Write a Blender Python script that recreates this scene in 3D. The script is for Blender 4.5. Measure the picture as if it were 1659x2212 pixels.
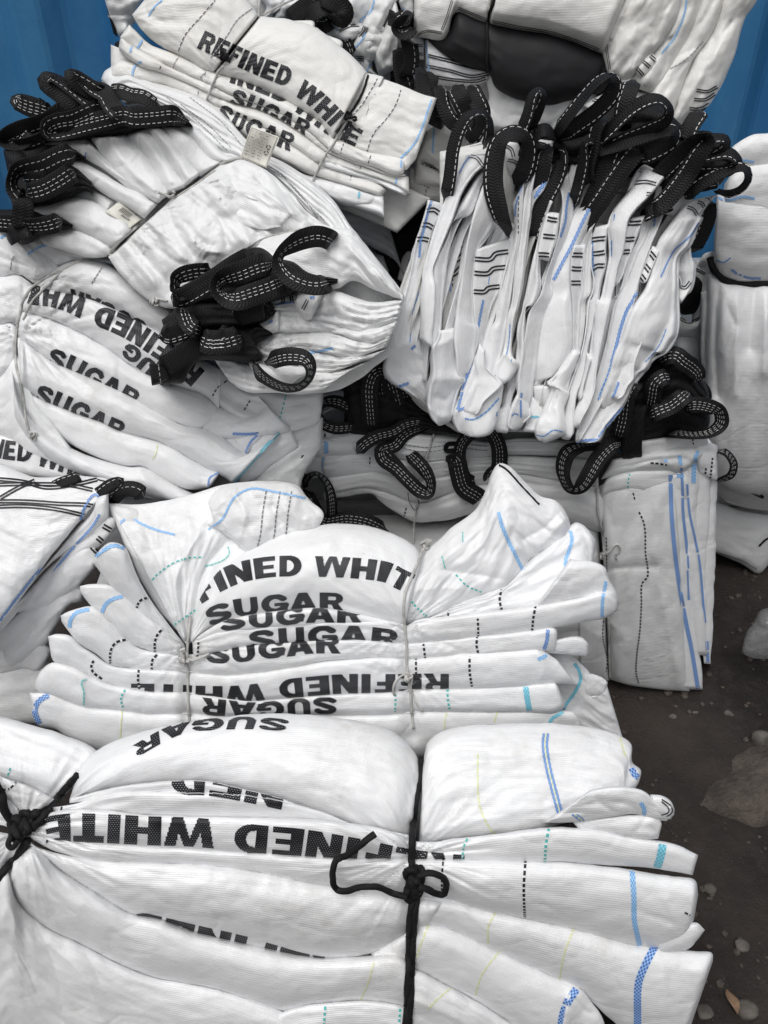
import bpy, math, random
import numpy as np
from mathutils import Vector
from mathutils.bvhtree import BVHTree

S = bpy.context.scene
for o in list(bpy.data.objects):
    bpy.data.objects.remove(o)

# ---------------------------------------------------------------- camera, light, exposure
PITCH = math.radians(38.0)
CAM = np.array([0.0, 0.0, 1.75])
VFOV = math.radians(62.0)
FOC = 1106.0 / math.tan(VFOV / 2)
cam_d = bpy.data.cameras.new('camera')
cam = bpy.data.objects.new('camera', cam_d)
S.collection.objects.link(cam)
cam.location = CAM
cam.rotation_euler = (math.pi / 2 - PITCH, 0, 0)
cam_d.sensor_fit = 'VERTICAL'
cam_d.angle = VFOV
cam_d.clip_start = 0.05
cam_d.clip_end = 500
S.camera = cam
S.render.resolution_x, S.render.resolution_y = 768, 1024

W = bpy.data.worlds.new('World')
S.world = W
W.use_nodes = True
nt = W.node_tree
bg = nt.nodes['Background']
sky = nt.nodes.new('ShaderNodeTexSky')
sky.sky_type = 'NISHITA'
sky.sun_disc = False
SUN_EL, SUN_ROT = math.radians(68), math.radians(215)
sky.sun_elevation = SUN_EL
sky.sun_rotation = SUN_ROT
sky.dust_density = 4.0
sky.air_density = 1.0
hs = nt.nodes.new('ShaderNodeHueSaturation')     # cloud cover takes the blue out of the sky
hs.inputs['Saturation'].default_value = 0.14
nt.links.new(sky.outputs[0], hs.inputs['Color'])
# overcast dome: about three times brighter overhead than at the horizon
tc = nt.nodes.new('ShaderNodeTexCoord'); sx = nt.nodes.new('ShaderNodeSeparateXYZ'); nt.links.new(tc.outputs['Generated'], sx.inputs[0])
mr = nt.nodes.new('ShaderNodeMapRange'); nt.links.new(sx.outputs[2], mr.inputs[0]); mr.inputs[1].default_value = 0; mr.inputs[2].default_value = 1; mr.inputs[3].default_value = .33; mr.inputs[4].default_value = 1.0
vm = nt.nodes.new('ShaderNodeVectorMath'); vm.operation = 'SCALE'; nt.links.new(hs.outputs[0], vm.inputs[0]); nt.links.new(mr.outputs[0], vm.inputs['Scale'])
nt.links.new(vm.outputs[0], bg.inputs[0])
bg.inputs[1].default_value = 0.15
sl = bpy.data.lights.new('sun', 'SUN')
sun = bpy.data.objects.new('sun', sl)
S.collection.objects.link(sun)
sl.energy = 1.25
sl.angle = math.radians(40)
sl.color = (1.0, 0.985, 0.96)
sd = Vector((math.sin(SUN_ROT) * math.cos(SUN_EL), math.cos(SUN_ROT) * math.cos(SUN_EL), math.sin(SUN_EL)))
sun.rotation_euler = sd.to_track_quat('Z', 'Y').to_euler()
sun.location = sd * 20
S.view_settings.view_transform = 'Standard'
S.view_settings.look = 'None'
S.view_settings.gamma = 1.0
S.view_settings.exposure = 0.0
S.view_settings.use_curve_mapping = False
S.cycles.max_bounces = 6
S.cycles.diffuse_bounces = 4

# ---------------------------------------------------------------- sight lines: a point on a surface from where it shows
CP, SP = math.cos(PITCH), math.sin(PITCH)
FR = {'D': (0, 0, 1), 'R1': (0, 0, .5), 'R2': (829.5, 0, .5), 'R3': (0, 553, .5), 'R4': (829.5, 553, .5),
      'R5': (0, 1106, .5), 'R6': (829.5, 1106, .5), 'R7': (0, 1659, .5), 'R8': (829.5, 1659, .5),
      'T1': (810, 270, .2604), 'T2': (1188, 270, .2604), 'T3': (810, 648, .2604), 'T4': (1188, 648, .2604),
      'U1': (0, 135, .2604), 'U2': (297, 486, .2604), 'U3': (594, 0, .2604), 'U4': (621, 756, .2604)}

def px(s):
    if not isinstance(s, str):
        return np.array([list(p) + [0] * (3 - len(p)) for p in s], float)
    out, f, fr0 = [], FR['D'], FR['D']
    for tok in s.replace(':', ': ').split():
        if tok.endswith(':'):
            fr0 = f; f = FR[tok[:-1]]
            continue
        v = [float(a) for a in tok.split(',')]
        if f in (FR['T3'], FR['T4']):      # overlapping tracings: the lower one takes over
            while len(out) > 1 and fr0 in (FR['T1'], FR['T2']) and out[-1][1] > f[1] + v[1] * f[2]: out.pop()
        out.append([f[0] + v[0] * f[2], f[1] + v[1] * f[2], v[2] / 100 if len(v) > 2 else 0.0])
    return np.array(out)

def dirs(x, y):
    a = (np.asarray(x, float) - 829.5) / FOC
    b = -(np.asarray(y, float) - 1106.0) / FOC
    return np.stack([a, CP + b * SP, -SP + b * CP], -1)

class Plane:
    """face through the sight line (ax, ay) at distance Y, leaning back from the vertical when tilt < 90, turned by yaw"""
    def __init__(s, ax, ay, Y, tilt, yaw=0):
        d = dirs(ax, ay)
        s.p = CAM + d * (Y / d[1])
        t, w = math.radians(tilt), math.radians(yaw)
        s.n = np.array([math.sin(w) * math.sin(t), -math.cos(w) * math.sin(t), math.cos(t)])
    def depth(s, x, y):
        d = dirs(x, y)
        return ((s.p - CAM) @ s.n) / np.minimum(d @ s.n, -0.06)

def world(x, y, s):
    return CAM + dirs(x, y) * np.asarray(s)[..., None]

def spline(P, n, closed=False):
    P = np.asarray(P, float)
    if len(P) == 2:
        t = np.linspace(0, 1, n)[:, None]
        return P[0] * (1 - t) + P[1] * t
    E = np.vstack([2 * P[0] - P[1], P, 2 * P[-1] - P[-2]])
    out = []
    for i in range(1, len(E) - 2):
        p0, p1, p2, p3 = E[i - 1:i + 3]
        k = [max(1e-3, np.linalg.norm((b - a)[:2])) ** .5 for a, b in ((p0, p1), (p1, p2), (p2, p3))]
        t = np.linspace(0, 1, 13)[:-1 if i < len(E) - 3 else None, None]
        t0, t1 = 0, k[0]
        t2, t3 = t1 + k[1], t1 + k[1] + k[2]
        tt = t1 + t * (t2 - t1)
        A1 = (t1 - tt) / t1 * p0 + tt / t1 * p1
        A2 = (t2 - tt) / (t2 - t1) * p1 + (tt - t1) / (t2 - t1) * p2
        A3 = (t3 - tt) / (t3 - t2) * p2 + (tt - t2) / (t3 - t2) * p3
        B1 = (t2 - tt) / t2 * A1 + tt / t2 * A2
        B2 = (t3 - tt) / (t3 - t1) * A2 + (tt - t1) / (t3 - t1) * A3
        out.append((t2 - tt) / (t2 - t1) * B1 + (tt - t1) / (t2 - t1) * B2)
    Q = np.vstack(out)
    L = np.r_[0, np.cumsum(np.linalg.norm(np.diff(Q[:, :2], axis=0), axis=1) + 1e-6)]
    t = np.linspace(0, L[-1], n)
    return np.stack([np.interp(t, L, Q[:, k]) for k in range(Q.shape[1])], 1)

def _h(ix, iy, seed):
    n = (ix.astype(np.int64) * 374761393 + iy.astype(np.int64) * 668265263 + seed * 1442695041) & 0x7fffffff
    n = ((n ^ (n >> 13)) * 1274126177) & 0x7fffffff
    return ((n ^ (n >> 16)) & 0xffff) / 65535.0

def vnoise(x, y, seed):
    ix, iy = np.floor(x), np.floor(y)
    fx, fy = x - ix, y - iy
    fx, fy = fx * fx * (3 - 2 * fx), fy * fy * (3 - 2 * fy)
    a, b = _h(ix, iy, seed), _h(ix + 1, iy, seed)
    c, d = _h(ix, iy + 1, seed), _h(ix + 1, iy + 1, seed)
    return (a * (1 - fx) + b * fx) * (1 - fy) + (c * (1 - fx) + d * fx) * fy - .5

def fbm(x, y, seed, oct=3):
    r, a = 0, 1
    for k in range(oct):
        r = r + a * vnoise(x, y, seed + 17 * k)
        x, y, a = x * 2.03 + 5.1, y * 2.03 + 1.7, a * .5
    return r

def facets(x, y, seed):
    """creased, faceted relief of stiff film: distance to the nearest of scattered planes"""
    wx, wy = x + .5 * fbm(x * .7, y * .7, seed + 3), y + .5 * fbm(x * .7 + 9, y * .7, seed + 4)
    best = np.full(np.shape(x), -9.0)
    ix, iy = np.floor(wx), np.floor(wy)
    for a in (-1, 0, 1):
        for b in (-1, 0, 1):
            cx, cy = ix + a + _h(ix + a, iy + b, seed), iy + b + _h(ix + a, iy + b, seed + 1)
            gx, gy = _h(ix + a, iy + b, seed + 2) - .5, _h(ix + a, iy + b, seed + 5) - .5
            v = -np.hypot(wx - cx, wy - cy) * .7 + gx * (wx - cx) + gy * (wy - cy)
            best = np.maximum(best, v)
    return best

# ---------------------------------------------------------------- materials
M = {}
def newmat(name):
    m = bpy.data.materials.new(name)
    m.use_nodes = True
    M[name] = m
    return m, m.node_tree, m.node_tree.nodes['Principled BSDF']

def N(nt, t, **kw):
    n = nt.nodes.new(t)
    for k, v in kw.items():
        if k in n.inputs.keys():
            n.inputs[k].default_value = v
        else:
            setattr(n, k, v)
    return n

def math_(nt, op, a, b=None, c=None):
    n = nt.nodes.new('ShaderNodeMath')
    n.operation = op
    for i, v in enumerate((a, b, c)):
        if v is None:
            continue
        if isinstance(v, (int, float)):
            n.inputs[i].default_value = v
        else:
            nt.links.new(v, n.inputs[i])
    return n.outputs[0]

def mix(nt, f, a, b):
    n = nt.nodes.new('ShaderNodeMix')
    n.data_type = 'RGBA'
    for i, v in ((0, f), (6, a), (7, b)):
        if isinstance(v, (int, float)):
            n.inputs[i].default_value = v
        elif isinstance(v, tuple):
            n.inputs[i].default_value = (*v, 1)
        else:
            nt.links.new(v, n.inputs[i])
    return n.outputs[2]

def ramp(nt, f, lo, hi):
    n = nt.nodes.new('ShaderNodeMapRange')
    n.inputs[1].default_value, n.inputs[2].default_value = lo, hi
    nt.links.new(f, n.inputs[0])
    return n.outputs[0]

def uvxy(nt):
    uv = nt.nodes.new('ShaderNodeUVMap')
    s = nt.nodes.new('ShaderNodeSeparateXYZ')
    nt.links.new(uv.outputs[0], s.inputs[0])
    return uv.outputs[0], s.outputs[0], s.outputs[1]

def noise(nt, vec, scale, detail=3, rough=.55):
    n = N(nt, 'ShaderNodeTexNoise')
    n.inputs['Scale'].default_value = scale
    n.inputs['Detail'].default_value = detail
    n.inputs['Roughness'].default_value = rough
    nt.links.new(vec, n.inputs['Vector'])
    return n.outputs['Fac']

def bump(nt, bs, h, strength, dist):
    b = N(nt, 'ShaderNodeBump')
    b.inputs['Strength'].default_value = strength
    b.inputs['Distance'].default_value = dist
    nt.links.new(h, b.inputs['Height'])
    nt.links.new(b.outputs[0], bs.inputs['Normal'])

def fabric(name, col, dirt, amt, rough=.38, crinkle=0.0, spec=.45, crease=1.0):
    m, nt, bs = newmat(name)
    uv, u, v = uvxy(nt)
    geo = nt.nodes.new('ShaderNodeTexCoord').outputs['Object']
    n1 = noise(nt, geo, 5.0, 5, .6)
    n2 = noise(nt, geo, 38.0, 4, .7)
    f = math_(nt, 'MULTIPLY', ramp(nt, n1, .48, .78), ramp(nt, n2, .35, .7))
    f = math_(nt, 'MULTIPLY', f, amt)
    spots = ramp(nt, noise(nt, geo, 120.0, 2, .5), .74, .80)
    f = math_(nt, 'MAXIMUM', f, math_(nt, 'MULTIPLY', spots, amt * .8))
    # tape weave: warp bands of slightly different whiteness
    tapes = noise(nt, uv, 1.0, 0)
    mp = N(nt, 'ShaderNodeMapping')
    mp.inputs['Scale'].default_value = (6, 420, 1)
    nt.links.new(uv, mp.inputs[0])
    tap = noise(nt, mp.outputs[0], 1.0, 1, .5)
    base = mix(nt, ramp(nt, tap, .3, .7), tuple(c * .965 for c in col), tuple(min(1, c * 1.02) for c in col))
    nt.links.new(mix(nt, f, base, dirt), bs.inputs['Base Color'])
    bs.inputs['Roughness'].default_value = rough
    bs.inputs['Specular IOR Level'].default_value = spec
    w1 = math_(nt, 'SINE', math_(nt, 'MULTIPLY', v, 2 * math.pi / .0034))
    w2 = math_(nt, 'SINE', math_(nt, 'MULTIPLY', u, 2 * math.pi / .0042))
    h = math_(nt, 'ADD', math_(nt, 'MULTIPLY', w1, .00012), math_(nt, 'MULTIPLY', w2, .00003))
    h = math_(nt, 'ADD', h, math_(nt, 'MULTIPLY', noise(nt, geo, 55.0, 3, .5), .0014 + crinkle * .4))
    h = math_(nt, 'ADD', h, math_(nt, 'MULTIPLY', noise(nt, geo, 14.0, 2, .5), .003 + crinkle))
    for sc_, am in ((3.2, .0009), (7.5, .0006)):     # sharp set-in crease lines
        r_ = math_(nt, 'ABSOLUTE', math_(nt, 'SUBTRACT', noise(nt, geo, sc_, 1.5, .5), .5))
        h = math_(nt, 'ADD', h, math_(nt, 'MULTIPLY', math_(nt, 'MINIMUM', math_(nt, 'DIVIDE', r_, .05), 1.0), am * crease))
    bump(nt, bs, h, .9, 1.0)
    return m

fabric('white', (.81, .815, .825), (.40, .37, .32), .55)
fabric('cream', (.79, .785, .76), (.50, .46, .36), .45)
fabric('grey_white', (.74, .745, .745), (.30, .29, .265), .6, crease=1.0)
fabric('film', (.76, .765, .77), (.42, .40, .35), .5, rough=.34, crinkle=0, spec=.5, crease=2.5)
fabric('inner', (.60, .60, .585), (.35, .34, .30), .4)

def dashmat(name, col, period, duty, back=(.80, .80, .80)):
    m, nt, bs = newmat(name)
    uv, u, v = uvxy(nt)
    fr = math_(nt, 'FRACT', math_(nt, 'DIVIDE', u, period))
    f = math_(nt, 'LESS_THAN', fr, duty)
    nt.links.new(mix(nt, f, back, col), bs.inputs['Base Color'])
    bs.inputs['Roughness'].default_value = .55
dashmat('dash_black', (.012, .012, .016), .0105, .68)
dashmat('dash_teal', (.10, .50, .47), .010, .6)
dashmat('line_teal', (.22, .58, .56), .010, .9)
dashmat('line_yellow', (.72, .74, .42), .012, .85)
dashmat('line_grey', (.20, .20, .21), .009, .8)
dashmat('line_black', (.006, .006, .008), 1.0, 1.1)
dashmat('line_blue', (.13, .30, .62), .010, .92)

def checkmat(name, blue, light, period, cols):
    m, nt, bs = newmat(name)
    uv, u, v = uvxy(nt)
    a = math_(nt, 'FLOOR', math_(nt, 'DIVIDE', u, period))
    b = math_(nt, 'FLOOR', math_(nt, 'MULTIPLY', v, cols))
    par = math_(nt, 'FLOORED_MODULO', math_(nt, 'ADD', a, b), 2)
    nt.links.new(mix(nt, par, light, blue), bs.inputs['Base Color'])
    bs.inputs['Roughness'].default_value = .5
checkmat('check_blue', (.035, .14, .46), (.36, .52, .80), .0042, 4)
checkmat('check_sky', (.12, .38, .78), (.46, .66, .88), .0042, 4)
checkmat('check_teal', (.10, .45, .50), (.30, .62, .85), .0042, 4)

def webbing(name, c):
    m, nt, bs = newmat(name)
    uv, u, v = uvxy(nt)
    z = math_(nt, 'ABSOLUTE', math_(nt, 'SUBTRACT', math_(nt, 'FRACT', math_(nt, 'MULTIPLY', v, 70)), .5))
    w = math_(nt, 'SINE', math_(nt, 'MULTIPLY', math_(nt, 'ADD', u, math_(nt, 'MULTIPLY', z, .008)), 2 * math.pi / .0052))
    base = mix(nt, ramp(nt, w, -1, 1), tuple(a * .6 for a in c), tuple(a * 1.35 for a in c))
    nt.links.new(base, bs.inputs['Base Color'])
    bs.inputs['Roughness'].default_value = .62
    bs.inputs['Specular IOR Level'].default_value = .25
    bump(nt, bs, math_(nt, 'MULTIPLY', w, .0004), .8, 1.0)
webbing('webbing', (.0085, .0085, .0095))

def plain(name, col, rough=.6, spec=.4, nsc=60, namt=.3, bmp=.0005):
    m, nt, bs = newmat(name)
    geo = nt.nodes.new('ShaderNodeTexCoord').outputs['Object']
    n = noise(nt, geo, nsc, 4, .6)
    nt.links.new(mix(nt, ramp(nt, n, .3, .7), tuple(c * (1 - namt) for c in col), tuple(min(1, c * (1 + namt)) for c in col)), bs.inputs['Base Color'])
    bs.inputs['Roughness'].default_value = rough
    bs.inputs['Specular IOR Level'].default_value = spec
    bump(nt, bs, math_(nt, 'MULTIPLY', n, bmp * 4), .7, 1.0)
    return m
plain('stitch_white', (.78, .78, .76), .7)
plain('rope_black', (.010, .010, .011), .75, .25)
plain('twine', (.46, .455, .44), .8, .2)
plain('black_film', (.019, .019, .021), .58, .22, 9, .15, .0006)
plain('label_paper', (.70, .69, .62), .5, .3, 40, .06)
plain('label_ink', (.10, .10, .11), .6)
plain('stone', (.105, .094, .084), .9, .2, 30, .4, .002)
plain('rust', (.20, .07, .03), .9)

def printmat():
    m, nt, bs = newmat('print_black')
    uv, u, v = uvxy(nt)
    # ink on woven tape: bare specks show where tapes cross
    a = math_(nt, 'DIVIDE', u, .0042)
    b = math_(nt, 'DIVIDE', v, .0030)
    fa = math_(nt, 'FRACT', math_(nt, 'ADD', a, math_(nt, 'MULTIPLY', math_(nt, 'FLOORED_MODULO', math_(nt, 'FLOOR', b), 2), .5)))
    fb = math_(nt, 'FRACT', b)
    s = math_(nt, 'MULTIPLY', math_(nt, 'LESS_THAN', fa, .40), math_(nt, 'LESS_THAN', fb, .32))
    geo = nt.nodes.new('ShaderNodeTexCoord').outputs['Object']
    s = math_(nt, 'MULTIPLY', s, ramp(nt, noise(nt, geo, 16, 3), .30, .56))
    s = math_(nt, 'MULTIPLY', s, .85)
    nt.links.new(mix(nt, s, (.012, .012, .014), (.40, .41, .44)), bs.inputs['Base Color'])
    bs.inputs['Roughness'].default_value = .5; bs.inputs['Specular IOR Level'].default_value = .2
printmat()

# ---------------------------------------------------------------- mesh helpers
def link(name, V, F, mat, parent=None, uv=None, smooth=True):
    me = bpy.data.meshes.new(name)
    V = np.asarray(V, float).reshape(-1, 3)
    me.from_pydata(V.tolist(), [], F.tolist() if hasattr(F, 'tolist') else F)
    if uv is not None:
        l = me.uv_layers.new(name='UVMap')
        idx = np.empty(len(me.loops), dtype=np.int32)
        me.loops.foreach_get('vertex_index', idx)
        l.data.foreach_set('uv', np.asarray(uv, np.float32)[idx].ravel())
    if smooth:
        me.polygons.foreach_set('use_smooth', [True] * len(me.polygons))
    me.materials.append(M[mat] if isinstance(mat, str) else mat)
    o = bpy.data.objects.new(name, me)
    S.collection.objects.link(o)
    if parent is not None:
        o.parent = parent
        o.matrix_parent_inverse = parent.matrix_world.inverted()
    return o

def gridfaces(nr, nc, off=0):
    r, c = np.meshgrid(np.arange(nr - 1), np.arange(nc - 1), indexing='ij')
    a = (r * nc + c).ravel() + off
    return np.stack([a, a + nc, a + nc + 1, a + 1], 1)

def segdist(X, Y, P):
    d = np.full(X.shape, 1e9)
    for a, b in zip(P[:-1], P[1:]):
        v = b - a
        L = v @ v + 1e-9
        t = np.clip(((X - a[0]) * v[0] + (Y - a[1]) * v[1]) / L, 0, 1)
        d = np.minimum(d, np.hypot(X - a[0] - t * v[0], Y - a[1] - t * v[1]))
    return d

SEED = [11]
class Bundle:
    def __init__(s, name, label, cat, plane, group=None, mat='white'):
        s.plane, s.mat, s.folds, s.ties, s.dn, s.es, s.bs_, s.hem = plane, mat, [], [], None, 1.0, 1.0, 0
        e = bpy.data.objects.new(name, None)
        S.collection.objects.link(e)
        e.location = (plane.p[0], plane.p[1] + .15, 0)
        e.empty_display_size = .1
        e['label'], e['category'] = label, cat
        if group: e['group'] = group
        s.root = e
        bpy.context.view_layer.update()

    def fold(s, T, B, b=3.0, d=0.0, back=14, n=2.6, m=.55, sk=1.0, e=(40, 40), wr=.35, wl=(130, 26), cr=(), pin=(),
             fac=0, fs=60, rip=0, ripn=6, mat=None, plane=None, name='folded_bag', step=5.0, jit=1.2, seed=None, lab=None, kind=None, grow=3.0, cz=1.0, fa=None, gcap=.12, lean=0.0, lip=0.0, lipw=.07):
        """one fold of cloth: upper edge T, lower edge B; b = swell, d = distance it stands out from the face (cm)"""
        SEED[0] += 7
        seed = seed or SEED[0]
        pl = plane or s.plane
        T, B = px(T), px(B)
        e = (e[0] * s.es, e[1] * s.es); b = b * s.bs_
        if s.dn and n == 2.6: n, m = s.dn
        LT = np.linalg.norm(np.diff(T[:, :2], axis=0), axis=1).sum()
        LB = np.linalg.norm(np.diff(B[:, :2], axis=0), axis=1).sum()
        L = max(LT, LB)
        nu = int(np.clip(L / step, 10, 340))
        T, B = spline(T, nu), spline(B, nu)
        B0_, T0_ = B.copy(), T.copy()
        H = np.linalg.norm((B - T)[:, :2], axis=1)
        gr = (B - T)[:, :2] / (H[:, None] + 1e-6) * np.minimum(grow, gcap * H)[:, None]
        T[:, :2] -= gr; B[:, :2] += gr; H = H + 2 * np.minimum(grow, gcap * H)
        nv = int(np.clip(H.max() / step * 1.3, 12, 120))
        uu = np.linspace(0, L, nu)
        for C, k in ((T, 0), (B, 50)):
            C[:, 1] += jit * 1.6 * fbm(uu / 30., uu * 0 + k, seed, 2)
            C[:, 0] += jit * 1.6 * fbm(uu / 30., uu * 0 + k + 9, seed, 2)
        v = (1 - np.cos(np.linspace(0, math.pi, nv))) / 2
        v = (.55 * v + .45 * np.linspace(0, 1, nv))
        V = v[:, None]
        X = T[None, :, 0] * (1 - V) + B[None, :, 0] * V
        Y = T[None, :, 1] * (1 - V) + B[None, :, 1] * V
        Dp = T[None, :, 2] * (1 - V) + B[None, :, 2] * V
        prof = (1 - np.abs(2 * V ** sk - 1) ** n) ** m
        ue = 1 - (1 - np.clip(uu / max(e[0], 1e-3), 0, 1)) ** 2.5 if e[0] else np.ones(nu)
        ue2 = 1 - (1 - np.clip((L - uu) / max(e[1], 1e-3), 0, 1)) ** 2.5 if e[1] else np.ones(nu)
        ue = np.sqrt(np.clip(ue, 0, 1) * np.clip(ue2, 0, 1))[None, :]
        hh = np.clip(H / max(np.median(H), 1), .15, 1.6)[None, :] ** .6
        off = d / 100 + Dp + b / 100 * prof * ue * hh + lean / 100 * (2 * V - 1) * ue
        for (cx, w, amt) in pin:      # pinched where a tie crosses
            dd = segdist(X, Y, px(cx)[:, :2])
            off = off - amt / 100 * np.exp(-(dd / w) ** 2)
        if lip:      # the doubled edge of a folded sheet stands proud
            vc = 1 - lipw if lip > 0 else lipw
            off = off + abs(lip) / 100 * np.exp(-((V - vc) / (lipw * .75)) ** 2) * ue
        U2, V2 = np.broadcast_to(uu[None, :], X.shape), V * H[None, :]
        edge = np.minimum(1, prof * 1.3)
        if wr:
            off = off + edge * wr / 100 * 1.6 * fbm(U2 / wl[0], V2 / wl[1], seed, 4)
            off = off + edge * wr / 100 * .8 * fbm(U2 / wl[0] * 2.2 + V2 / 60, V2 / wl[1] * .6 - U2 / 150, seed + 5, 3)
            # stiff woven sheet: soft folds break into flat facets with sharp lines between
            off = off + edge * wr * cz / 100 * 1.15 * facets(U2 / (wl[0] * .62), V2 / (wl[1] * 1.25), seed + 31)
        if fac:
            XX, YY = X / fs, Y / fs
            if fa is not None:
                c_, s_ = math.cos(math.radians(fa)), math.sin(math.radians(fa))
                XX, YY = (X * c_ + Y * s_) / (fs * 2.6), (-X * s_ + Y * c_) / (fs * .75)
            off = off + edge * fac / 100 * facets(XX, YY, seed) + edge * fac / 250 * facets(XX * 2.3 + YY * .5, YY * 2.3, seed + 9)
        for (tx, ty, R_, amp) in s.ties:      # the cloth gathers into fans of creases where a cord bites
            dx, dy = X - tx, Y - ty
            rr = np.hypot(dx, dy * 1.3) + 4
            th = np.arctan2(dy * 1.3, dx)
            k_ = vnoise(th * 7 + 20, rr / 190, seed % 7 + 3) + .6 * vnoise(th * 15 + 20, rr / 120, seed % 5 + 9)
            off = off + edge * amp / 100 * (1 - np.abs(k_) * 4) * np.exp(-rr / R_) * np.clip(rr / 30, 0, 1)
        if rip:
            q = V * ripn + .35 * fbm(U2 / 160, V * 2, seed, 2)
            off = off + rip / 100 * (np.abs(np.sin(math.pi * q)) ** .5 - .6) * edge
        for (P, amp, w) in cr:        # traced creases: amp > 0 ridge, < 0 valley
            dd = segdist(X, Y, spline(px(P)[:, :2], 30))
            off = off + edge * amp / 100 * np.exp(-np.abs(dd) / w)
        sdep = pl.depth(X, Y)
        n_ = np.linalg.norm(dirs(X, Y), axis=-1)
        S0 = sdep - off / n_
        G = world(X, Y, S0)
        bk = back / 100
        # skirt: the cloth turns away from the viewer on all four sides and is closed behind
        nr, nc = nv + 2, nu + 2
        Xp = np.pad(X, 1, mode='edge'); Yp = np.pad(Y, 1, mode='edge'); Sp = np.pad(S0, 1, mode='edge')
        mask = np.zeros((nr, nc), bool); mask[0] = mask[-1] = True; mask[:, 0] = mask[:, -1] = True
        Sp = np.where(mask, Sp + bk, Sp)
        G = world(Xp, Yp, Sp)
        F = gridfaces(nr, nc)
        base = nr * nc
        i = np.arange(nc - 1)
        cap = np.stack([i, i + 1, (nr - 1) * nc + i + 1, (nr - 1) * nc + i], 1)
        F = np.vstack([F, cap])
        # metres for the weave
        sc = float(np.median(S0)) / FOC
        UV = np.stack([np.pad(U2, 1, mode='edge') * sc, np.pad(np.broadcast_to(V2, X.shape), 1, mode='edge') * sc], -1).reshape(-1, 2)
        o = link(name, G.reshape(-1, 3), F, mat or s.mat, s.root, UV)
        if lab: o['label'] = lab
        if kind: o['kind'] = kind
        vis = gridfaces(nv, nu)
        o_ = dict(o=o, bvh=BVHTree.FromPolygons(world(X, Y, S0).reshape(-1, 3).tolist(), vis.tolist()), pl=pl)
        s.folds.append(o_)
        if s.hem and name == 'folded_bag' and np.median(H) > 12 and not rip and back != 13:
            # the second thickness of the same sheet shows as a thin edge under the fold
            rn = random.Random(seed)
            for side in ((1, -1) if s.hem > 1 else (1,)):
                E0 = (B0_ if side > 0 else T0_)
                D0 = (B0_ - T0_)[:, :2]; D0 = D0 / (np.linalg.norm(D0, axis=1)[:, None] + 1e-6) * side
                k0, k1 = sorted((rn.uniform(0, .25), rn.uniform(.7, 1)))
                i0, i1 = int(k0 * (nu - 1)), max(int(k1 * (nu - 1)), int(k0 * (nu - 1)) + 5)
                q = np.linspace(0, 1, i1 - i0 + 1)
                wd = (rn.uniform(2.5, 6) + 2.0 * fbm(q * 3, q * 0, seed + 3, 2)) * np.clip(np.minimum(q, 1 - q) * 7, .15, 1)
                a_, b_ = E0[i0:i1 + 1].copy(), E0[i0:i1 + 1].copy()
                a_[:, :2] -= D0[i0:i1 + 1] * 2.5; b_[:, :2] += D0[i0:i1 + 1] * wd[:, None]
                st_ = max(1, len(a_) // 14)
                s.fold([tuple(v_) for v_ in a_[::st_]], [tuple(v_) for v_ in b_[::st_]], b=.8 / max(s.bs_, .1), d=d - .15, back=13, n=2.2, m=.5, e=(8, 8), wr=.05, mat=mat, plane=plane, step=6, jit=.3, grow=0)
                s.folds[-1]['hem'] = True
        return o_

    def hit(s, x, y, folds):
        d = dirs(x, y)
        L = np.linalg.norm(d)
        best = None
        dv = Vector(d / L); c = Vector(CAM)
        for k, f in enumerate(folds):
            h = f['bvh'].ray_cast(c, dv)
            if h[0] is not None and (best is None or h[3] < best[0]):
                best = (h[3], k)
        return (best[0] / L, best[1]) if best else None

    def strip(s, P, w, mat, folds=None, name='stripe', lift=.13, step=3.5, n=2, double=0):
        """a band woven or sewn into the cloth, following its surface; w in sight pixels; double = gap for a second band"""
        folds = folds or s.folds
        if isinstance(folds, dict): folds = [folds]
        P = px(P)[:, :2]
        L = np.linalg.norm(np.diff(P, axis=0), axis=1).sum()
        Q = spline(P, max(4, int(L / step)))
        tan = np.gradient(Q, axis=0)
        tan /= np.linalg.norm(tan, axis=1)[:, None] + 1e-9
        per = np.stack([-tan[:, 1], tan[:, 0]], 1)
        runs, seg = {}, 0
        for sft in ((-double / 2, double / 2) if double else (0,)):
            C = Q + per * sft
            prev, row, acc = None, None, 0.0; seg += 1
            for i in range(len(C)):
                h = s.hit(C[i, 0], C[i, 1], folds)
                if h is None:
                    prev = None; seg += 1; continue
                if prev is not None and (prev[0] != h[1] or abs(h[0] - prev[3]) >= .03): seg += 1
                f = folds[h[1]]
                pts, ok = [], True
                for j in range(n + 1):
                    q = C[i] + per[i] * w * (j / n - .5)
                    hh = s.hit(q[0], q[1], [f])
                    t = hh[0] if hh and abs(hh[0] - h[0]) < .02 else h[0]
                    pts.append(world(q[0], q[1], np.array(t - lift / 100)))
                V_, F_, U_ = runs.setdefault((h[1], seg), ([], [], []))
                k = len(V_)
                if prev is not None and prev[0] == h[1]:
                    acc += float(np.linalg.norm(pts[n // 2] - prev[2]))
                    if abs(h[0] - prev[3]) < .03:
                        for j in range(n):
                            a = prev[1] + j
                            F_.append((a, a + 1, k + j + 1, k + j))
                V_.extend(pts)
                U_.extend([(acc, j / n) for j in range(n + 1)])
                prev = (h[1], k, pts[n // 2], h[0])
        out = []
        for (k, _), (V_, F_, U_) in runs.items():
            if len(F_) > n:
                out.append(link(name, V_, F_, mat, folds[k]['o'], U_))
        return out

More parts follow.
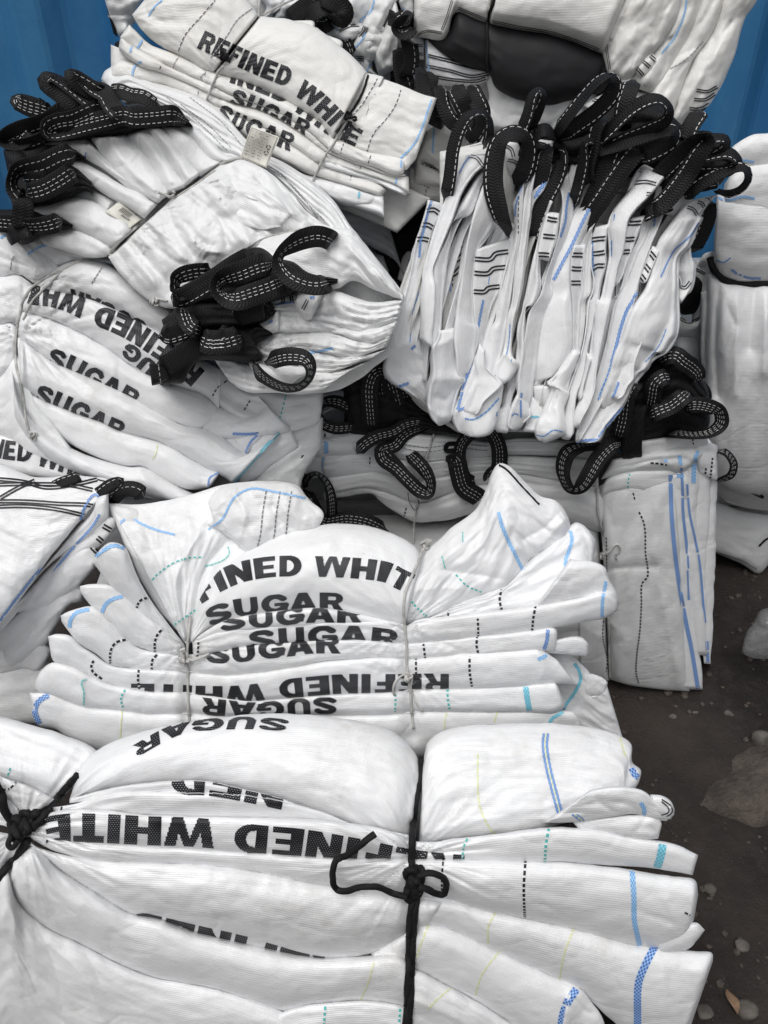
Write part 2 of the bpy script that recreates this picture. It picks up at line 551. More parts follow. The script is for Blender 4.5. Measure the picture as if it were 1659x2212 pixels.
    def text(s, string, P, h, folds, italic=0.0, cells=26, mat='print_black', wscale=None, name='lettering', yoff=0, lift=.10):
        """print along the baseline P, fitted to its length; h = cap height in sight pixels"""
        if isinstance(folds, dict): folds = [folds]
        P = px(P)[:, :2]
        L = np.linalg.norm(np.diff(P, axis=0), axis=1).sum()
        Q = spline(P, 200)
        LL = np.r_[0, np.cumsum(np.linalg.norm(np.diff(Q, axis=0), axis=1))]
        L = LL[-1]
        tan = np.gradient(Q, axis=0); tan /= np.linalg.norm(tan, axis=1)[:, None] + 1e-9
        adv = [GLYPHS[c][0] for c in string]
        tot = sum(adv)
        x0 = 0
        acc = {}
        sc = float(s.plane.depth(P[len(P) // 2, 0], P[len(P) // 2, 1])) / FOC
        for c, a in zip(string, adv):
            gw = a * L / tot
            if GLYPHS[c][1] is not None:
                nx = max(6, int(cells * gw / h)); nx = min(nx, 40)
                gx = np.linspace(0, 1, nx + 1); gy = np.linspace(0, 1, cells + 1)
                gi = inside(GLYPHS[c], (gx[:-1] + gx[1:])[None, :] / 2 * a, (gy[:-1] + gy[1:])[:, None] / 2)
                if gi.any():
                    hits = {}
                    def pos(i, j):
                        key = (i, j)
                        if key not in hits:
                            sx = x0 + gx[j] * gw
                            bx, by = np.interp(sx, LL, Q[:, 0]), np.interp(sx, LL, Q[:, 1])
                            tx, ty = np.interp(sx, LL, tan[:, 0]), np.interp(sx, LL, tan[:, 1])
                            up = (ty, -tx)
                            q = (bx + up[0] * (gy[i] * h + yoff) + tx * italic * gy[i] * h, by + up[1] * (gy[i] * h + yoff) + ty * italic * gy[i] * h)
                            r = s.hit(q[0], q[1], folds)
                            hits[key] = None if r is None else (r[0], r[1], q, (sx * sc, gy[i] * h * sc))
                        return hits[key]
                    for i in range(cells):
                        for j in range(nx):
                            if not gi[i, j]: continue
                            c4 = [pos(i, j), pos(i, j + 1), pos(i + 1, j + 1), pos(i + 1, j)]
                            if any(q is None for q in c4): continue
                            if len({q[1] for q in c4}) > 1 or max(q[0] for q in c4) - min(q[0] for q in c4) > .02: continue
                            V_, F_, U_, mp = acc.setdefault(c4[0][1], ([], [], [], {}))
                            ids = []
                            for key, q in zip([(i, j), (i, j + 1), (i + 1, j + 1), (i + 1, j)], c4):
                                kk = (x0, key)
                                if kk not in mp:
                                    mp[kk] = len(V_)
                                    V_.append(world(q[2][0], q[2][1], np.array(q[0] - lift / 100)))
                                    U_.append(q[3])
                                ids.append(mp[kk])
                            F_.append(ids)
            x0 += gw
        return [link(name, V_, F_, mat, folds[k]['o'], U_) for k, (V_, F_, U_, _) in acc.items() if F_]

    def tube(s, P, r, mat, hug=True, lift=1.0, name='rope', lobes=3, pitch=9.0, amp=.16, folds=None, step=3.0, fuzz=0):
        """rope or twine; r in cm; hugging the cloth it crosses, or standing off it by the third coordinate of P (cm)"""
        P = px(P)
        L = np.linalg.norm(np.diff(P[:, :2], axis=0), axis=1).sum()
        nq = max(6, int(L / step))
        Q = spline(P, nq)
        ds = np.full(nq, np.nan)
        if hug:
            for i in range(nq):
                h = s.hit(Q[i, 0], Q[i, 1], folds or s.folds)
                if h: ds[i] = h[0]
            ok = ~np.isnan(ds)
            if ok.any():
                ds = np.interp(np.arange(nq), np.arange(nq)[ok], ds[ok])
                lo = ds.copy()
                for k in range(1, 5):     # bridges small hollows like a taut cord
                    lo[k:] = np.minimum(lo[k:], ds[:-k] + .0012 * k)
                    lo[:-k] = np.minimum(lo[:-k], ds[k:] + .0012 * k)
                ker = np.array([1, 2, 3, 2, 1]) / 9
                lo = np.convolve(np.pad(lo, 2, mode='edge'), ker, 'valid')
                ds = lo - r / 100 * .55 * lift - Q[:, 2]
            else:
                ds = s.plane.depth(Q[:, 0], Q[:, 1]) - Q[:, 2]
        else:
            ds = s.plane.depth(Q[:, 0], Q[:, 1]) - Q[:, 2]
        C = world(Q[:, 0], Q[:, 1], ds)
        return tubeworld(C, r / 100, mat, s.root, name, lobes, pitch, amp)

    def loop(s, P, w=4.2, roll=0, st=(-.18, .0, .18), thick=.17, name='lifting_loop', mat='webbing', base=None, dash=(.0062, .0044), sw=.0009, hug=False, both=True, lab=None, sink=6.0):
        """webbing strap along P (third coordinate: cm out from the face); roll turns its flat side (degrees, one value or one per point)"""
        P = px(P)
        k = len(P)
        rl = np.full(k, float(roll)) if np.isscalar(roll) else np.interp(np.linspace(0, 1, k), np.linspace(0, 1, len(roll)), roll)
        P = np.c_[P, rl]
        L = np.linalg.norm(np.diff(P[:, :2], axis=0), axis=1).sum()
        nq = max(14, int(L / 4.0))
        Q = spline(P, nq)
        ds = (base or s.plane).depth(Q[:, 0], Q[:, 1]) - Q[:, 2]
        if hug:
            hs_ = [s.hit(Q[i, 0], Q[i, 1], s.folds) for i in range(nq)]
            ds = np.array([min(ds[i], h[0] - Q[i, 2]) if h else ds[i] for i, h in enumerate(hs_)])
        f_ = np.linspace(0, 1, nq)
        if sink: ds = ds + sink / 100 * (np.clip(1 - f_ / .10, 0, 1) ** 1.5 + np.clip(1 - (1 - f_) / .10, 0, 1) ** 1.5)
        C = world(Q[:, 0], Q[:, 1], ds)
        Tn = np.gradient(C, axis=0); Tn /= np.linalg.norm(Tn, axis=1)[:, None]
        vd = dirs(Q[:, 0], Q[:, 1]); vd /= np.linalg.norm(vd, axis=1)[:, None]
        per = np.cross(Tn, vd); per /= np.linalg.norm(per, axis=1)[:, None] + 1e-9
        nv_ = np.cross(per, Tn)
        a = np.radians(Q[:, 3])[:, None]
        Wd = np.cos(a) * per + np.sin(a) * nv_
        Nn = np.cross(Wd, Tn)
        Nn *= np.sign((Nn * -vd).sum(1))[:, None] + (np.sign((Nn * -vd).sum(1))[:, None] == 0)
        Nn = np.cross(Wd, Tn)
        tp = np.clip(np.minimum(f_, 1 - f_) / .07, .3, 1)[:, None] if sink else 1.0
        hw, ht = w * .80 / 200, thick / 200
        Wd = Wd * tp
        prof = [(-1, -.6), (-1, .6), (-.96, 1), (-.5, 1), (0, 1), (.5, 1), (.96, 1), (1, .6), (1, -.6), (.96, -1), (.5, -1), (0, -1), (-.5, -1), (-.96, -1)]
        acc = np.r_[0, np.cumsum(np.linalg.norm(np.diff(C, axis=0), axis=1))]
        SEED[0] += 3
        wob = .0012 * fbm(acc * 25, acc * 0, SEED[0], 2)[:, None]
        V_, U_ = [], []
        for (a_, b_) in prof:
            V_.append(C + Wd * hw * a_ + Nn * (ht * b_ + wob * (abs(a_) > .9)))
            U_.append(np.stack([acc, np.full(nq, a_ * hw)], 1))
        np_ = len(prof)
        V_ = np.stack(V_, 1).reshape(-1, 3); U_ = np.stack(U_, 1).reshape(-1, 2)
        F_ = []
        for i in range(nq - 1):
            for j in range(np_):
                j2 = (j + 1) % np_
                F_.append((i * np_ + j, i * np_ + j2, (i + 1) * np_ + j2, (i + 1) * np_ + j))
        F_.append(tuple(range(np_))[::-1]); F_.append(tuple((nq - 1) * np_ + j for j in range(np_)))
        o = link(name, V_, F_, mat, s.root, U_)
        if lab: o['label'] = lab
        # stitching: rows of short white threads on both faces
        SV, SF = [], []
        for row in st:
            off = abs(row) * .006
            for side in ((1, -1) if both else (1,)):
                t = off
                while t < acc[-1] - dash[0]:
                    ii = [t, t + dash[0] / 2, t + dash[0]]
                    k0 = len(SV)
                    for q in ii:
                        c = np.array([np.interp(q, acc, C[:, z]) for z in range(3)])
                        wv = np.array([np.interp(q, acc, Wd[:, z]) for z in range(3)])
                        nn = np.array([np.interp(q, acc, Nn[:, z]) for z in range(3)])
                        up = side * (ht + .0006 + (.0005 if q == ii[1] else 0))
                        SV.append(c + wv * (row * hw * 2 - sw / 2) + nn * up)
                        SV.append(c + wv * (row * hw * 2 + sw / 2) + nn * up)
                    SF += [(k0, k0 + 1, k0 + 3, k0 + 2), (k0 + 2, k0 + 3, k0 + 5, k0 + 4)]
                    t += dash[0] + dash[1]
        if SV:
            link('stitching', SV, SF, 'stitch_white', o)
        return o

def tubeworld(C, r, mat, parent, name='rope', lobes=3, pitch=9.0, amp=.16, sides=10, taper=0):
    nq = len(C)
    Tn = np.gradient(C, axis=0); Tn /= np.linalg.norm(Tn, axis=1)[:, None] + 1e-12
    up = np.array([.31, .17, .93])
    X = np.cross(Tn, up); X /= np.linalg.norm(X, axis=1)[:, None]
    Z = np.cross(X, Tn)
    acc = np.r_[0, np.cumsum(np.linalg.norm(np.diff(C, axis=0), axis=1))]
    ph = acc / (r * pitch) * 2 * math.pi
    V_, U_ = [], []
    SEED[0] += 3
    rv = 1 + .12 * fbm(acc / (r * 6), acc * 0, SEED[0], 2)
    for j in range(sides):
        a = 2 * math.pi * j / sides
        rr = r * rv * (1 + amp * np.abs(np.sin((lobes * (a) + ph) / 2 * 1.0)) * 2 - amp)
        V_.append(C + (X * math.cos(a) + Z * math.sin(a)) * rr[:, None])
        U_.append(np.stack([acc, np.full(nq, a * r)], 1))
    V_ = np.stack(V_, 1).reshape(-1, 3); U_ = np.stack(U_, 1).reshape(-1, 2)
    F_ = [(i * sides + j, i * sides + (j + 1) % sides, (i + 1) * sides + (j + 1) % sides, (i + 1) * sides + j) for i in range(nq - 1) for j in range(sides)]
    F_.append(tuple(range(sides))[::-1]); F_.append(tuple((nq - 1) * sides + j for j in range(sides)))
    return link(name, V_, F_, mat, parent, U_)

# ---------------------------------------------------------------- heavy grotesque capitals, drawn as polygons (unit cap height)
def arc(cx, cy, rx, ry, a0, a1, n=14):
    return [(cx + rx * math.cos(math.radians(a0 + (a1 - a0) * i / n)), cy + ry * math.sin(math.radians(a0 + (a1 - a0) * i / n))) for i in range(n + 1)]

def rect(x0, y0, x1, y1): return [(x0, y0), (x1, y0), (x1, y1), (x0, y1)]
w_ = .27
GLYPHS = {
 ' ': (.42, None),
 'I': (.44, ([rect(.06, 0, .38, 1)], [])),
 'F': (.80, ([rect(.05, 0, .37, 1), rect(.07, .77, .74, 1), rect(.07, .40, .66, .61)], [])),
 'E': (.87, ([rect(.05, 0, .37, 1), rect(.07, .78, .80, 1), rect(.07, .40, .74, .60), rect(.07, 0, .82, .22)], [])),
 'H': (.99, ([rect(.05, 0, .37, 1), rect(.62, 0, .94, 1), rect(.07, .39, .89, .62)], [])),
 'T': (.84, ([rect(.26, 0, .58, 1), rect(.02, .77, .82, 1)], [])),
 'N': (.98, ([rect(.05, 0, .34, 1), rect(.63, 0, .92, 1), [(.05, 1), (.37, 1), (.92, 0), (.60, 0)]], [])),
 'D': (.94, ([[(.07, 0), (.42, 0)] + arc(.42, .5, .46, .5, -90, 90) + [(.07, 1)]], [[(.35, .22), (.40, .22)] + arc(.40, .5, .19, .28, -90, 90) + [(.35, .78)]])),
 'R': (.94, ([rect(.07, 0, .35, 1), [(.07, .42), (.55, .42)] + arc(.58, .71, .28, .29, -90, 90) + [(.07, 1)], [(.42, .50), (.66, .50), (.92, 0), (.60, 0)], rect(.3, .38, .55, .5)],
        [[(.35, .60), (.54, .60)] + arc(.54, .70, .08, .10, -90, 90) + [(.35, .80)]])),
 'W': (1.32, ([[(.0, 1), (.29, 1), (.46, 0), (.20, 0)], [(.20, 0), (.46, 0), (.72, 1), (.53, 1)], [(.58, 1), (.79, 1), (1.10, 0), (.84, 0)], [(.84, 0), (1.10, 0), (1.30, 1), (1.01, 1)]], [])),
 'U': (.94, ([rect(.07, .36, .34, 1), rect(.60, .36, .87, 1), arc(.47, .38, .40, .40, 180, 360)], [[(.34, 1.1), (.34, .36)] + arc(.47, .36, .13, .14, 180, 360) + [(.60, 1.1)]])),
 'A': (.96, ([[(.0, 0), (.30, 0), (.60, 1), (.33, 1)], [(.66, 0), (.96, 0), (.63, 1), (.36, 1)], rect(.22, .17, .74, .38)], [])),
 'G': (.98, ([arc(.50, .5, .46, .52, 0, 360, 28)], [arc(.50, .5, .19, .29, 0, 360, 22), rect(.5, .53, 1.1, .66), [(.5, .5), (.78, .5), (.78, .56), (.5, .56)]])),
 'S': (.88, None),
}
def _stroke(pts, hw):
    return ('stroke', pts, hw)
GLYPHS['S'] = (.90, ([_stroke(arc(.45, .715, .27, .175, 15, 250, 20) + arc(.45, .275, .29, .165, 70, -160, 20), .125)], []))
GLYPHS['G'] = (.98, ([_stroke(arc(.52, .5, .34, .39, 38, 345, 30), .135), rect(.50, .36, .93, .54), rect(.72, .10, .93, .5)], []))

def poly_in(P, x, y):
    r = np.zeros(np.broadcast(x, y).shape, bool)
    n = len(P)
    for i in range(n):
        (x1, y1), (x2, y2) = P[i], P[(i + 1) % n]
        if y1 == y2: continue
        c = ((y1 > y) != (y2 > y)) & (x < (x2 - x1) * (y - y1) / (y2 - y1) + x1)
        r ^= c
    return r

def inside(g, x, y):
    pos, neg = g[1]
    r = np.zeros(np.broadcast(x, y).shape, bool)
    X, Y = np.broadcast_arrays(x, y)
    for P in pos:
        if P and P[0] == 'stroke':
            r |= segdist(X, Y, np.array(P[1])) < P[2]
        else:
            r |= poly_in(P, X, Y)
    for P in neg:
        r &= ~poly_in(P, X, Y)
    return r
# ================================================================ ground and container
def ground():
    m, nt, bs = newmat('dirt')
    geo = nt.nodes.new('ShaderNodeTexCoord').outputs['Object']
    n1 = noise(nt, geo, 2.3, 6, .6); n2 = noise(nt, geo, 22, 8, .8); n3 = noise(nt, geo, 160, 3, .6)
    c = mix(nt, ramp(nt, n1, .35, .68), (.018, .015, .014), (.075, .060, .052))
    c = mix(nt, math_(nt, 'MULTIPLY', ramp(nt, n2, .50, .72), .55), c, (.085, .072, .064))
    c = mix(nt, math_(nt, 'MULTIPLY', ramp(nt, n3, .66, .74), .6), c, (.11, .096, .085))
    nt.links.new(c, bs.inputs['Base Color'])
    nt.links.new(ramp(nt, n1, .9, .2), bs.inputs['Roughness'])
    bs.inputs['Specular IOR Level'].default_value = .3
    h = math_(nt, 'ADD', math_(nt, 'MULTIPLY', n2, .018), math_(nt, 'MULTIPLY', n3, .004))
    bump(nt, bs, h, 1.0, 1.0)
    # fine sheet near the bundles, continued by a coarse one to the horizon
    nx, ny = 170, 190
    X, Y = np.meshgrid(np.linspace(-1.5, 2.2, nx), np.linspace(-.6, 3.2, ny))
    Z = .018 * fbm(X * 3, Y * 3, 5, 4) + .008 * fbm(X * 14, Y * 14, 8, 3)
    ed = np.minimum.reduce([X + 1.5, 2.2 - X, Y + .6, 3.2 - Y]) / .4
    Z = Z * np.clip(ed, 0, 1)
    V = np.stack([X, Y, Z], -1).reshape(-1, 3)
    F = gridfaces(ny, nx)[:, ::-1]
    k = len(V)
    b = [(-1.5, -.6, 0), (2.2, -.6, 0), (2.2, 3.2, 0), (-1.5, 3.2, 0), (-150, -150, 0), (150, -150, 0), (150, 150, 0), (-150, 150, 0)]
    V = np.vstack([V, b])
    F = F.tolist() + [(k, k + 4, k + 5, k + 1)[::-1], (k + 1, k + 5, k + 6, k + 2)[::-1], (k + 2, k + 6, k + 7, k + 3)[::-1], (k + 3, k + 7, k + 4, k)[::-1]]
    o = link('ground', V, F, 'dirt')
    o['kind'] = 'structure'
ground()

def container():
    m, nt, bs = newmat('container_paint')
    geo = nt.nodes.new('ShaderNodeTexCoord').outputs['Object']
    mp = N(nt, 'ShaderNodeMapping'); mp.inputs['Scale'].default_value = (2, 2, .9)
    nt.links.new(geo, mp.inputs[0])
    n1 = noise(nt, mp.outputs[0], 1.6, 4, .6)
    n2 = noise(nt, geo, 9, 6, .75)
    n3 = noise(nt, geo, 40, 4, .7)
    c = mix(nt, ramp(nt, n1, .35, .7), (.022, .14, .34), (.060, .24, .45))
    c = mix(nt, math_(nt, 'MULTIPLY', ramp(nt, n2, .60, .80), .35), c, (.18, .34, .38))
    f = math_(nt, 'MULTIPLY', ramp(nt, n2, .68, .74), ramp(nt, n3, .52, .62))
    c = mix(nt, f, c, (.15, .07, .035))
    nt.links.new(c, bs.inputs['Base Color'])
    bs.inputs['Roughness'].default_value = .45
    bump(nt, bs, math_(nt, 'ADD', math_(nt, 'MULTIPLY', n3, .0012), math_(nt, 'MULTIPLY', n2, .003)), .6, 1)
    root = bpy.data.objects.new('shipping_container', None)
    S.collection.objects.link(root)
    YC = 2.62
    root.location = (0, YC, 0)
    root['label'] = 'blue corrugated steel shipping container standing behind the whole heap of bags'
    root['category'] = 'shipping container'
    bpy.context.view_layer.update()
    pts, x, p = [], -6.0, .278
    while x < 6.0:
        pts += [(x, 0), (x + .072, 0), (x + .125, .046), (x + .225, .046)]
        x += p
    # rounded bends
    P = np.array(pts)
    V, F = [], []
    Q = []
    for i in range(len(P) - 1):
        a, b = P[i], P[i + 1]
        d = (b - a) / np.linalg.norm(b - a)
        Q += [a + d * .008, b - d * .008]
    for z in (.16, 1.0, 1.8, 2.45):
        V += [(q[0], YC + q[1], z) for q in Q]
    n = len(Q)
    F = gridfaces(4, n)[:, ::-1]
    link('corrugated_side', V, F, 'container_paint', root, smooth=False)
    def box(name, a, b):
        x0, y0, z0 = a; x1, y1, z1 = b
        v = [(x0, y0, z0), (x1, y0, z0), (x1, y1, z0), (x0, y1, z0), (x0, y0, z1), (x1, y0, z1), (x1, y1, z1), (x0, y1, z1)]
        f = [(0, 3, 2, 1), (4, 5, 6, 7), (0, 1, 5, 4), (1, 2, 6, 5), (2, 3, 7, 6), (3, 0, 4, 7)]
        link(name, v, f, 'container_paint', root, smooth=False)
    box('bottom_rail', (-6.05, YC - .03, .0), (6.05, YC + .10, .165))
    box('top_rail', (-6.05, YC - .02, 2.44), (6.05, YC + .06, 2.52))
    box('corner_post', (-6.15, YC - .03, 0.001), (-6.0, YC + .14, 2.6))
    box('corner_post', (6.0, YC - .03, 0.001), (6.15, YC + .14, 2.6))
    box('rear_side', (-6.0, YC + 2.38, .02), (6.0, YC + 2.43, 2.43))
    box('roof', (-6.0, YC + .07, 2.46), (6.0, YC + 2.40, 2.50))
container()

def rockmesh(name, c, r, seed, mat='stone', sub=3, flat=.6, parent=None, rough=.35):
    import bmesh
    bm = bmesh.new()
    bmesh.ops.create_icosphere(bm, subdivisions=sub, radius=1)
    rx, ry, rz = r
    rnd = random.Random(seed)
    cuts = [(Vector((rnd.gauss(0, 1), rnd.gauss(0, 1), rnd.gauss(0, 1))).normalized(), rnd.uniform(.55, .85)) for _ in range(9)]
    for v in bm.verts:
        p = v.co.copy()
        for n, t in cuts:
            d = p.dot(n)
            if d > t: p -= n * (d - t) * .9
        q = np.array(p)
        k = 1 + rough * .35 * float(fbm(np.array([q[0] * 2 + q[2]]), np.array([q[1] * 2 - q[2]]), seed, 4)[0])
        v.co = Vector((q[0] * k * rx, q[1] * k * ry, q[2] * k * rz))
    V = [tuple(np.array(v.co) + c) for v in bm.verts]
    F = [tuple(x.index for x in f.verts) for f in bm.faces]
    bm.free()
    return link(name, V, F, mat, parent)

GP = Plane(1400, 1700, 1.0, 0)   # placeholder, replaced below
def ground_at(x, y):
    d = dirs(x, y)
    return CAM + d * (-CAM[2] / d[2])

def stones():
    def tag(o, lab, cat='stone', g=None):
        o['label'], o['category'] = lab, cat
        if g: o['group'] = g
    m, nt, bs = newmat('rock')
    geo = nt.nodes.new('ShaderNodeTexCoord').outputs['Object']
    n1 = noise(nt, geo, 9, 6, .65); n2 = noise(nt, geo, 70, 5, .7)
    c = mix(nt, ramp(nt, n1, .35, .7), (.038, .030, .025), (.105, .086, .072))
    c = mix(nt, math_(nt, 'MULTIPLY', ramp(nt, n2, .5, .8), .5), c, (.15, .125, .105))
    nt.links.new(c, bs.inputs['Base Color']); bs.inputs['Roughness'].default_value = .85
    bump(nt, bs, math_(nt, 'ADD', math_(nt, 'MULTIPLY', n2, .006), math_(nt, 'MULTIPLY', n1, .03)), 1, 1)
    p = ground_at(1590, 1690)
    o = rockmesh('rock', p + np.array([.085, 0.0, -.03]), (.25, .125, .085), 4, 'rock', 4, rough=.8)
    tag(o, 'large flat brown rock half sunk in the dirt right of the front bundle', 'rock')
    for i, (x, y, r, lab) in enumerate([
        (1600, 2045, .018, 'rounded grey pebble on the dirt near the right edge'),
        (1608, 2188, .028, 'biggest grey stone on the dirt at the lower right corner'),
        (1532, 1923, .017, 'small pale angular stone on dirt beside the dashed fold'),
        (1520, 2190, .022, 'dark half-buried stone beside the lowest fold of the front bundle'),
        (1452, 1549, .013, 'pale chip of stone on dirt in front of the grey stack'),
        (1501, 1541, .010, 'white chip of stone below the corner of the grey stack'),
        (1574, 1544, .014, 'dark chip of stone above the large rock'),
        (1640, 1600, .030, 'dark angular stone behind the large rock'),
        (1490, 1478, .014, 'brown pebble next to the lower corner of the grey stack')]):
        q = ground_at(x, y)
        o = rockmesh('stone', q + np.array([0, 0, r * .3]), (r, r * .8, r * .6), 40 + i, 'stone', 2)
        tag(o, lab, 'stone', 'stones lying on the dirt')
    # brown leaf scrap
    q = ground_at(1580, 2170)
    V, F = [], []
    for i in range(7):
        for j in range(4):
            a = i / 6
            wd = .010 * math.sin(math.pi * (.08 + a * .88))
            V.append((q[0] + (j / 3 - .5) * 2 * wd - .006 * a, q[1] + (a - .5) * .045, .012 + .006 * math.sin(a * 5) + .005 * abs(j - 1.5)))
    plain('leaf', (.19, .12, .075), .8)
    o = link('leaf', V, gridfaces(7, 4), 'leaf')
    sm = o.modifiers.new('s', 'SOLIDIFY'); sm.thickness = .001
    tag(o, 'dry brown leaf lying on the dirt beside a grey stone', 'leaf')
    # gravel too small to count
    rnd = random.Random(3)
    V, F = [], []
    ico = [(0, 0, 1), (.89, 0, .45), (.28, .85, .45), (-.72, .53, .45), (-.72, -.53, .45), (.28, -.85, .45), (.72, .53, -.45), (-.28, .85, -.45), (-.89, 0, -.45), (-.28, -.85, -.45), (.72, -.53, -.45), (0, 0, -1)]
    icf = [(0, 1, 2), (0, 2, 3), (0, 3, 4), (0, 4, 5), (0, 5, 1), (1, 6, 2), (2, 7, 3), (3, 8, 4), (4, 9, 5), (5, 10, 1), (6, 7, 2), (7, 8, 3), (8, 9, 4), (9, 10, 5), (10, 6, 1), (11, 7, 6), (11, 8, 7), (11, 9, 8), (11, 10, 9), (11, 6, 10)]
    for _ in range(5200):
        x, y = rnd.uniform(.2, 2.1), rnd.uniform(-.3, 2.5)
        r = .0012 + .0085 * rnd.random() ** 5
        k = len(V)
        sx, sy, sz = rnd.uniform(.7, 1.4), rnd.uniform(.7, 1.4), rnd.uniform(.5, .9)
        zz = .018 * float(fbm(np.array([x * 3]), np.array([y * 3]), 5, 4)[0]) + .008 * float(fbm(np.array([x * 14]), np.array([y * 14]), 8, 3)[0])
        V += [(x + a * r * sx, y + b * r * sy, zz + r * .3 + c * r * sz) for a, b, c in ico]
        F += [tuple(k + q for q in f) for f in icf]
    o = link('gravel', V, F, 'rock', smooth=False); o['kind'] = 'stuff'
    o['label'] = 'fine gravel and grit scattered over the dark dirt'
stones()
# ================================================================ front bundle, tied with black rope
A = Bundle('bag_bundle', 'nearest bundle of folded white bags, tied with thick black rope at two places', 'bag bundle', Plane(900, 1860, .72, 74), 'tied bundles of folded bulk bags')
A.ties = [(893, 1850, 150, .55), (48, 1788, 190, .7)]; A.dn = (3.2, .44); A.es = .5; A.hem = 1; A.bs_ = .85
Atop = Plane(900, 1850, .76, 38)
lowT = Plane(900, 1860, .72, 66)
# fan of bag ends left of the left rope
a1 = A.fold('D:-60,1545 0,1551 75,1571 140,1591 205,1622 215,1650', 'D:-60,1650 0,1679 60,1699 112,1727 170,1690 205,1660', b=4, d=-3, plane=Atop, cr=[('R5:0,940 150,1010 330,1080', -.5, 14)])
A.fold('D:-60,1660 0,1680 60,1700 115,1728', 'D:-60,1690 0,1712 40,1745 60,1780', b=1.6, d=-1, e=(40, 15))
A.fold('D:-60,1695 0,1714 30,1740 50,1772', 'D:-60,1765 0,1778 25,1785 45,1795', b=1.6, d=-1, e=(40, 15))
# back part of the heap top, between the bundles
aR = A.fold('D:912,1665 925,1605 975,1576 1055,1568 1180,1565 1255,1571 1320,1586 1362,1611 1366,1650 1383,1668 1380,1690',
            'D:905,1822 980,1811 1070,1804 1180,1786 1225,1774 1275,1764 1310,1750 1345,1722 1375,1700', b=5.5, d=1.5, plane=Atop, e=(30, 70), n=2.2, m=.6, wr=.5,
            cr=[('R8:150,290 400,230 700,170 900,100', .55, 14), ('R8:910,95 960,160 940,190', -.5, 9)])
aR2 = A.fold('R8:880,100 960,85 1050,85 1120,105 1190,160 1250,165', 'R8:700,235 860,228 1000,205 1100,195 1170,215 1240,215', b=2.2, d=1.2, e=(30, 16), sk=.8, cr=[('R8:900,100 930,150 1000,190', -.5, 8)])
tip = A.fold('R8:1150,120 1200,125 1240,150 1256,180', 'R8:1160,200 1190,215 1225,218 1254,200', b=2.2, d=.3, e=(15, 14), jit=.5)
A.fold('R8:820,240 1000,215 1110,205 1165,208 1195,240 1195,260', 'R8:840,262 960,280 1060,300 1100,312 1150,305 1185,300', b=1.6, d=.6, e=(30, 12), cr=[('R8:1130,220 1090,280 1100,310', -.5, 7)])
a2 = A.fold('D:150,1726 250,1702 330,1692 430,1688 500,1700 600,1724 700,1760 800,1795 885,1815', 'D:150,1735 300,1716 420,1718 560,1728 640,1740 720,1766 800,1800 885,1820', b=1.6, d=-2.2)
a1m = A.fold('D:158,1700 175,1655 230,1612 330,1578 450,1556 600,1544 750,1556 850,1585 895,1630 912,1680',
             'D:150,1728 250,1703 330,1694 430,1689 500,1703 600,1727 700,1763 800,1798 885,1816', b=6.5, d=1, plane=Atop, n=2.2, m=.62, e=(60, 40), wr=.5, wl=(220, 60),
             pin=[('D:900,1700 888,1812', 26, 2)], cr=[('R6:160,940 170,1010 120,1080', -.4, 22), ('D:895,1660 820,1640 700,1640', -.5, 22), ('D:450,1690 700,1700 840,1770', .35, 20)])
a3 = A.fold('D:112,1746 160,1738 250,1716 400,1713 560,1724 700,1757 800,1797 885,1818', 'D:112,1757 200,1751 300,1761 400,1766 500,1768 650,1771 750,1779 885,1806', b=2.4, d=-1.6, wl=(240, 30))
a4 = A.fold('D:60,1782 120,1756 200,1751 300,1761 400,1766 500,1768 650,1771 750,1779 830,1793 905,1821 1005,1811 1070,1804 1190,1790 1280,1794 1380,1814 1455,1826 1507,1851',
            'D:60,1800 110,1812 175,1819 320,1829 430,1836 600,1846 725,1854 829,1856 990,1857 1130,1862 1230,1860 1330,1866 1420,1874 1498,1888', b=3.4, d=.2, e=(30, 16), pin=[('D:890,1790 888,1860', 16, 1.2)], wl=(260, 40))
a5 = A.fold('D:60,1800 110,1812 175,1819 320,1829 430,1836 600,1846 725,1854 829,1856 990,1857 1130,1861 1230,1866 1330,1877 1450,1895 1502,1905 1507,1935',
            'D:60,1806 110,1832 200,1856 300,1862 440,1867 545,1881 650,1902 720,1914 830,1924 900,1932 980,1944 1065,1969 1135,1981 1255,2009 1330,2030 1400,2043 1470,2040 1500,1985', b=4.2, d=.6, e=(30, 22), n=2.4,
            pin=[('D:890,1850 888,1930', 18, 1.5)], wl=(260, 50), cr=[('R8:1220,570 1250,650 1240,690', .5, 10), ('R8:1100,620 1180,650 1240,665', -.5, 9), ('D:110,1822 300,1850 600,1872 829,1880', -.25, 10)])
A.fold('R8:1180,770 1250,700 1310,680 1350,675 1385,700', 'R8:1190,790 1260,785 1310,775 1350,740 1384,706', b=2.4, d=1.4, e=(20, 10), step=3)
a6b = A.fold('D:830,1926 900,1934 980,1946 1065,1971 1135,1983 1255,2011 1385,2043 1490,2056 1537,2062 1539,2080', 'D:830,1978 905,1994 980,2009 1070,2054 1140,2084 1210,2116 1255,2139 1310,2190 1400,2260 1480,2250', b=5.5, d=-.3, e=(20, 50),
             wl=(240, 60), n=2.2, m=.6, cr=[('R8:1180,780 1210,900 1225,1050', .5, 16), ('R8:1230,820 1300,860 1390,900', .3, 18), ('R8:1290,1106 1310,1040 1380,930', -.4, 12)])
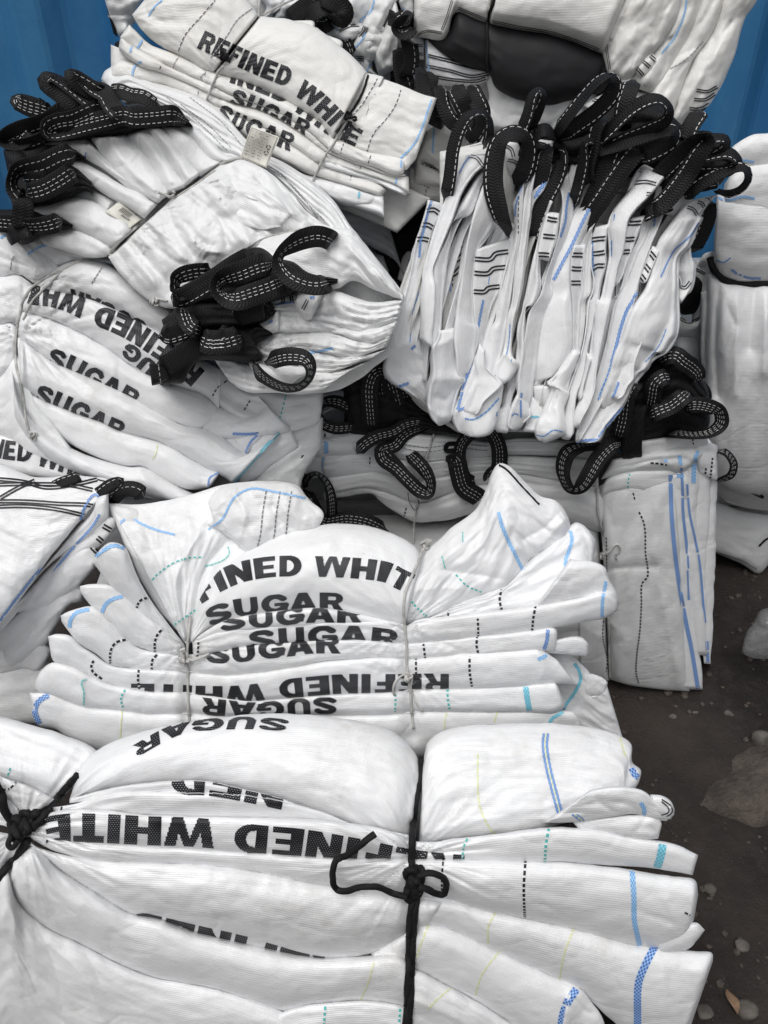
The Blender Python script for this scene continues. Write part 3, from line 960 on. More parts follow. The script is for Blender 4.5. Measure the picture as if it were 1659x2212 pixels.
a6 = A.fold('D:50,1806 90,1835 200,1858 300,1864 440,1869 545,1883 650,1904 720,1916 830,1926 905,1940 960,1950', 'D:50,1815 125,1874 200,1924 280,1971 350,1987 425,2014 480,2027 570,2047 640,2062 720,2069 800,2058 860,2025 930,1996',
            b=5.5, d=1.0, e=(40, 30), n=2.2, m=.6, wr=.45, wl=(260, 60), pin=[('D:890,1920 888,2010', 20, 1.6)], cr=[('R7:250,350 500,420 900,490 1300,520', -.35, 12), ('R7:150,340 400,470 600,560 900,640', .25, 18)])
a7b = A.fold('D:800,2060 860,2025 905,1997 980,2011 1070,2056 1140,2086 1210,2118 1250,2132 1262,2150', 'D:830,2150 880,2110 895,2098 955,2124 1030,2164 1110,2214 1170,2260 1240,2262', b=5, d=.2, e=(16, 30), n=2.3, m=.58, wl=(220, 60), pin=[('D:888,2000 885,2110', 18, 1.2)],
              cr=[('R8:870,960 910,1020 940,1106', .6, 10)])
a7c = A.fold('D:1225,2136 1255,2140 1275,2165 1300,2205 1310,2260', 'D:1205,2260 1215,2240 1225,2235 1240,2240 1260,2262', b=3.5, d=1.5, e=(20, 10), cr=[('R8:830,1000 870,1050 900,1060', -.6, 8)])
a7 = A.fold('D:12,1870 40,1850 70,1830 125,1876 200,1926 280,1973 350,1989 425,2016 480,2029 570,2049 640,2064 720,2071 800,2066 860,2060 893,2085',
            'D:10,1895 40,1959 100,2009 185,2049 250,2084 325,2114 425,2134 500,2151 600,2186 700,2171 800,2166 885,2185', b=6.5, d=1.2, e=(60, 30), n=2.2, m=.62, wr=.5, wl=(300, 70),
            cr=[('R7:80,420 200,520 400,700 560,800', -.5, 18), ('R7:130,380 300,560 500,640', .3, 22), ('R7:560,740 700,850 900,920', -.3, 24)])
a8 = A.fold('D:-70,1990 -10,1895 12,1880 40,1950 100,2005 185,2047 250,2082 325,2112 425,2132 500,2149 600,2184 640,2200', 'D:-70,2330 0,2330 100,2330 200,2330 300,2330 400,2330 500,2320 640,2320', b=6, d=3.5, e=(30, 30), n=2.4, wr=.7, wl=(300, 90),
            cr=[('R7:0,720 100,840 180,1000 280,1106', -1.2, 20), ('R7:100,560 200,760 250,900 270,1050', -.9, 26), ('R7:210,760 360,900 440,1100', .9, 30), ('R7:370,780 420,900 540,1106', -.8, 26), ('R7:10,480 20,700', .6, 22)])
a9 = A.fold('D:560,2216 620,2184 700,2169 800,2164 880,2180 896,2200', 'D:560,2300 640,2310 700,2310 800,2310 860,2310 896,2300', b=4, d=3.6, e=(30, 10), wr=.4)
a9b = A.fold('D:880,2112 896,2098 955,2126 1030,2166 1110,2216 1180,2262', 'D:880,2300 900,2310 960,2310 1030,2310 1100,2310 1180,2312', b=5, d=1.2, e=(10, 30), wr=.5, cr=[('R8:130,1000 250,1050 360,1106', .6, 16), ('R8:70,1000 0,1040', .4, 10)])
A.fold('D:-70,1790 0,1800 40,1810 60,1830', 'D:-70,1990 -40,1930 0,1880 30,1850', b=4, d=.5, e=(20, 30))

# prints
A.text('SUGAR', 'R5:1262,898 1150,887 1050,884 940,888 800,900 700,938 570,1010', 27, a1m, italic=.35)
A.text('NED', 'R7:1250,62 1040,18 880,-6 725,-2', 62, [a2, a3], cells=34)
A.text('REFINED WHITE', 'D:1010,1848 930,1840 860,1829 800,1816 735,1804 655,1791 560,1782 430,1767 320,1763 185,1757 120,1760 80,1770', 63, a4, cells=34)
A.text('REFINED', 'R7:1500,828 1340,806 1200,768 1085,733 990,710 880,686 720,648 560,612', 52, a6, cells=34)
# coloured yarns
A.strip('R8:712,262 700,330 695,410', 6, 'dash_teal', a4); A.strip('R8:360,305 345,340 338,392', 4.5, 'dash_teal', a4)
A.strip('R8:1205,330 1196,380 1180,432', 17, 'check_teal', a4)
A.strip('R8:257,385 250,470 250,560', 4, 'dash_black', a5); A.strip('R8:611,402 604,520 608,648', 5.5, 'dash_black', a5)
A.strip('R8:1072,436 1080,560 1082,660 1105,768', 11, 'check_sky', a5)
A.strip('R8:1300,625 1330,640', 4, 'dash_black', a5)
A.strip('R8:480,625 450,690 450,760', 3.5, 'line_yellow', [a6b, a7b]); A.strip('R8:820,695 780,800 758,915', 3.5, 'line_yellow', a6b)
A.strip('R8:1170,770 1130,850 1100,930 1095,1106 1090,1160', 16, 'check_blue', a6b)
A.strip('R8:500,790 420,900 395,985', 3.5, 'line_yellow', a7b); A.strip('R8:192,680 160,760 140,820', 3.5, 'line_yellow', [a6b, a7b]); A.strip('R8:290,950 220,1010 190,1045', 3.5, 'line_yellow', a9b)
A.strip('R8:832,955 795,1010 775,1060 765,1120', 17, 'check_blue', [a7b, a7c])
A.strip('R8:405,-60 405,60 415,170 450,250 485,295', 3.5, 'line_yellow', aR)
for dx, c in ((-9, 'check_blue'), (0, 'line_yellow'), (9, 'check_blue')):
    A.strip('R8:%d,-150 %d,-100 %d,0 %d,80 %d,200' % (700 + dx, 695 + dx, 710 + dx, 730 + dx, 762 + dx), 5.5 if dx else 3, c, aR)
    A.strip('R8:%d,200 %d,230' % (822 + dx, 860 + dx), 4.5, c, [aR2, aR])
A.strip('R6:1020,975 1045,1060', 3.5, 'line_yellow', aR)
A.strip('R8:1070,0 1085,30 1100,40', 13, 'check_blue', aR)
A.strip('R8:1110,150 1125,180 1122,205', 9, 'check_sky', aR2)
for q in ('R8:1200,135 1240,165 1245,190 1220,210 1180,212', 'R8:1200,145 1228,172 1230,190 1205,203 1180,204'):
    A.strip(q, 2.6, 'line_black', tip, step=2)
A.strip('R7:1615,840 1590,930 1555,1010', 3, 'line_yellow', [a7]); A.strip('R7:1405,1030 1400,1106 1400,1150', 5, 'dash_teal', a9)
A.strip('R8:70,1040 65,1106', 5, 'dash_teal', [a9, a9b])
A.strip('R7:70,60 40,90 10,95', 4, 'dash_black'); A.strip('R7:300,125 270,160 262,190', 4, 'dash_black', a3); A.strip('R7:205,310 195,340', 4, 'dash_black', a5)
A.strip('R7:45,0 30,40', 4, 'dash_teal', a1)
# ropes
A.tube('D:911,1640 906,1690 897,1740 891,1800 889,1860 891,1890', .52, 'rope_black', lift=1.6)
A.tube('D:898,1932 888,1960 884,2010 882,2080 880,2140 876,2214 872,2280', .52, 'rope_black', lift=1.6)
A.tube('D:902,1930 897,1965 894,2010 890,2080 888,2140 884,2214 880,2280', .52, 'rope_black', lift=1.6)
A.tube('D:168,1674 140,1705 115,1735 92,1765 70,1790', .56, 'rope_black', lift=1.6)
A.tube('D:-10,1690 4,1720 10,1750 25,1775 40,1790', .60, 'rope_black', lift=1.6)
A.tube('D:60,1815 35,1850 10,1880 -20,1915', .60, 'rope_black', lift=1.6)
# loose end and knots
A.tube('R7:1620,285,3 1560,330,3.5 1500,375,3.5 1450,400,3 1440,440,3 1438,490,2.6 1455,525,2.6 1500,530,2.5 1560,515,2.5 1620,512,2.5 R8:0,525,2.4 60,548,2.6 100,560,3.2', .47, 'rope_black', hug=True, lift=1.2)
A.tube('R8:150,470,3.5 190,455,3 230,460,2.5 262,480,2 270,510,2 260,545,2 230,545,2.4 190,525,3 150,515,3.6', .47, 'rope_black', hug=True, lift=1.2)
def knot(b, s, r, rt, mat, n=3, name='knot', seed=0, out=1.0):
    """an overhand knot: one cord wound over itself, resting on the cloth"""
    P = px(s)[0]
    h = b.hit(P[0], P[1], b.folds)
    s0 = (h[0] if h else float(b.plane.depth(P[0], P[1]))) - out * r / 100
    t = np.linspace(0, 2 * math.pi, 150)
    rnd = random.Random(seed)
    a = rnd.uniform(0, 6)
    X = (np.sin(t) + 2 * np.sin(2 * t)) / 3 * r; Y = (np.cos(t) - 2 * np.cos(2 * t)) / 3 * r; Zz = -np.sin(3 * t) * r * .42
    Xr, Yr = X * math.cos(a) - Y * math.sin(a), X * math.sin(a) + Y * math.cos(a)
    d = dirs(P[0], P[1])
    k = FOC / s0 / 100
    Q = world(P[0] + Xr * k, P[1] + Yr * k * 1.1, s0 - Zz / 100)
    tubeworld(Q, rt / 100, mat, b.root, name)
    t = np.linspace(0, 2 * math.pi, 70)
    X, Y, Zz = np.cos(t) * r * .5, np.sin(t) * r * .28, np.sin(t + 1) * r * .9
    Xr, Yr = X * math.cos(a) - Y * math.sin(a), X * math.sin(a) + Y * math.cos(a)
    Q = world(P[0] + Xr * k, P[1] + Yr * k * 1.6, s0 - Zz / 100)
    tubeworld(Q, rt / 100, mat, b.root, name)
knot(A, 'D:896,1892', 1.45, .5, 'rope_black', seed=1)
knot(A, 'D:890,1925', 1.35, .5, 'rope_black', seed=2)
knot(A, 'D:899,1908', 1.2, .48, 'rope_black', seed=12)
knot(A, 'D:40,1788', 1.6, .52, 'rope_black', seed=3)
knot(A, 'D:62,1775', 1.5, .52, 'rope_black', seed=4)
knot(A, 'D:80,1768', 1.1, .5, 'rope_black', seed=5)
A.tube('D:25,1805,1 18,1825,1 25,1832,1 40,1815,1.5', .4, 'rope_black', lift=1.4)

# ================================================================ second bundle, tied with grey twine
B = Bundle('bag_bundle', 'bulging bundle of white bags, refined white sugar print on its dome, tied with grey twine', 'bag bundle', Plane(640, 1560, 1.04, 76), 'tied bundles of folded bulk bags')
B.ties = [(406, 1395, 110, .5), (877, 1352, 110, .5), (883, 1470, 80, .35)]; B.dn = (3.2, .44); B.es = .5; B.hem = 1; B.bs_ = .82
Bup = Plane(640, 1380, 1.10, 48)
# back flap, upper left
b0 = B.fold('D:232,1090 300,1092 400,1075 480,1050 560,1042 640,1050 662,1075 697,1112', 'D:396,1385 400,1387 405,1388 412,1388', b=4, d=-1, plane=Bup, n=2.2, m=.6, e=(10, 20), wr=.6, wl=(60, 200),
            fac=1.0, fs=60, cr=[('R5:860,90 760,300 800,540', 1.6, 14), ('R5:1000,110 880,260 830,480', -1.6, 16), ('R5:560,60 680,200 760,450', .5, 18), ('R5:850,80 1000,30 1300,60', -.6, 18), ('R5:1260,60 1100,150 930,290', .6, 12), ('D:560,1050 575,1090 520,1180', -.6, 12)])
b0r = B.fold('D:470,1120 450,1090 480,1055 560,1044 640,1052 662,1078 697,1112 690,1138', 'D:450,1130 500,1160 540,1190 580,1170 640,1150 690,1140', b=3.5, d=2.2, plane=Bup, fac=1.6, fs=44, n=2.4, e=(20, 14), cz=.5, cr=[('D:500,1060 530,1110 520,1160', .8, 8), ('D:600,1050 590,1100 620,1140', -.7, 8)])
B.fold('D:232,1086 262,1150 300,1240 340,1310 380,1362', 'D:300,1096 350,1200 385,1300 402,1378', b=2, d=-1.2, plane=Bup)
# fanned ends left of the twine
bl1 = B.fold('R5:410,190 470,138 530,150 560,200 600,300 660,400 740,510 800,578', 'R5:405,215 440,262 500,335 560,395 620,462 700,525 790,602', b=3.0, d=0, e=(20, 20), wl=(120, 30))
bl2 = B.fold('R5:343,322 400,318 470,320 520,350 600,420 700,500 795,590', 'R5:345,340 370,372 420,432 470,492 540,552 640,592 720,614 800,622', b=3.0, d=.4, e=(20, 20), wl=(120, 30), cr=[('R5:370,330 380,400 440,470', .4, 8)])
bl3 = B.fold('R5:263,450 330,425 400,415 460,450 520,520 600,590 700,610 800,622 900,615 960,600 1100,575 1300,560 1500,552 1659,560 R6:100,568 300,550 500,530 640,512 740,508 746,560',
             'R5:268,472 300,512 340,562 420,612 480,657 560,672 650,682 830,690 1000,706 1200,682 1400,642 1530,632 1659,632 R6:100,636 200,633 400,622 560,605 700,598 744,592', b=2.6, d=.6, e=(20, 10), wl=(220, 30),
             pin=[('R5:810,560 812,700', 16, 1.5), ('R6:95,540 97,650', 14, 1)])
B.fold('R6:640,592 760,552 850,545 884,572', 'R6:640,602 740,604 820,612 884,616', b=1.8, d=-.4, e=(10, 12))
b1r2 = B.fold('R6:432,352 560,300 612,225 700,150 780,90 830,50 880,80 915,130', 'R6:130,482 200,472 300,462 420,455 600,425 770,392 855,370 870,300 905,200', b=4, d=.4, plane=Bup, e=(30, 50), wr=.5, fac=.5, fs=50,
              cr=[('R6:630,250 720,180 840,120', .7, 10), ('R6:620,290 740,230 850,230', -.6, 10), ('R6:500,350 700,250', .5, 12)])
b1r3 = B.fold('R6:800,210 880,215 950,245 965,290 1000,350 1012,410', 'R6:640,425 760,395 850,372 900,400 950,415 1005,415', b=2.5, d=0, e=(20, 12), fac=.6, fs=40)
b1r1 = B.fold('D:876,1290 882,1262 895,1232 930,1186 980,1140 1030,1100 1050,1060 1076,1004 1100,1010 1140,1050 1165,1072 1205,1088 1230,1125', 'D:876,1345 905,1338 980,1308 1045,1282 1108,1258 1130,1228 1140,1206 1175,1186 1210,1166 1232,1135', b=5, d=1.6, plane=Bup, n=2.2, m=.6, e=(40, 40),
              wr=.7, fac=.6, fs=70, cr=[('R6:90,340 300,180 480,20', .8, 22), ('R6:250,250 400,270 560,300', -.9, 14), ('R6:500,0 560,120 620,190', .8, 12), ('R6:640,180 720,100 780,30', .7, 10), ('R6:600,120 700,60 760,0', -.8, 9),
                  ('D:1080,1040 1120,1120 1060,1200', -.5, 14), ('R6:100,345 260,330 430,345', .4, 16)])
B.tube('D:1078,1004 1095,1015 1125,1048 1155,1080 1165,1090', .18, 'rope_black', lift=2, name='drawstring')
# two dome bags with the print
b2 = B.fold('D:415,1388 470,1364 550,1354 650,1346 725,1343 830,1346 875,1354 900,1342 950,1335 1040,1325 1150,1312 1245,1295 1310,1280 1335,1300',
            'D:417,1420 475,1406 550,1394 650,1386 750,1382 829,1385 880,1390 980,1381 1080,1371 1150,1362 1260,1341 1305,1333 1335,1315', b=2.6, d=.5, e=(10, 16), wl=(260, 30), pin=[('R6:93,480 97,580', 14, 1)])
b1b = B.fold('D:415,1384 480,1345 520,1335 600,1322 700,1316 780,1330 876,1350', 'D:417,1392 475,1371 550,1360 650,1352 725,1348 830,1351 876,1360', b=2.0, d=.9, e=(20, 20), wl=(220, 40))
b1 = B.fold('D:412,1385 422,1335 435,1292 470,1240 520,1200 600,1158 680,1140 740,1134 800,1141 860,1161 900,1190 912,1215', 'D:416,1390 450,1356 500,1341 600,1326 700,1320 780,1334 840,1347 876,1354', b=7, d=1.8, plane=Bup, n=2.1, m=.66, e=(30, 30), wr=.5, wl=(260, 90),
            cr=[('R5:830,550 900,400 1040,220', .5, 20), ('R5:860,520 1000,440 1300,420', -.4, 16), ('R6:85,480 120,330 160,190', .5, 16), ('R6:0,130 80,200 90,350', -.3, 20)])
# lower folds
bl4 = B.fold('R5:208,540 250,530 300,540 350,580 420,630 480,665 600,680 800,694 1000,707 1200,682 1400,650 1659,630 R6:100,636 400,606 600,593 680,600 750,640',
             'R5:213,572 232,640 300,662 400,712 470,742 580,767 700,777 800,780 900,794 1080,815 1250,802 1450,787 1659,779 R6:140,766 300,762 450,757 600,752 700,738 800,738 832,742', b=3.2, d=.7, e=(16, 14), wl=(260, 40),
             pin=[('R5:810,680 812,790', 16, 1.6), ('R6:100,620 110,770', 16, 1.6)], cr=[('R6:660,600 690,660 680,730', .6, 8), ('R6:730,640 800,690 820,740', -.5, 8)])
bl5 = B.fold('R5:148,740 180,690 230,655 300,667 400,714 470,744 580,769 700,779 800,783 900,796 1080,817 1250,805 1450,789 1659,781 R6:140,768 300,764 450,758 600,752 700,742 748,738',
             'R5:150,757 180,777 260,798 350,837 500,852 640,870 800,870 1000,882 1200,874 1400,876 1659,874 R6:50,870 200,862 400,860 620,862 740,866 782,835', b=3.0, d=.8, e=(16, 10), wl=(260, 40),
             pin=[('R5:812,780 814,880', 16, 1.6), ('R6:112,760 120,880', 16, 1.6)], cr=[('R5:352,730 358,790 365,835', .6, 7), ('R6:750,740 760,790 785,830', .5, 7)])
bl6 = B.fold('R5:128,790 210,785 290,815 360,838 500,853 640,871 800,872 1000,884 1200,876 1400,878 1659,876 R6:150,862 300,862 480,866 700,864 820,870 850,905',
             'R5:140,862 170,917 250,938 330,1005 430,1035 560,1080 800,1100 1000,1100 1300,1080 1659,1100 R6:150,1060 300,1000 500,960 700,940 860,935', b=4, d=.4, e=(16, 14), wl=(260, 60), pin=[('R5:814,860 816,960', 16, 1.4), ('R6:118,860 125,960', 18, 1.4)],
             cr=[('R5:640,870 660,930 640,1000', -.4, 14), ('R5:130,795 150,830 150,900', .4, 7)])
br = B.fold('R6:690,600 790,598 832,640 882,690 905,720 962,745', 'R6:700,932 780,930 850,932 905,945 962,960 1034,985', b=2, d=-.6, e=(16, 16), fac=.9, fs=36, wr=.5, plane=Plane(1200, 1500, 1.10, 76))
B.fold('R6:870,700 905,706 940,720 964,740', 'R6:860,790 890,800 930,790 960,775', b=1.6, d=0, e=(10, 10), fac=.6, fs=20, step=3, plane=Plane(1200, 1500, 1.10, 76))
# prints
B.text('FINED WHIT', 'R5:868,400 905,376 950,348 1040,307 1150,284 1250,278 1350,280 1480,284 1659,304 R6:40,325 98,352', 45, b1, italic=.05, cells=32)
B.text('SUGAR', 'R5:905,500 1000,462 1120,445 1250,432 1380,428 1490,432', 40, b1, cells=30)
B.text('SUGAR', 'R5:950,520 1060,502 1180,498 1300,482 1430,478 1570,485', 40, b1b, cells=28)
B.text('SUGAR', 'R5:1075,602 1200,588 1330,580 1450,575 1570,578 1659,588 R6:60,598', 42, [b2], cells=28)
B.text('SUGAR', 'R5:885,650 980,655 1110,640 1250,625 1350,612 1475,612', 42, bl3, cells=28)
B.text('REFINED WHITE', 'R6:290,700 170,698 100,700 0,700 R5:1610,700 1500,700 1380,708 1260,720 1150,735 1050,748 950,752 850,750 750,745 650,742 560,742', 42, bl4, cells=28)
B.text('SUGAR', 'R5:1460,800 1340,802 1220,812 1100,822 980,812 870,800', 37, bl5, cells=28)
0 and B.text('REFI', 'R6:450,394 350,408 260,420 150,438', 34, [b2], cells=28)
# yarns
B.strip('R5:400,205 440,170 490,145 540,155', 8, 'check_sky', bl1); B.strip('R5:590,415 600,390 620,375 650,372', 5, 'dash_black', bl1)
B.strip('R5:440,435 455,400 490,375 530,365', 8, 'check_sky', bl2); B.strip('R5:670,612 668,570 680,530 703,505', 5, 'dash_black', bl2)
B.strip('R5:300,500 305,465 330,435 385,420', 8, 'check_sky', bl3); B.strip('R5:475,655 478,600 500,565 550,550', 5, 'dash_black', bl3); B.strip('R5:655,680 658,640 680,615', 5, 'dash_black', bl3); B.strip('R5:852,625 856,590 856,555', 4, 'dash_black', [b2, bl3])
B.strip('R5:440,722 400,690 395,660 405,643', 5, 'dash_black', bl4); B.strip('R5:602,765 596,720 600,675', 5, 'dash_black', bl4)
B.strip('R5:360,835 362,780 352,735 375,722', 3.6, 'line_teal', bl5); B.strip('R5:530,845 522,805 540,768', 4.2, 'dash_teal', bl5)
B.strip('R5:170,915 150,860 165,820 210,790', 11, 'check_blue', bl6); B.strip('R5:528,860 520,950 518,1000', 3, 'line_yellow', bl6)
B.strip('R5:635,320 680,270 750,220 820,198 880,195', 3.6, 'dash_teal', b0); B.strip('R5:740,495 800,455 850,420', 3.6, 'dash_teal', b0)
B.strip('R5:510,55 560,20 600,45 660,72 755,98', 5, 'check_sky', b0); B.strip('R5:900,75 960,30 1010,-60 1080,-100 1200,-85 1320,-60', 4.5, 'check_sky', [b0r, b0])
B.strip('R5:885,235 960,210 990,180 985,150', 3, 'line_teal', b0)
for x in (1130, 1190, 1240): B.strip('R5:%d,-90 %d,0 %d,100 %d,160' % (x + 20, x + 5, x - 5, x - 20), 3, 'line_grey', [b0r, b0])
B.strip('R6:495,0 510,60 540,130 570,190 600,250', 7.5, 'check_sky', b1r1); B.strip('R6:805,80 812,120 800,165 785,210 790,300 800,375', 7.5, 'check_sky', b1r2)
B.strip('R6:90,340 130,400 185,452', 4.5, 'dash_teal', b1r1); B.strip('R6:310,270 360,320 425,348', 3.6, 'dash_teal', b1r1); B.strip('R6:265,245 250,190', 3, 'line_teal', b1r1); B.strip('R6:340,130 340,85', 3, 'line_teal', b1r1)
B.strip('R6:277,465 278,415', 4, 'dash_black', [b1r2, b1r1]); B.strip('R6:513,437 500,380 512,318', 5, 'dash_black', [b1r2, b1r1])
B.strip('R6:408,540 405,460', 4.5, 'dash_black', b2); B.strip('R6:640,512 645,460 655,405', 5, 'dash_black', b2); B.strip('R6:960,300 945,380 942,455', 7, 'check_sky', [b2, b1r3])
B.strip('R6:178,632 170,570', 4.5, 'dash_black', bl3); B.strip('R6:410,620 400,580 402,540', 5, 'dash_black', bl3); B.strip('R6:692,595 705,550 708,508', 8, 'check_blue', bl3)
B.strip('R6:138,705 138,635', 4.5, 'dash_black', bl4); B.strip('R6:380,755 370,690 370,625', 5, 'dash_black', bl4); B.strip('R6:665,638 700,620 712,600', 8, 'check_sky', bl4)
B.strip('R6:48,865 50,790', 4.2, 'dash_teal', bl5); B.strip('R6:283,852 275,800 275,762', 5, 'dash_teal', bl5); B.strip('R6:628,858 618,800 612,755', 12, 'check_teal', bl5)
B.strip('R6:265,960 262,900 275,855', 3, 'line_yellow', bl6); B.strip('R6:475,910 490,865', 3, 'line_yellow', bl6)
B.strip('R6:705,925 730,890 770,865 785,835 830,770 850,720 840,680 822,655', 7, 'check_teal', [br, bl6])
# twine
B.tube('R5:822,450 815,520 808,600 806,640 812,700 812,760 813,830 818,905 818,960', .26, 'twine', lift=1.6, name='twine', amp=.1)
B.tube('R6:205,120 170,160 150,210 115,290 92,350 84,420 90,500 98,580 98,650 105,720 115,790 118,850 128,935', .26, 'twine', lift=1.6, name='twine', amp=.1)
B.tube('R6:45,790 40,760 60,720 95,700 120,715 115,760 140,820 165,860', .24, 'twine', lift=1.6, name='twine', amp=.1)
knot(B, 'R5:800,630', 1.0, .25, 'twine', seed=7); knot(B, 'R5:795,642', .8, .25, 'twine', seed=9); knot(B, 'R6:103,712', .8, .22, 'twine', seed=8); knot(B, 'R6:180,140', .8, .24, 'twine', seed=6)
B.tube('R5:800,632,1 840,640,1 870,628,.6 905,612,.4', .24, 'twine', lift=1.6, name='twine'); B.tube('R5:795,630,1 780,600,1 800,590,1', .24, 'twine', lift=1.6, name='twine')
# ================================================================ grey stack standing at the right
C = Bundle('bag_stack', 'grimy grey stack of folded bags on the dirt, blue striped sheets at its right end', 'bag stack', Plane(1400, 1495, 1.47, 84), 'tied bundles of folded bulk bags', 'grey_white')
cm = dict(wl=(160, 22), wr=.5)
C.fold('D:650,860 760,850 900,860 1050,870 1300,870 1450,880 1520,935', 'D:660,960 760,950 900,950 1050,960 1300,965 1500,960 1545,965', b=2, d=-6, plane=Plane(1000, 950, 1.58, 35), fac=.5, fs=60)
c5 = C.fold('D:640,1150 800,1180 900,1190 1000,1180 1150,1150 1290,1120', 'D:640,1400 800,1420 900,1420 1100,1470 1250,1482 1316,1466', b=4, d=-2, fac=.5, fs=60, **cm)
c4 = C.fold('U4:300,1190 560,1150 700,1150 850,1190 1000,1250 1100,1270 1300,1210 1659,1110 R4:940,1030 R6:960,0', 'U4:300,1240 700,1190 760,1235 900,1335 1060,1415 1300,1405 1659,1340 R6:940,80', b=3.4, d=0, e=(20, 10), cr=[('U4:520,1200 650,1270 760,1330', -.5, 14)], **cm)
c3 = C.fold('U4:330,1060 400,1050 700,1015 850,1035 1000,1085 1200,1065 1400,1035 1659,1005 R4:930,1000', 'U4:330,1200 560,1145 700,1138 850,1185 1000,1245 1100,1262 1300,1202 1659,1105 R4:940,1040', b=2.2, d=.4, rip=.5, ripn=3, e=(14, 10), **cm)
c2 = C.fold('U4:260,870 540,865 700,880 900,900 1100,930 1400,905 1659,890 R4:920,880', 'U4:280,1052 400,1047 700,1012 850,1032 1000,1082 1200,1062 1400,1032 1659,1002 R4:930,1000', b=2.2, d=.5, rip=.6, ripn=4, e=(14, 10), **cm)
c1 = C.fold('U4:150,750 400,690 560,672 750,690 900,702 1200,715 1500,745 1659,770 R4:600,790 900,800 1060,800', 'U4:150,880 330,885 540,865 700,880 900,900 1100,930 1400,908 1659,890 R4:500,860 700,860 930,880', b=2.4, d=.3, rip=.9, ripn=6, e=(14, 14), **cm)
c0 = C.fold('U4:108,690 130,688 250,684 400,672 480,668', 'U4:100,1050 160,1050 240,1050 270,1045 300,1040', b=1.2, d=1.2, e=(0, 0), mat='white', wl=(60, 100), fac=.3, fs=40)
c0b = C.fold('U4:160,850 220,740 400,750 560,790 600,860', 'U4:200,890 300,880 420,870 520,860 600,870', b=1.6, d=1.9, mat='white', fac=.4, fs=30)
c0c = C.fold('U4:300,880 400,880 560,862 800,880 860,900', 'U4:290,1045 430,1040 600,1025 750,1010 870,1010', b=1.8, d=1.2, mat='white', fac=.3, fs=40)
# right end: tall sheets and folded tops
cs4 = C.fold('R4:1405,800 1430,820 1440,900 R6:1428,0 1425,250 1415,500 1410,655', 'R4:1330,790 1370,850 R6:1330,0 1340,250 1370,500 1385,655', b=1.4, d=-2.0, e=(6, 6), mat='white', wl=(200, 30), jit=2.5)
cs3 = C.fold('R4:1380,830 1400,880 1410,960 R6:1400,0 1390,200 1385,480 1380,560', 'R4:1300,850 1320,960 R6:1310,0 1320,250 1340,480 1350,560', b=1.6, d=-.8, e=(6, 6), mat='white', wl=(200, 30), jit=2.5)
cs2 = C.fold('R4:1345,860 1360,960 R6:1350,0 1350,150 1365,350 1385,500 1390,620', 'R4:1260,880 1270,960 R6:1280,0 1290,250 1330,500 1350,620', b=1.8, d=.1, e=(6, 6), mat='white', wl=(200, 30), jit=2)
cs1 = C.fold('R4:1300,930 1300,1000 R6:1310,0 1315,200 1330,450 1370,700 1372,768', 'R4:1180,950 1190,1000 R6:1170,0 1180,250 1200,500 1240,700 1270,765', b=2.6, d=.6, e=(8, 6), mat='white', wl=(240, 40))
cmn = C.fold('R4:930,1000 1000,960 1060,940 1160,945 1240,950 1265,965', 'R6:975,715 1010,728 1060,742 1150,755 1250,765 1320,771', b=4.5, d=1.0, n=3, m=.5, e=(14, 20), wr=.6, wl=(70, 170), fac=.35, fs=90,
             cr=[('R6:960,250 1060,240 1170,235', -.9, 9), ('R6:1170,235 1130,330 1125,300', -.6, 10), ('R6:1125,300 1110,400 1100,560', .5, 12), ('R6:1190,0 1180,250 1230,500 1280,760', .7, 10), ('R6:980,480 1040,560 1000,700', .7, 16), ('R4:1000,960 960,1040 R6:990,60', -.6, 12)], pin=[('R4:915,980 R6:945,200 962,300 975,720', 14, 1.6)])
cml = C.fold('R6:830,380 880,400 920,430 955,440', 'R6:840,700 880,712 920,718 968,724', b=2.5, d=.3, e=(6, 6), wl=(60, 160), cr=[('R6:860,500 940,540', .5, 14)])
ct1 = C.fold('T4:520,1330 760,1285 1000,1235 1200,1225 1260,1250 1290,1290', 'T4:430,1480 640,1440 800,1425 1000,1425 1060,1440 1080,1460', b=2.2, d=1.4, e=(20, 14), rip=.4, ripn=2, fac=.3, fs=40, cr=[('T4:960,1330 1020,1380 1060,1450', .5, 8)])
ct2 = C.fold('T4:430,1560 470,1500 560,1455 640,1435 800,1425 900,1425 1000,1420 1060,1440', 'T4:420,1640 500,1600 640,1605 760,1590 880,1570 960,1540 1040,1480 1060,1462', b=1.6, d=2.0, e=(10, 10), mat='grey_white', fac=.3, fs=40)
ct3 = C.fold('T4:690,1180 860,1160 990,1145 1100,1125 1290,1128 1320,1190', 'T4:740,1290 900,1265 1100,1235 1260,1215 1290,1220 1330,1230', b=1.6, d=.8, e=(10, 10), mat='white', fac=.3, fs=30)
ct4 = C.fold('T4:1200,1240 1260,1210 1330,1200 1390,1220', 'T4:1230,1400 1280,1440 1340,1480 1385,1480', b=1.6, d=1.2, e=(8, 8), mat='white', fac=.5, fs=30)
ct5 = C.fold('T4:1040,1440 1080,1400 1120,1420 1160,1430', 'T4:1000,1650 1040,1660 1100,1659 1160,1659', b=1.4, d=1.6, e=(8, 8), mat='white', fac=.4, fs=30)
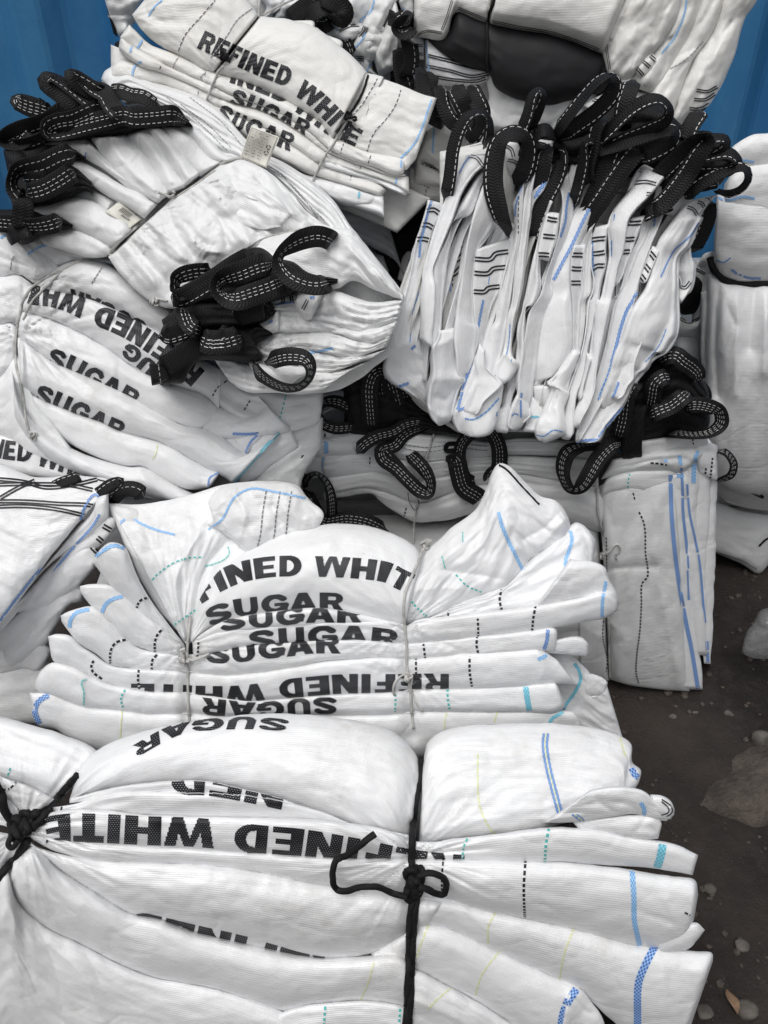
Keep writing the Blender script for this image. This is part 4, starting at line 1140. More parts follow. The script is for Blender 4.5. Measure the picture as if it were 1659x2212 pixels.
# yarns on the stack
C.strip('R6:1238,-160 1240,-60 1242,0 1260,200 1290,400 1330,600 1358,770', 9, 'check_blue'); C.strip('R6:1285,-190 1290,-100 1292,0 1308,150 1316,300 1318,380', 6, 'check_blue')
C.strip('R6:1310,-120 1320,0 1345,120 1365,230 1380,400 1388,480', 5, 'check_blue'); C.strip('R6:1395,550 1400,650', 7, 'check_blue', [cs2, cs4, cs3]); C.strip('R4:1340,860 1335,980', 8, 'check_sky', [cs2, ct4, cs3])
C.strip('R6:1102,0 1120,40 1128,80 1130,180 1140,250 1138,280 1115,310 1112,400 1105,520 1092,620 1090,700 1100,740', 3.6, 'dash_black', cmn)
C.strip('R6:960,110 962,260', 2.6, 'dash_black', cmn); C.strip('R6:950,450 946,540 965,640 960,690', 2.6, 'dash_black', cml)
C.strip('T4:650,1600 650,1500 665,1430', 3.5, 'dash_teal', [ct2]); C.strip('T4:690,1600 705,1660', 3, 'dash_black', cmn); C.strip('T4:835,1352 900,1358 970,1370', 4, 'dash_black', ct1); C.strip('T4:835,1300 842,1240', 3, 'dash_black', [ct1, ct3])
C.strip('T4:960,1345 960,1320', 8, 'check_sky', ct1); C.strip('T4:1085,1370 1075,1290', 8, 'check_sky', ct1); C.strip('T4:1195,1520 1200,1400 1210,1300 1240,1240', 8, 'check_sky', [ct4, ct1, cs2]); C.strip('T4:1010,1520 1060,1460 1110,1470', 8, 'check_sky', [ct5, ct2])
C.strip('T4:1285,1480 1295,1390', 4, 'dash_black', ct4); C.strip('T4:1330,1480 1350,1310', 4, 'dash_black', ct4); C.strip('T4:1190,1200 1180,1130', 3, 'dash_black', ct3)
C.strip('U4:118,700 128,850 145,1040', 3.2, 'dash_black', c0); C.strip('U4:310,695 312,750', 4, 'dash_black', [c0, c1]); C.strip('U4:322,760 320,860', 9, 'check_sky', [c0b, c1]); C.strip('U4:300,890 280,1010', 4, 'check_sky', [c0c, c2])
C.strip('U4:720,1200 690,1290 675,1350', 3.2, 'dash_black', [c4, c5]); C.strip('U4:985,1310 960,1420 945,1550', 3.2, 'dash_black', [c4, c5]); C.strip('U4:195,1115 240,1118 290,1100', 3, 'dash_black'); C.strip('U4:685,890 680,960', 2.6, 'dash_black', c0c)
for y in (770, 805): C.strip('U4:900,%d 1150,%d 1400,%d 1659,%d' % (y, y + 40, y + 10, y + 30), 1.6, 'line_grey', c1)
# ties
C.tube('U4:1215,700 1190,780 1150,900 1130,1000 1090,1150 1075,1250 1070,1340 1050,1450 1045,1560 1040,1610', .24, 'twine', lift=1.6, name='twine', amp=.1)
C.tube('R4:905,900 910,960 918,1000 R6:925,0 938,60 950,150 955,230 962,290 970,420 972,560 976,715', .28, 'twine', lift=1.6, name='twine', amp=.1)
C.tube('R6:940,185 975,170 990,150 1010,140 1020,160 1000,190 1005,205', .2, 'twine', lift=1.6, name='twine', amp=.1); knot(C, 'R6:945,190', .7, .22, 'twine', seed=22)
C.tube('U4:1000,1180,.5 1005,1240,1 1030,1300,1.2 1060,1330,1 1090,1300,1 1085,1240,.8', .07, 'rope_black', name='loose_thread')
C.tube('U4:150,690,2 165,630,3 220,590,4 300,520,4 360,490,3.5 430,470,2', .10, 'twine', hug=False, name='loose_thread')
# black masses at the stack's two ends: webbing plus the shade between straps
Cw = Plane(760, 900, 1.56, 82)
cb = C.fold('D:740,800 790,775 830,790 880,850 950,905 1000,925', 'D:745,940 800,945 860,930 920,925 980,935 1010,938', b=5, d=0, mat='webbing', plane=Cw, name='webbing_and_shade', rip=1.0, ripn=5, wl=(60, 40), lab='left black mass of lifting straps and the shade between them, on the stack')
cb2 = C.fold('T4:650,600 780,560 880,500 960,470 1100,450 1200,520 1240,620 1300,740 1330,850', 'T4:620,1180 760,1190 900,1160 1000,1120 1100,1130 1200,1130 1250,1120 1300,1080 1330,1000', b=6, d=1, mat='webbing', plane=Plane(1450, 900, 1.58, 82), name='webbing_and_shade', rip=1.0, ripn=6, wl=(60, 40), e=(20, 60), lab='right black mass of lifting straps and the shade between them, on the stack')
cb3 = C.fold('T4:560,1180 640,1000 740,880 840,800', 'T4:600,1310 700,1300 760,1290 760,1220', b=3, d=3, mat='webbing', plane=Plane(1450, 900, 1.56, 82), name='webbing_and_shade', wl=(60, 40), e=(20, 20))
L = C.loop
L('U4:480,330,4 430,270,5 410,210,5 440,160,5 500,160,6 560,200,5 600,330,4', 4.4, [20, 30, 50, 40, 20, 10, 0], base=Cw)
L('U4:640,520,3 600,400,5 600,250,6 620,150,7 660,100,7 740,90,7 800,140,6', 4.4, [35, 30, 20, 0, 10, 10, 0], base=Cw)
L('U4:700,680,5 690,560,7 680,420,8 680,300,8 720,200,8 790,180,7 850,260,6 900,420,5 930,560,4', 4.4, [10, 10, 20, 10, 0, 20, 10, 0, 0], base=Cw)
L('U4:790,660,3 800,500,5 760,330,6 770,220,6 830,170,6 900,260,5 960,360,4 980,500,3', 4.4, [10, 20, 20, 10, 0, 0, 10, 20], base=Cw)
L('U4:600,640,3 500,645,5 400,650,6 310,620,6 260,550,6 255,490,6 300,440,6 400,430,5 500,470,4 580,520,3', 3.6, [40, 30, 30, 40, 50, 50, 50, 20, 10, 0], base=Cw)
L('U4:1150,620,2 1080,600,4 980,620,5 880,680,6 740,720,7 640,780,8 570,850,8', 3.6, [50, 40, 35, 30, 20, 0, -20], base=Cw)
L('U4:1200,640,1 1050,660,3 950,720,4 890,790,5 780,830,6 790,900,7 900,980,7 1000,1080,8 1100,1170,8 1170,1190,8 1190,1120,7.5 1140,1000,7 1050,900,6 960,820,5', 3.9, [30, 30, 20, 10, 30, 10, 0, 0, 10, 40, 50, 20, 0, 0], base=Cw)
L('U4:730,780,5 800,850,6 900,960,6.6 1000,1080,7 1080,1160,7', 3.6, 0, base=Cw, st=(.2,))
L('R3:1310,1000,3 1330,960,5 1365,940,5 1410,980,5 1430,1040,5 1435,1100,4 R5:1435,40,3', 3.0, [30, 55, 70, 50, 20, 10, 0], base=Cw)
L('R3:1310,1010,2 1330,1050,4 1360,1100,4 R5:1400,40,4 1500,30,5 1590,45,6 1650,75,5 1680,90,4', 4.6, [0, 0, 20, 30, 10, 0, 20, 40], base=Cw, lab='black strap lying flat behind the dome bag')
# two hanging loops in the middle and the big one at the right
L('T3:900,1560,3 740,1480,4 700,1340,5 720,1200,6 800,1110,7 900,1075,8 970,1110,7 1020,1200,6 1035,1300,5 1020,1400,4 960,1440,4 920,1540,3', 4.3, [0, 5, 30, 40, 40, 35, 30, 20, 0, 20, 50, 60], base=Cw)
L('T3:900,1700,2 860,1640,4 740,1560,5 700,1440,5.5 670,1320,6 640,1370,5', 5.2, [10, 0, 0, 0, 20, 30], base=Cw)
L('T3:820,1150,2 700,1190,3 600,1200,4 590,1250,4 650,1250,4 700,1230,3', 1.4, 30, base=Cw, st=())
L('T4:640,1180,6 520,1200,8 400,1320,9 330,1440,10 250,1550,10 170,1560,10 120,1480,10 110,1380,9 150,1270,9 250,1220,8 400,1210,6 520,1200,5', 4.6, [0, 0, 0, 10, 35, 55, 50, 30, 20, 50, 60, 60], base=Cw, st=(-.02, .1, .22), lab='large black loop hanging in an open eye')
L('T4:560,1150,5 580,1080,5.5 600,1000,6 615,900,6.5 640,780,7 720,650,7', 4.6, [0, 0, 0, 10, 10, 10], base=Plane(1450, 900, 1.54, 82))
L('T4:820,960,7 900,920,8 1000,880,8.5 1080,820,9 1150,760,8', 4.6, 15, base=Plane(1450, 900, 1.56, 82))
L('T4:960,1100,6 1060,1110,7 1200,1120,7 1330,1100,7 1420,1020,7 1410,930,7 1330,890,7 1200,870,7.5 1080,900,8', 4.2, [50, 55, 60, 50, 30, 40, 20, 10, 0], base=Plane(1450, 900, 1.58, 82), st=(-.2, -.05, .1, .25))
L('T4:830,900,5 850,800,7 870,700,8 940,640,8 1000,640,7', 4.4, [20, 10, 10, 20, 30], base=Plane(1450, 900, 1.56, 82))
L('T4:880,520,5 960,470,7 1040,460,8 1120,520,8 1180,560,7 1230,620,6 1200,720,5', 4.6, [10, 20, 20, 10, 10, 40, 60], base=Plane(1450, 900, 1.58, 82))
L('T4:1180,700,3 1240,690,4 1290,760,4 1290,850,3', 3.4, [40, 50, 40, 20], base=Plane(1450, 900, 1.64, 82))
L('T4:1380,1240,0 1460,1270,1 1520,1360,1 1500,1450,1 1430,1490,0 1380,1510,-1', 3.2, [55, 55, 50, 50, 60, 60])

# ================================================================ upright fan of bags with black loops on top
Dd = Bundle('bag_bundle', 'white bags folded upright like a fan, black loops along their top, blue stripes running down', 'bag bundle', Plane(1200, 950, 1.46, 66), 'tied bundles of folded bulk bags')
def vf(T, B, b=3.0, d=0, **k):
    k.setdefault('e', (14, 14)); k.setdefault('wl', (170, 26)); k.setdefault('jit', .7); k.setdefault('name', 'folded_bag'); k.setdefault('grow', 3)
    rr = random.Random(SEED[0]); k.setdefault('sk', rr.choice((.62, .8, 1.3, 1.6))); k.setdefault('lean', rr.choice((-1.3, -.8, .9, 1.4)) * min(1.0, b / 3)); k.setdefault('cz', .35); b = b * .7; nn = rr.choice(((5, .35), (3.4, .42), (2.2, .6))); k.setdefault('n', nn[0]); k.setdefault('m', nn[1]); k.setdefault('wr', .22)
    k['gcap'] = .12; k['fac'] = k.get('fac', 0) * .6; k.setdefault('lip', rr.choice((-1, 1)) * rr.uniform(.5, .9)); k.setdefault('lipw', .09)
    return Dd.fold(T, B, b=b, d=d, **k)
# broad backing sheets seen between the folds
Dd.es = .5; Dd.hem = 2
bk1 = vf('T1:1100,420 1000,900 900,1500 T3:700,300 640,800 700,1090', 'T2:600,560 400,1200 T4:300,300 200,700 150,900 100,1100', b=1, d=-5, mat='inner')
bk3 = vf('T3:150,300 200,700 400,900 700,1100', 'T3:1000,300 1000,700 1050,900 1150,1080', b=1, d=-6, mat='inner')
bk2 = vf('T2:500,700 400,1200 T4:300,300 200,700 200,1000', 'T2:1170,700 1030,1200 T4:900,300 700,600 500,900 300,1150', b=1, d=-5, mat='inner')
# the many thin sheets seen edge-on between the larger folds
LC = spline(px('T1:470,640 370,900 330,1100 230,1450 T3:150,200 110,400 90,590 250,800 460,960')[:, :2], 60)
RC = spline(px('T2:1330,640 1230,800 1060,1100 T4:1020,0 950,350 800,540 700,640 600,800 420,1130')[:, :2], 60)
for i in range(36):
    f = (i + .5) / 36
    rr_ = random.Random(i + 70)
    wv = np.linspace(0, 1, 60)
    Cc = LC * (1 - f) + RC * f
    Cc[:, 1] += 60 * math.sin(math.pi * f) * wv
    Cc[:, 0] += 10 * np.sin(wv * rr_.uniform(3, 7) + rr_.uniform(0, 6))
    a0, a1 = int(rr_.uniform(2, 9)), int(rr_.uniform(46, 58))
    hw_ = rr_.uniform(6.5, 10.5) * (1 - .25 * wv)
    Tq, Bq = Cc.copy(), Cc.copy(); Tq[:, 0] -= hw_; Bq[:, 0] += hw_
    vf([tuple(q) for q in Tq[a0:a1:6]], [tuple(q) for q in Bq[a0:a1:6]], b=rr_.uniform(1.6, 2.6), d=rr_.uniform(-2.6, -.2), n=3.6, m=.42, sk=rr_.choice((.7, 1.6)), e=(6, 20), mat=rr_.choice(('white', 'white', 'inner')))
v1 = vf('T1:448,620 425,720 375,880 332,1020 300,1200 245,1400 175,1600 T3:150,200 128,300 100,420 72,590 125,670 300,780 400,840', 'T1:578,655 520,860 450,1060 420,1250 400,1500 T3:390,100 390,250 400,450 430,560 440,700 440,860', b=3, d=-1, n=3,
        wr=.5, fac=.5, fs=60, e=(4, 14), cr=[('T3:130,290 185,400 240,370 300,360', .7, 9), ('T3:300,360 310,420 390,460', .8, 8), ('T3:125,670 200,600 280,660 330,720', .7, 8), ('T3:330,720 400,640 440,560', .6, 9), ('T3:205,560 240,620 380,620', -.7, 10), ('T3:370,300 330,200 350,50', -1.2, 14)])
v2 = vf('T1:770,250 690,385 620,560 545,760 480,960 430,1150 400,1300 385,1500 380,1659 T3:385,200 375,330', 'T1:965,235 895,345 830,400 720,560 650,750 590,900 520,1080 478,1200 495,1350 480,1659 T3:470,250 468,400', b=3.6, d=2.2, cr=[('T1:860,420 760,540 650,800', .4, 8)])
v3 = vf('T1:925,375 860,430 760,585 660,780 590,960 520,1100 482,1200 495,1400 485,1659 T3:475,250 475,400', 'T1:930,420 880,500 850,600 790,740 650,800 630,930 595,1120 580,1250 560,1450 550,1659 T3:545,200 535,330', b=3.2, d=1.0, cr=[('T1:850,480 720,740 640,800', .5, 9)])
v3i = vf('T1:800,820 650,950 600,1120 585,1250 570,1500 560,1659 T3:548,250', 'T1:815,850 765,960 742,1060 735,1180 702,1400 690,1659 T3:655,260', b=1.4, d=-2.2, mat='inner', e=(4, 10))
v3p = vf('T3:545,250 520,330 482,385 478,600 448,720 437,860 470,970 530,1043', 'T3:650,230 668,350 682,580 737,655 690,725 640,900 620,1000 550,1043', b=4.4, d=2.4, e=(16, 20), wr=.5, cr=[('T3:485,385 600,340 660,290', .6, 9), ('T3:500,800 590,830 640,740', -.8, 10), ('T3:480,390 540,600 490,790', .5, 12), ('T3:450,900 560,970 600,960', .7, 9), ('T3:680,580 735,655', .5, 9)])
v4i = vf('T1:1000,800 930,900 880,990 850,1020', 'T1:1010,830 960,960 900,1030 860,1040', b=1, d=-3, mat='webbing', name='webbing_end')
v4 = vf('T1:992,240 930,430 860,620 795,850 750,1070 735,1200 705,1400 690,1659 T3:680,130 665,300 690,560 700,620 738,662', 'T1:985,480 1000,640 1008,790 940,910 870,1000 835,1120 815,1300 820,1500 835,1659 T3:850,230 830,420 790,560 742,658', b=3.4, d=2.2)
v5i = vf('T1:842,1020 822,1220 815,1400 835,1659 T3:860,240 830,400 780,560 720,740 680,900 650,930', 'T1:1140,925 1100,1120 1040,1370 990,1600 T3:970,50 910,250 880,380 865,560 770,780 700,900', b=2.6, d=.2, n=4, m=.45, e=(3, 14))
v5b = vf('T3:840,450 790,600 720,780 655,925 650,1000 690,1085 745,1118', 'T3:1060,700 1040,830 1010,960 990,1050 940,1110 850,1135 770,1130', b=3.6, d=1.4, e=(16, 30), cr=[('T3:1050,715 860,900 760,940 750,990', .8, 9), ('T3:690,925 640,935', .5, 8)])
v5p = vf('T3:870,360 840,500 850,640 800,760 760,850 745,920 800,960', 'T3:900,400 920,560 1055,700 1000,760 900,850 860,930 810,960', b=3.4, d=2.8, cr=[('T3:850,640 840,760 790,900', -.8, 10)])
v5t = vf('T1:1068,130 1085,220 1105,330 1130,440 1140,540', 'T1:1185,130 1212,240 1200,380 1175,460 1148,560', b=2.6, d=0, e=(10, 14))
v6 = vf('T1:1145,640 1160,760 1150,950 1110,1150 1060,1350 1022,1500 1020,1659 T3:1000,180 960,240 930,400 900,600 880,760 890,792', 'T1:1235,470 1230,620 1215,800 1200,950 1160,1150 1130,1400 1115,1659 T3:1090,200 1060,400 1010,560 990,640 940,740 897,795', b=3.0, d=1.4)
v7 = vf('T1:1290,440 1250,560 1225,760 1215,900 1190,1050 1165,1250 1140,1500 1130,1659 T3:1100,150 1085,320 1060,460 1010,540 1003,620 1045,700', 'T1:1330,400 1300,560 1290,700 1260,900 1240,1080 1220,1300 1180,1500 1160,1659 T3:1150,150 1130,330 1140,470 1185,520 1130,640 1055,705', b=3.0, d=2.0, cr=[('T3:1085,450 1130,510 1185,520', .6, 7)])
v7b = vf('T3:1060,700 1100,650 1080,850 990,960 985,1040 1020,1100', 'T3:1180,530 1165,700 1120,860 1110,1000 1105,1080 1080,1108', b=2.6, d=-.6)
v7t = vf('T1:1345,330 1280,400 1250,500 1232,640 1222,760', 'T1:1455,310 1452,430 1400,540 1320,640 1285,760', b=2.6, d=.8, e=(8, 14), fac=.5, fs=30)
v7u = vf('T1:1300,92 1290,180 1275,290 1265,390', 'T1:1478,120 1470,210 1440,300 1400,345', b=3.2, d=-1, e=(8, 14))
v8 = vf('T1:1440,600 1400,760 1360,900 1330,1100 1290,1300 1240,1500 1220,1659 T3:1200,200 1180,400 1170,560 1163,700 1183,772', 'T1:1480,620 1445,700 1400,860 1370,1000 1355,1200 1360,1350 1300,1500 1260,1659 T3:1260,50 1235,300 1240,420 1210,620 1190,772', b=3, d=2.0)
v9 = vf('T1:1530,480 1560,640 1530,900 1440,1200 1380,1400 1320,1600 T3:1290,100 1250,300 1220,450 1200,600 1190,780 1190,900 1225,978', 'T1:1600,400 1640,700 1600,900 1520,1100 1475,1280 1480,1400 1440,1500 1400,1659 T3:1410,100 1370,280 1350,450 1340,560 1310,700 1300,800 1275,870 1280,970 1232,982', b=3, d=1.2)
v9s = vf('T1:1440,722 1400,860 1370,1000 1352,1110', 'T1:1520,730 1500,900 1460,1060 1435,1130', b=1.4, d=3.4, e=(3, 10))
v9b = vf('T3:1190,780 1150,860 1110,980 1105,1050 1155,1085', 'T3:1275,870 1282,960 1240,1000 1200,1060 1165,1085', b=2.6, d=2.6)
v9c = vf('T3:1300,780 1280,900 1270,1000 1230,1090', 'T3:1390,900 1370,960 1340,1020 1330,1100', b=2, d=.3)
v9d = vf('T3:1310,700 1330,800 1400,900 1440,920', 'T3:1460,700 1480,760 1430,850 1420,930', b=2, d=.2)
w1 = vf('T2:340,420 290,520 200,740 130,860 50,1020 -20,1180 -60,1300 -40,1400 -90,1500 T3:1330,200 1300,500 1320,650 1330,700', 'T2:505,345 480,530 380,680 300,830 240,970 180,1080 170,1300 175,1659 T4:180,0 180,400 100,540 50,600 0,650', b=3.0, d=.6, n=3, cr=[('T2:440,440 300,600 100,900 0,1080', .6, 14), ('T2:340,540 430,520', -.5, 6), ('T2:330,570 410,560', -.5, 6), ('T4:120,0 130,250 180,400', .5, 8)])
w1l = vf('T2:200,205 190,330 150,500 100,700 60,880 30,1050', 'T2:265,205 250,330 215,480 190,600 180,740 90,940', b=2, d=-.4)
w1c = vf('T3:1650,400 1560,530 1490,640 1430,700 1470,720 1400,920 1350,1010 1330,1080 1350,1150 1400,1183', 'T3:1700,430 1640,560 1560,740 1600,760 1560,900 1570,1000 1570,1100 1500,1150 1420,1185', b=3.6, d=2.2, cr=[('T3:1490,640 1600,560 1640,430', .6, 8), ('T3:1480,760 1440,920 1380,980', -.8, 9), ('T3:1400,980 1490,900 1560,1090', .6, 9)])
w2 = vf('T2:205,988 188,1080 180,1300 185,1659 T4:190,0 188,400 150,640 62,740 60,900 20,990', 'T2:287,990 268,1200 250,1400 240,1659 T4:240,0 225,400 225,530 170,640 150,725 120,880 60,970', b=2.4, d=1.6, e=(3, 14))
w3 = vf('T2:330,850 300,980 282,1100 262,1400 243,1659 T4:250,0 232,300 225,560 170,700 145,730', 'T2:420,760 360,850 345,1000 340,1200 335,1400 300,1659 T4:300,0 290,200 250,450 230,560 155,730', b=2.2, d=.6, rip=.7, ripn=3)
w4 = vf('T2:360,850 345,950 345,1200 365,1280 340,1450 320,1659 T4:330,0 300,250 260,450 200,620 140,800 110,900 95,1060 110,1150 150,1162', 'T2:482,820 460,950 450,1180 420,1300 390,1500 370,1659 T4:390,0 350,230 300,450 270,620 250,700 215,790 190,1000 190,1100 160,1162', b=2.4, d=1.8, e=(3, 14))
w3b = vf('T4:300,400 270,600 240,700 218,790 235,838', 'T4:340,480 300,640 275,740 270,800 240,838', b=2.2, d=2.4)
w5 = vf('T2:790,330 700,500 620,600 540,700 495,830 505,1000 510,1100 480,1250 430,1450 390,1659 T4:390,0 365,250 340,480 300,650 280,760 190,980 195,1060 230,1062', 'T2:955,420 880,520 800,610 720,690 650,780 625,900 600,1060 560,1180 540,1290 500,1450 470,1659 T4:500,0 450,230 410,430 380,600 370,740 320,880 260,1000 238,1062', b=3.2, d=2.8, cr=[('T2:700,500 840,460 950,430', .5, 8)])
w5t = vf('T2:790,325 730,380 680,470 640,560', 'T2:855,360 870,420 800,470 720,500', b=2.2, d=1.0, e=(8, 10))
w6 = vf('T2:690,770 630,870 600,1000 575,1150 540,1330', 'T2:782,750 745,850 705,950 660,1080 600,1250 550,1340', b=1.6, d=3.2, e=(3, 10), fac=.4, fs=30)
w7 = vf('T2:760,790 720,950 650,1100 600,1280 550,1430 500,1659 T4:510,0 460,250 400,450 340,640 320,780 318,870', 'T2:985,480 965,620 920,800 820,960 730,1150 620,1400 560,1659 T4:560,0 490,230 440,430 400,620 375,780 330,878', b=2.4, d=-.3, rip=.5, ripn=3)
w7t = vf('T2:900,500 870,600 850,700 800,800', 'T2:970,470 960,600 930,700 880,800', b=2.2, d=.8)
w8 = vf('T2:870,760 800,930 700,1150 640,1320 580,1500 530,1659 T4:560,0 490,300 440,500 400,650 370,780 300,900 220,1100 222,1180', 'T2:960,640 905,830 835,1000 765,1200 710,1400 680,1600 T4:700,0 660,150 600,330 530,500 500,620 460,780 400,900 340,1010 240,1180', b=3, d=1.6)
w9 = vf('T2:850,1000 800,1130 740,1262 735,1300', 'T2:912,1022 860,1150 792,1302 770,1310', b=1.4, d=3.4, e=(3, 6))
w9t = vf('T2:1085,450 1020,500 980,600 950,740', 'T2:1165,500 1172,610 1135,650 1010,760', b=2.4, d=.6, e=(8, 14))
w10 = vf('T2:1180,620 1080,720 980,850 890,1000 860,1150 800,1350 720,1600 T4:700,50 640,180 600,300 540,450 500,600 450,740 420,830 430,900', 'T2:1375,580 1290,680 1235,750 1262,770 1200,880 1150,1000 1060,1100 1050,1250 1052,1450 T4:1052,0 1045,290 1000,350 940,440 880,440 800,580 740,610 690,700 640,810 570,870 470,940', b=5, d=1.4, n=2.4, wr=.6, cr=[('T2:1180,760 1060,960 980,1300', .4, 14), ('T4:970,200 900,350 790,510', -.4, 8), ('T4:690,450 700,600 690,680', .6, 8)], pin=[('T2:1190,690 1290,650', 14, .8)])
w10b = vf('T4:700,450 600,520 560,620 520,720 498,800 525,828', 'T4:800,240 740,430 695,560 690,660 640,720 600,800 545,830', b=2.6, d=3.4)
w11 = vf('T4:560,800 420,850 340,960 270,1060 218,1150 228,1185', 'T4:690,680 640,800 590,890 540,960 470,1040 405,1165 300,1188', b=2.6, d=1.2, e=(20, 14))
w12 = vf('T2:1080,1050 1060,1130 1040,1200 1090,1300 1050,1420', 'T2:1160,1010 1165,1100 1190,1170 1160,1350 1080,1480', b=2.2, d=-1.5, fac=.8, fs=26, e=(10, 14))
# double black seams
def trims(f, segs, w=3.6, gap=7.4):
    for q in segs: Dd.strip(q, w, 'line_black', f, name='seam', double=gap, step=2.5)
trims(v1, ['T1:430,710 490,705 548,745', 'T1:385,830 440,830 505,870', 'T1:348,950 400,945 470,965'])
trims(v2, ['T1:775,255 840,270 890,330 925,380'], 2, 5.5)
trims(v3i, ['T1:640,1030 700,1010 760,960', 'T1:595,1145 680,1120 745,1060', 'T1:582,1245 650,1240 732,1160'])
trims(v5i, ['T1:830,1112 960,1112 1000,1070 1105,1050', 'T1:815,1228 940,1230 980,1195 1085,1180', 'T1:818,1382 910,1382 940,1355 1035,1340'])
trims(v5t, ['T1:1080,170 1130,200 1150,260', 'T1:1100,290 1170,310 1210,370'], 2.2, 5.4)
trims(v7u, ['T1:1290,150 1380,160 1470,200', 'T1:1285,262 1350,270 1380,300'], 3.4, 7)
trims(v7t, ['T1:1280,390 1320,360 1345,365', 'T1:1345,370 1400,380 1440,440'], 2.4, 6)
trims(v9s, ['T1:1430,775 1470,785 1515,790', 'T1:1395,920 1440,925 1495,930', 'T1:1355,1075 1400,1075 1445,1080'])
trims(w2, ['T2:182,1078 230,1078 272,1080', 'T2:180,1190 220,1195 268,1195', 'T2:176,1310 215,1310 255,1310'])
trims(w4, ['T2:340,955 400,945 470,940', 'T2:340,1070 400,1065 455,1055', 'T2:345,1200 390,1170 455,1168'])
trims(w5, ['T2:700,480 800,470 880,490'], 2.4, 6); trims(w5, ['T2:800,570 860,580 915,625'], 2.4, 6)
trims(w5t, ['T2:735,375 790,385 820,420'], 2.2, 6)
trims(w6, ['T2:630,815 700,815 760,810', 'T2:600,945 650,950 705,945', 'T2:588,1055 630,1052 665,1050'])
trims(w9, ['T2:825,1055 850,1080 875,1115', 'T2:785,1160 810,1190 830,1215', 'T2:752,1245 770,1270 785,1290'])
trims(w10, ['T2:1140,680 1190,700 1225,750', 'T2:1225,640 1260,650 1285,690', 'T2:1290,595 1320,600 1345,640'], 2.4, 5)
trims(w9t, ['T2:1110,520 1145,560 1155,600'], 2.2, 5.4); trims(w1l, ['T2:190,270 225,268 255,275'], 2.2, 5); trims(w1, ['T2:440,480 490,440'], 1.5, 4)
trims(w12, ['T2:1060,1330 1120,1350 1165,1300'], 2.2, 5.4)
# blue yarns
bl = lambda q, w, m, f: Dd.strip(q, w, m, f, name='stripe')
bl('T1:470,630 440,720 405,870 380,960 368,1100', 5, 'check_blue', v1); bl('T1:790,255 740,320 700,400', 3.5, 'check_blue', v2)
bl('T1:395,1310 345,1450 315,1560 310,1659 T3:300,250 290,355', 2.5, 'line_blue', v1); bl('T3:375,220 395,360', 2.2, 'line_blue', v1)
bl('T3:300,410 335,378', 6, 'check_blue', v1); bl('T3:190,722 280,690', 6, 'check_blue', [v1]); bl('T3:420,692 450,700', 4, 'check_blue', v1)
bl('T1:830,700 800,800', 3, 'line_blue', v3); bl('T1:650,960 690,930', 3, 'line_blue', v3i); bl('T1:625,1080 625,1380', 3, 'check_blue', v3i); bl('T1:643,1080 643,1340', 2, 'dash_black', v3i)
bl('T1:950,1260 940,1320', 2, 'line_blue', v5i); bl('T3:900,0 880,100 855,240', 5, 'check_blue', v5i); bl('T3:825,390 800,520 740,700 685,910', 6, 'check_blue', [v5b, v5i]); bl('T3:685,915 750,895', 6, 'check_blue', v5b)
bl('T3:745,985 820,990 920,930 1030,815', 3.4, 'line_blue', [v5b, v5p]); bl('T3:1020,930 1010,960 1030,1000', 4, 'check_blue', [v7b, v5b])
bl('T3:1120,200 1110,350 1090,455', 2.2, 'line_blue', [v7, v6]); bl('T3:1135,490 1130,510', 2, 'line_blue', v7)
bl('T1:1220,500 1170,660 1160,760', 3.5, 'check_blue', [v6]); bl('T1:1195,560 1188,800 1190,900', 2, 'dash_black', v6)
bl('T1:1410,450 1400,490 1350,560 1330,610', 8, 'check_blue', v7t)
bl('T1:1610,560 1590,680 1580,800 1540,930', 5, 'check_blue', v9); bl('T3:1218,770 1210,860 1212,975', 4.5, 'check_blue', [v9, v9b]); bl('T3:1280,970 1360,970', 4.5, 'check_teal', [v9c, v9d]); bl('T3:1135,965 1160,940 1190,955', 2.8, 'line_blue', v9b)
bl('T2:440,510 420,570 330,690 250,850 180,1000 110,1130 30,1285', 7, 'check_blue', w1); bl('T2:135,250 120,300', 4, 'check_blue', w1l); bl('T2:200,590 190,710', 4, 'check_blue', [w1l, w1]); bl('T2:150,540 130,700 120,830 90,930', 5, 'check_blue', [w1l, w1])
bl('T2:545,310 500,430', 5, 'check_blue', w1)
bl('T2:350,960 355,1100 365,1250', 3, 'line_blue', w4); bl('T2:360,1300 350,1420', 2.4, 'line_blue', w4)
bl('T2:650,500 630,570', 4.5, 'check_blue', [w5t, w5]); bl('T2:860,640 780,690 700,750', 4.6, 'check_blue', w5); bl('T2:535,740 530,790', 2.4, 'line_blue', w5); bl('T2:510,960 508,1090', 2.6, 'line_blue', w5)
bl('T2:870,770 860,840', 3, 'line_blue', [w7, w8]); bl('T2:760,1250 740,1340 690,1450 640,1560 600,1659 T4:690,0 640,80 590,220 550,380 510,520', 7, 'check_blue', w8); bl('T4:510,520 480,620 430,740 400,830', 3.6, 'line_blue', w8)
bl('T2:1235,810 1180,900 1110,970 1040,1030 990,1110 920,1260', 3.6, 'check_blue', w10); bl('T4:965,240 920,350 860,440 790,515', 2.2, 'line_blue', w10)
bl('T4:570,680 550,740 520,810', 5, 'check_blue', w10b); bl('T4:610,880 540,960 450,1070 405,1140', 5, 'check_blue', w11); bl('T4:225,1178 300,1165 400,1160', 6, 'check_blue', w11)
bl('T4:0,1090 60,1075 100,1090', 2.6, 'line_blue', w4); bl('T3:1340,1120 1400,1130 1480,1080 1560,1095', 2.6, 'line_blue', w1c)
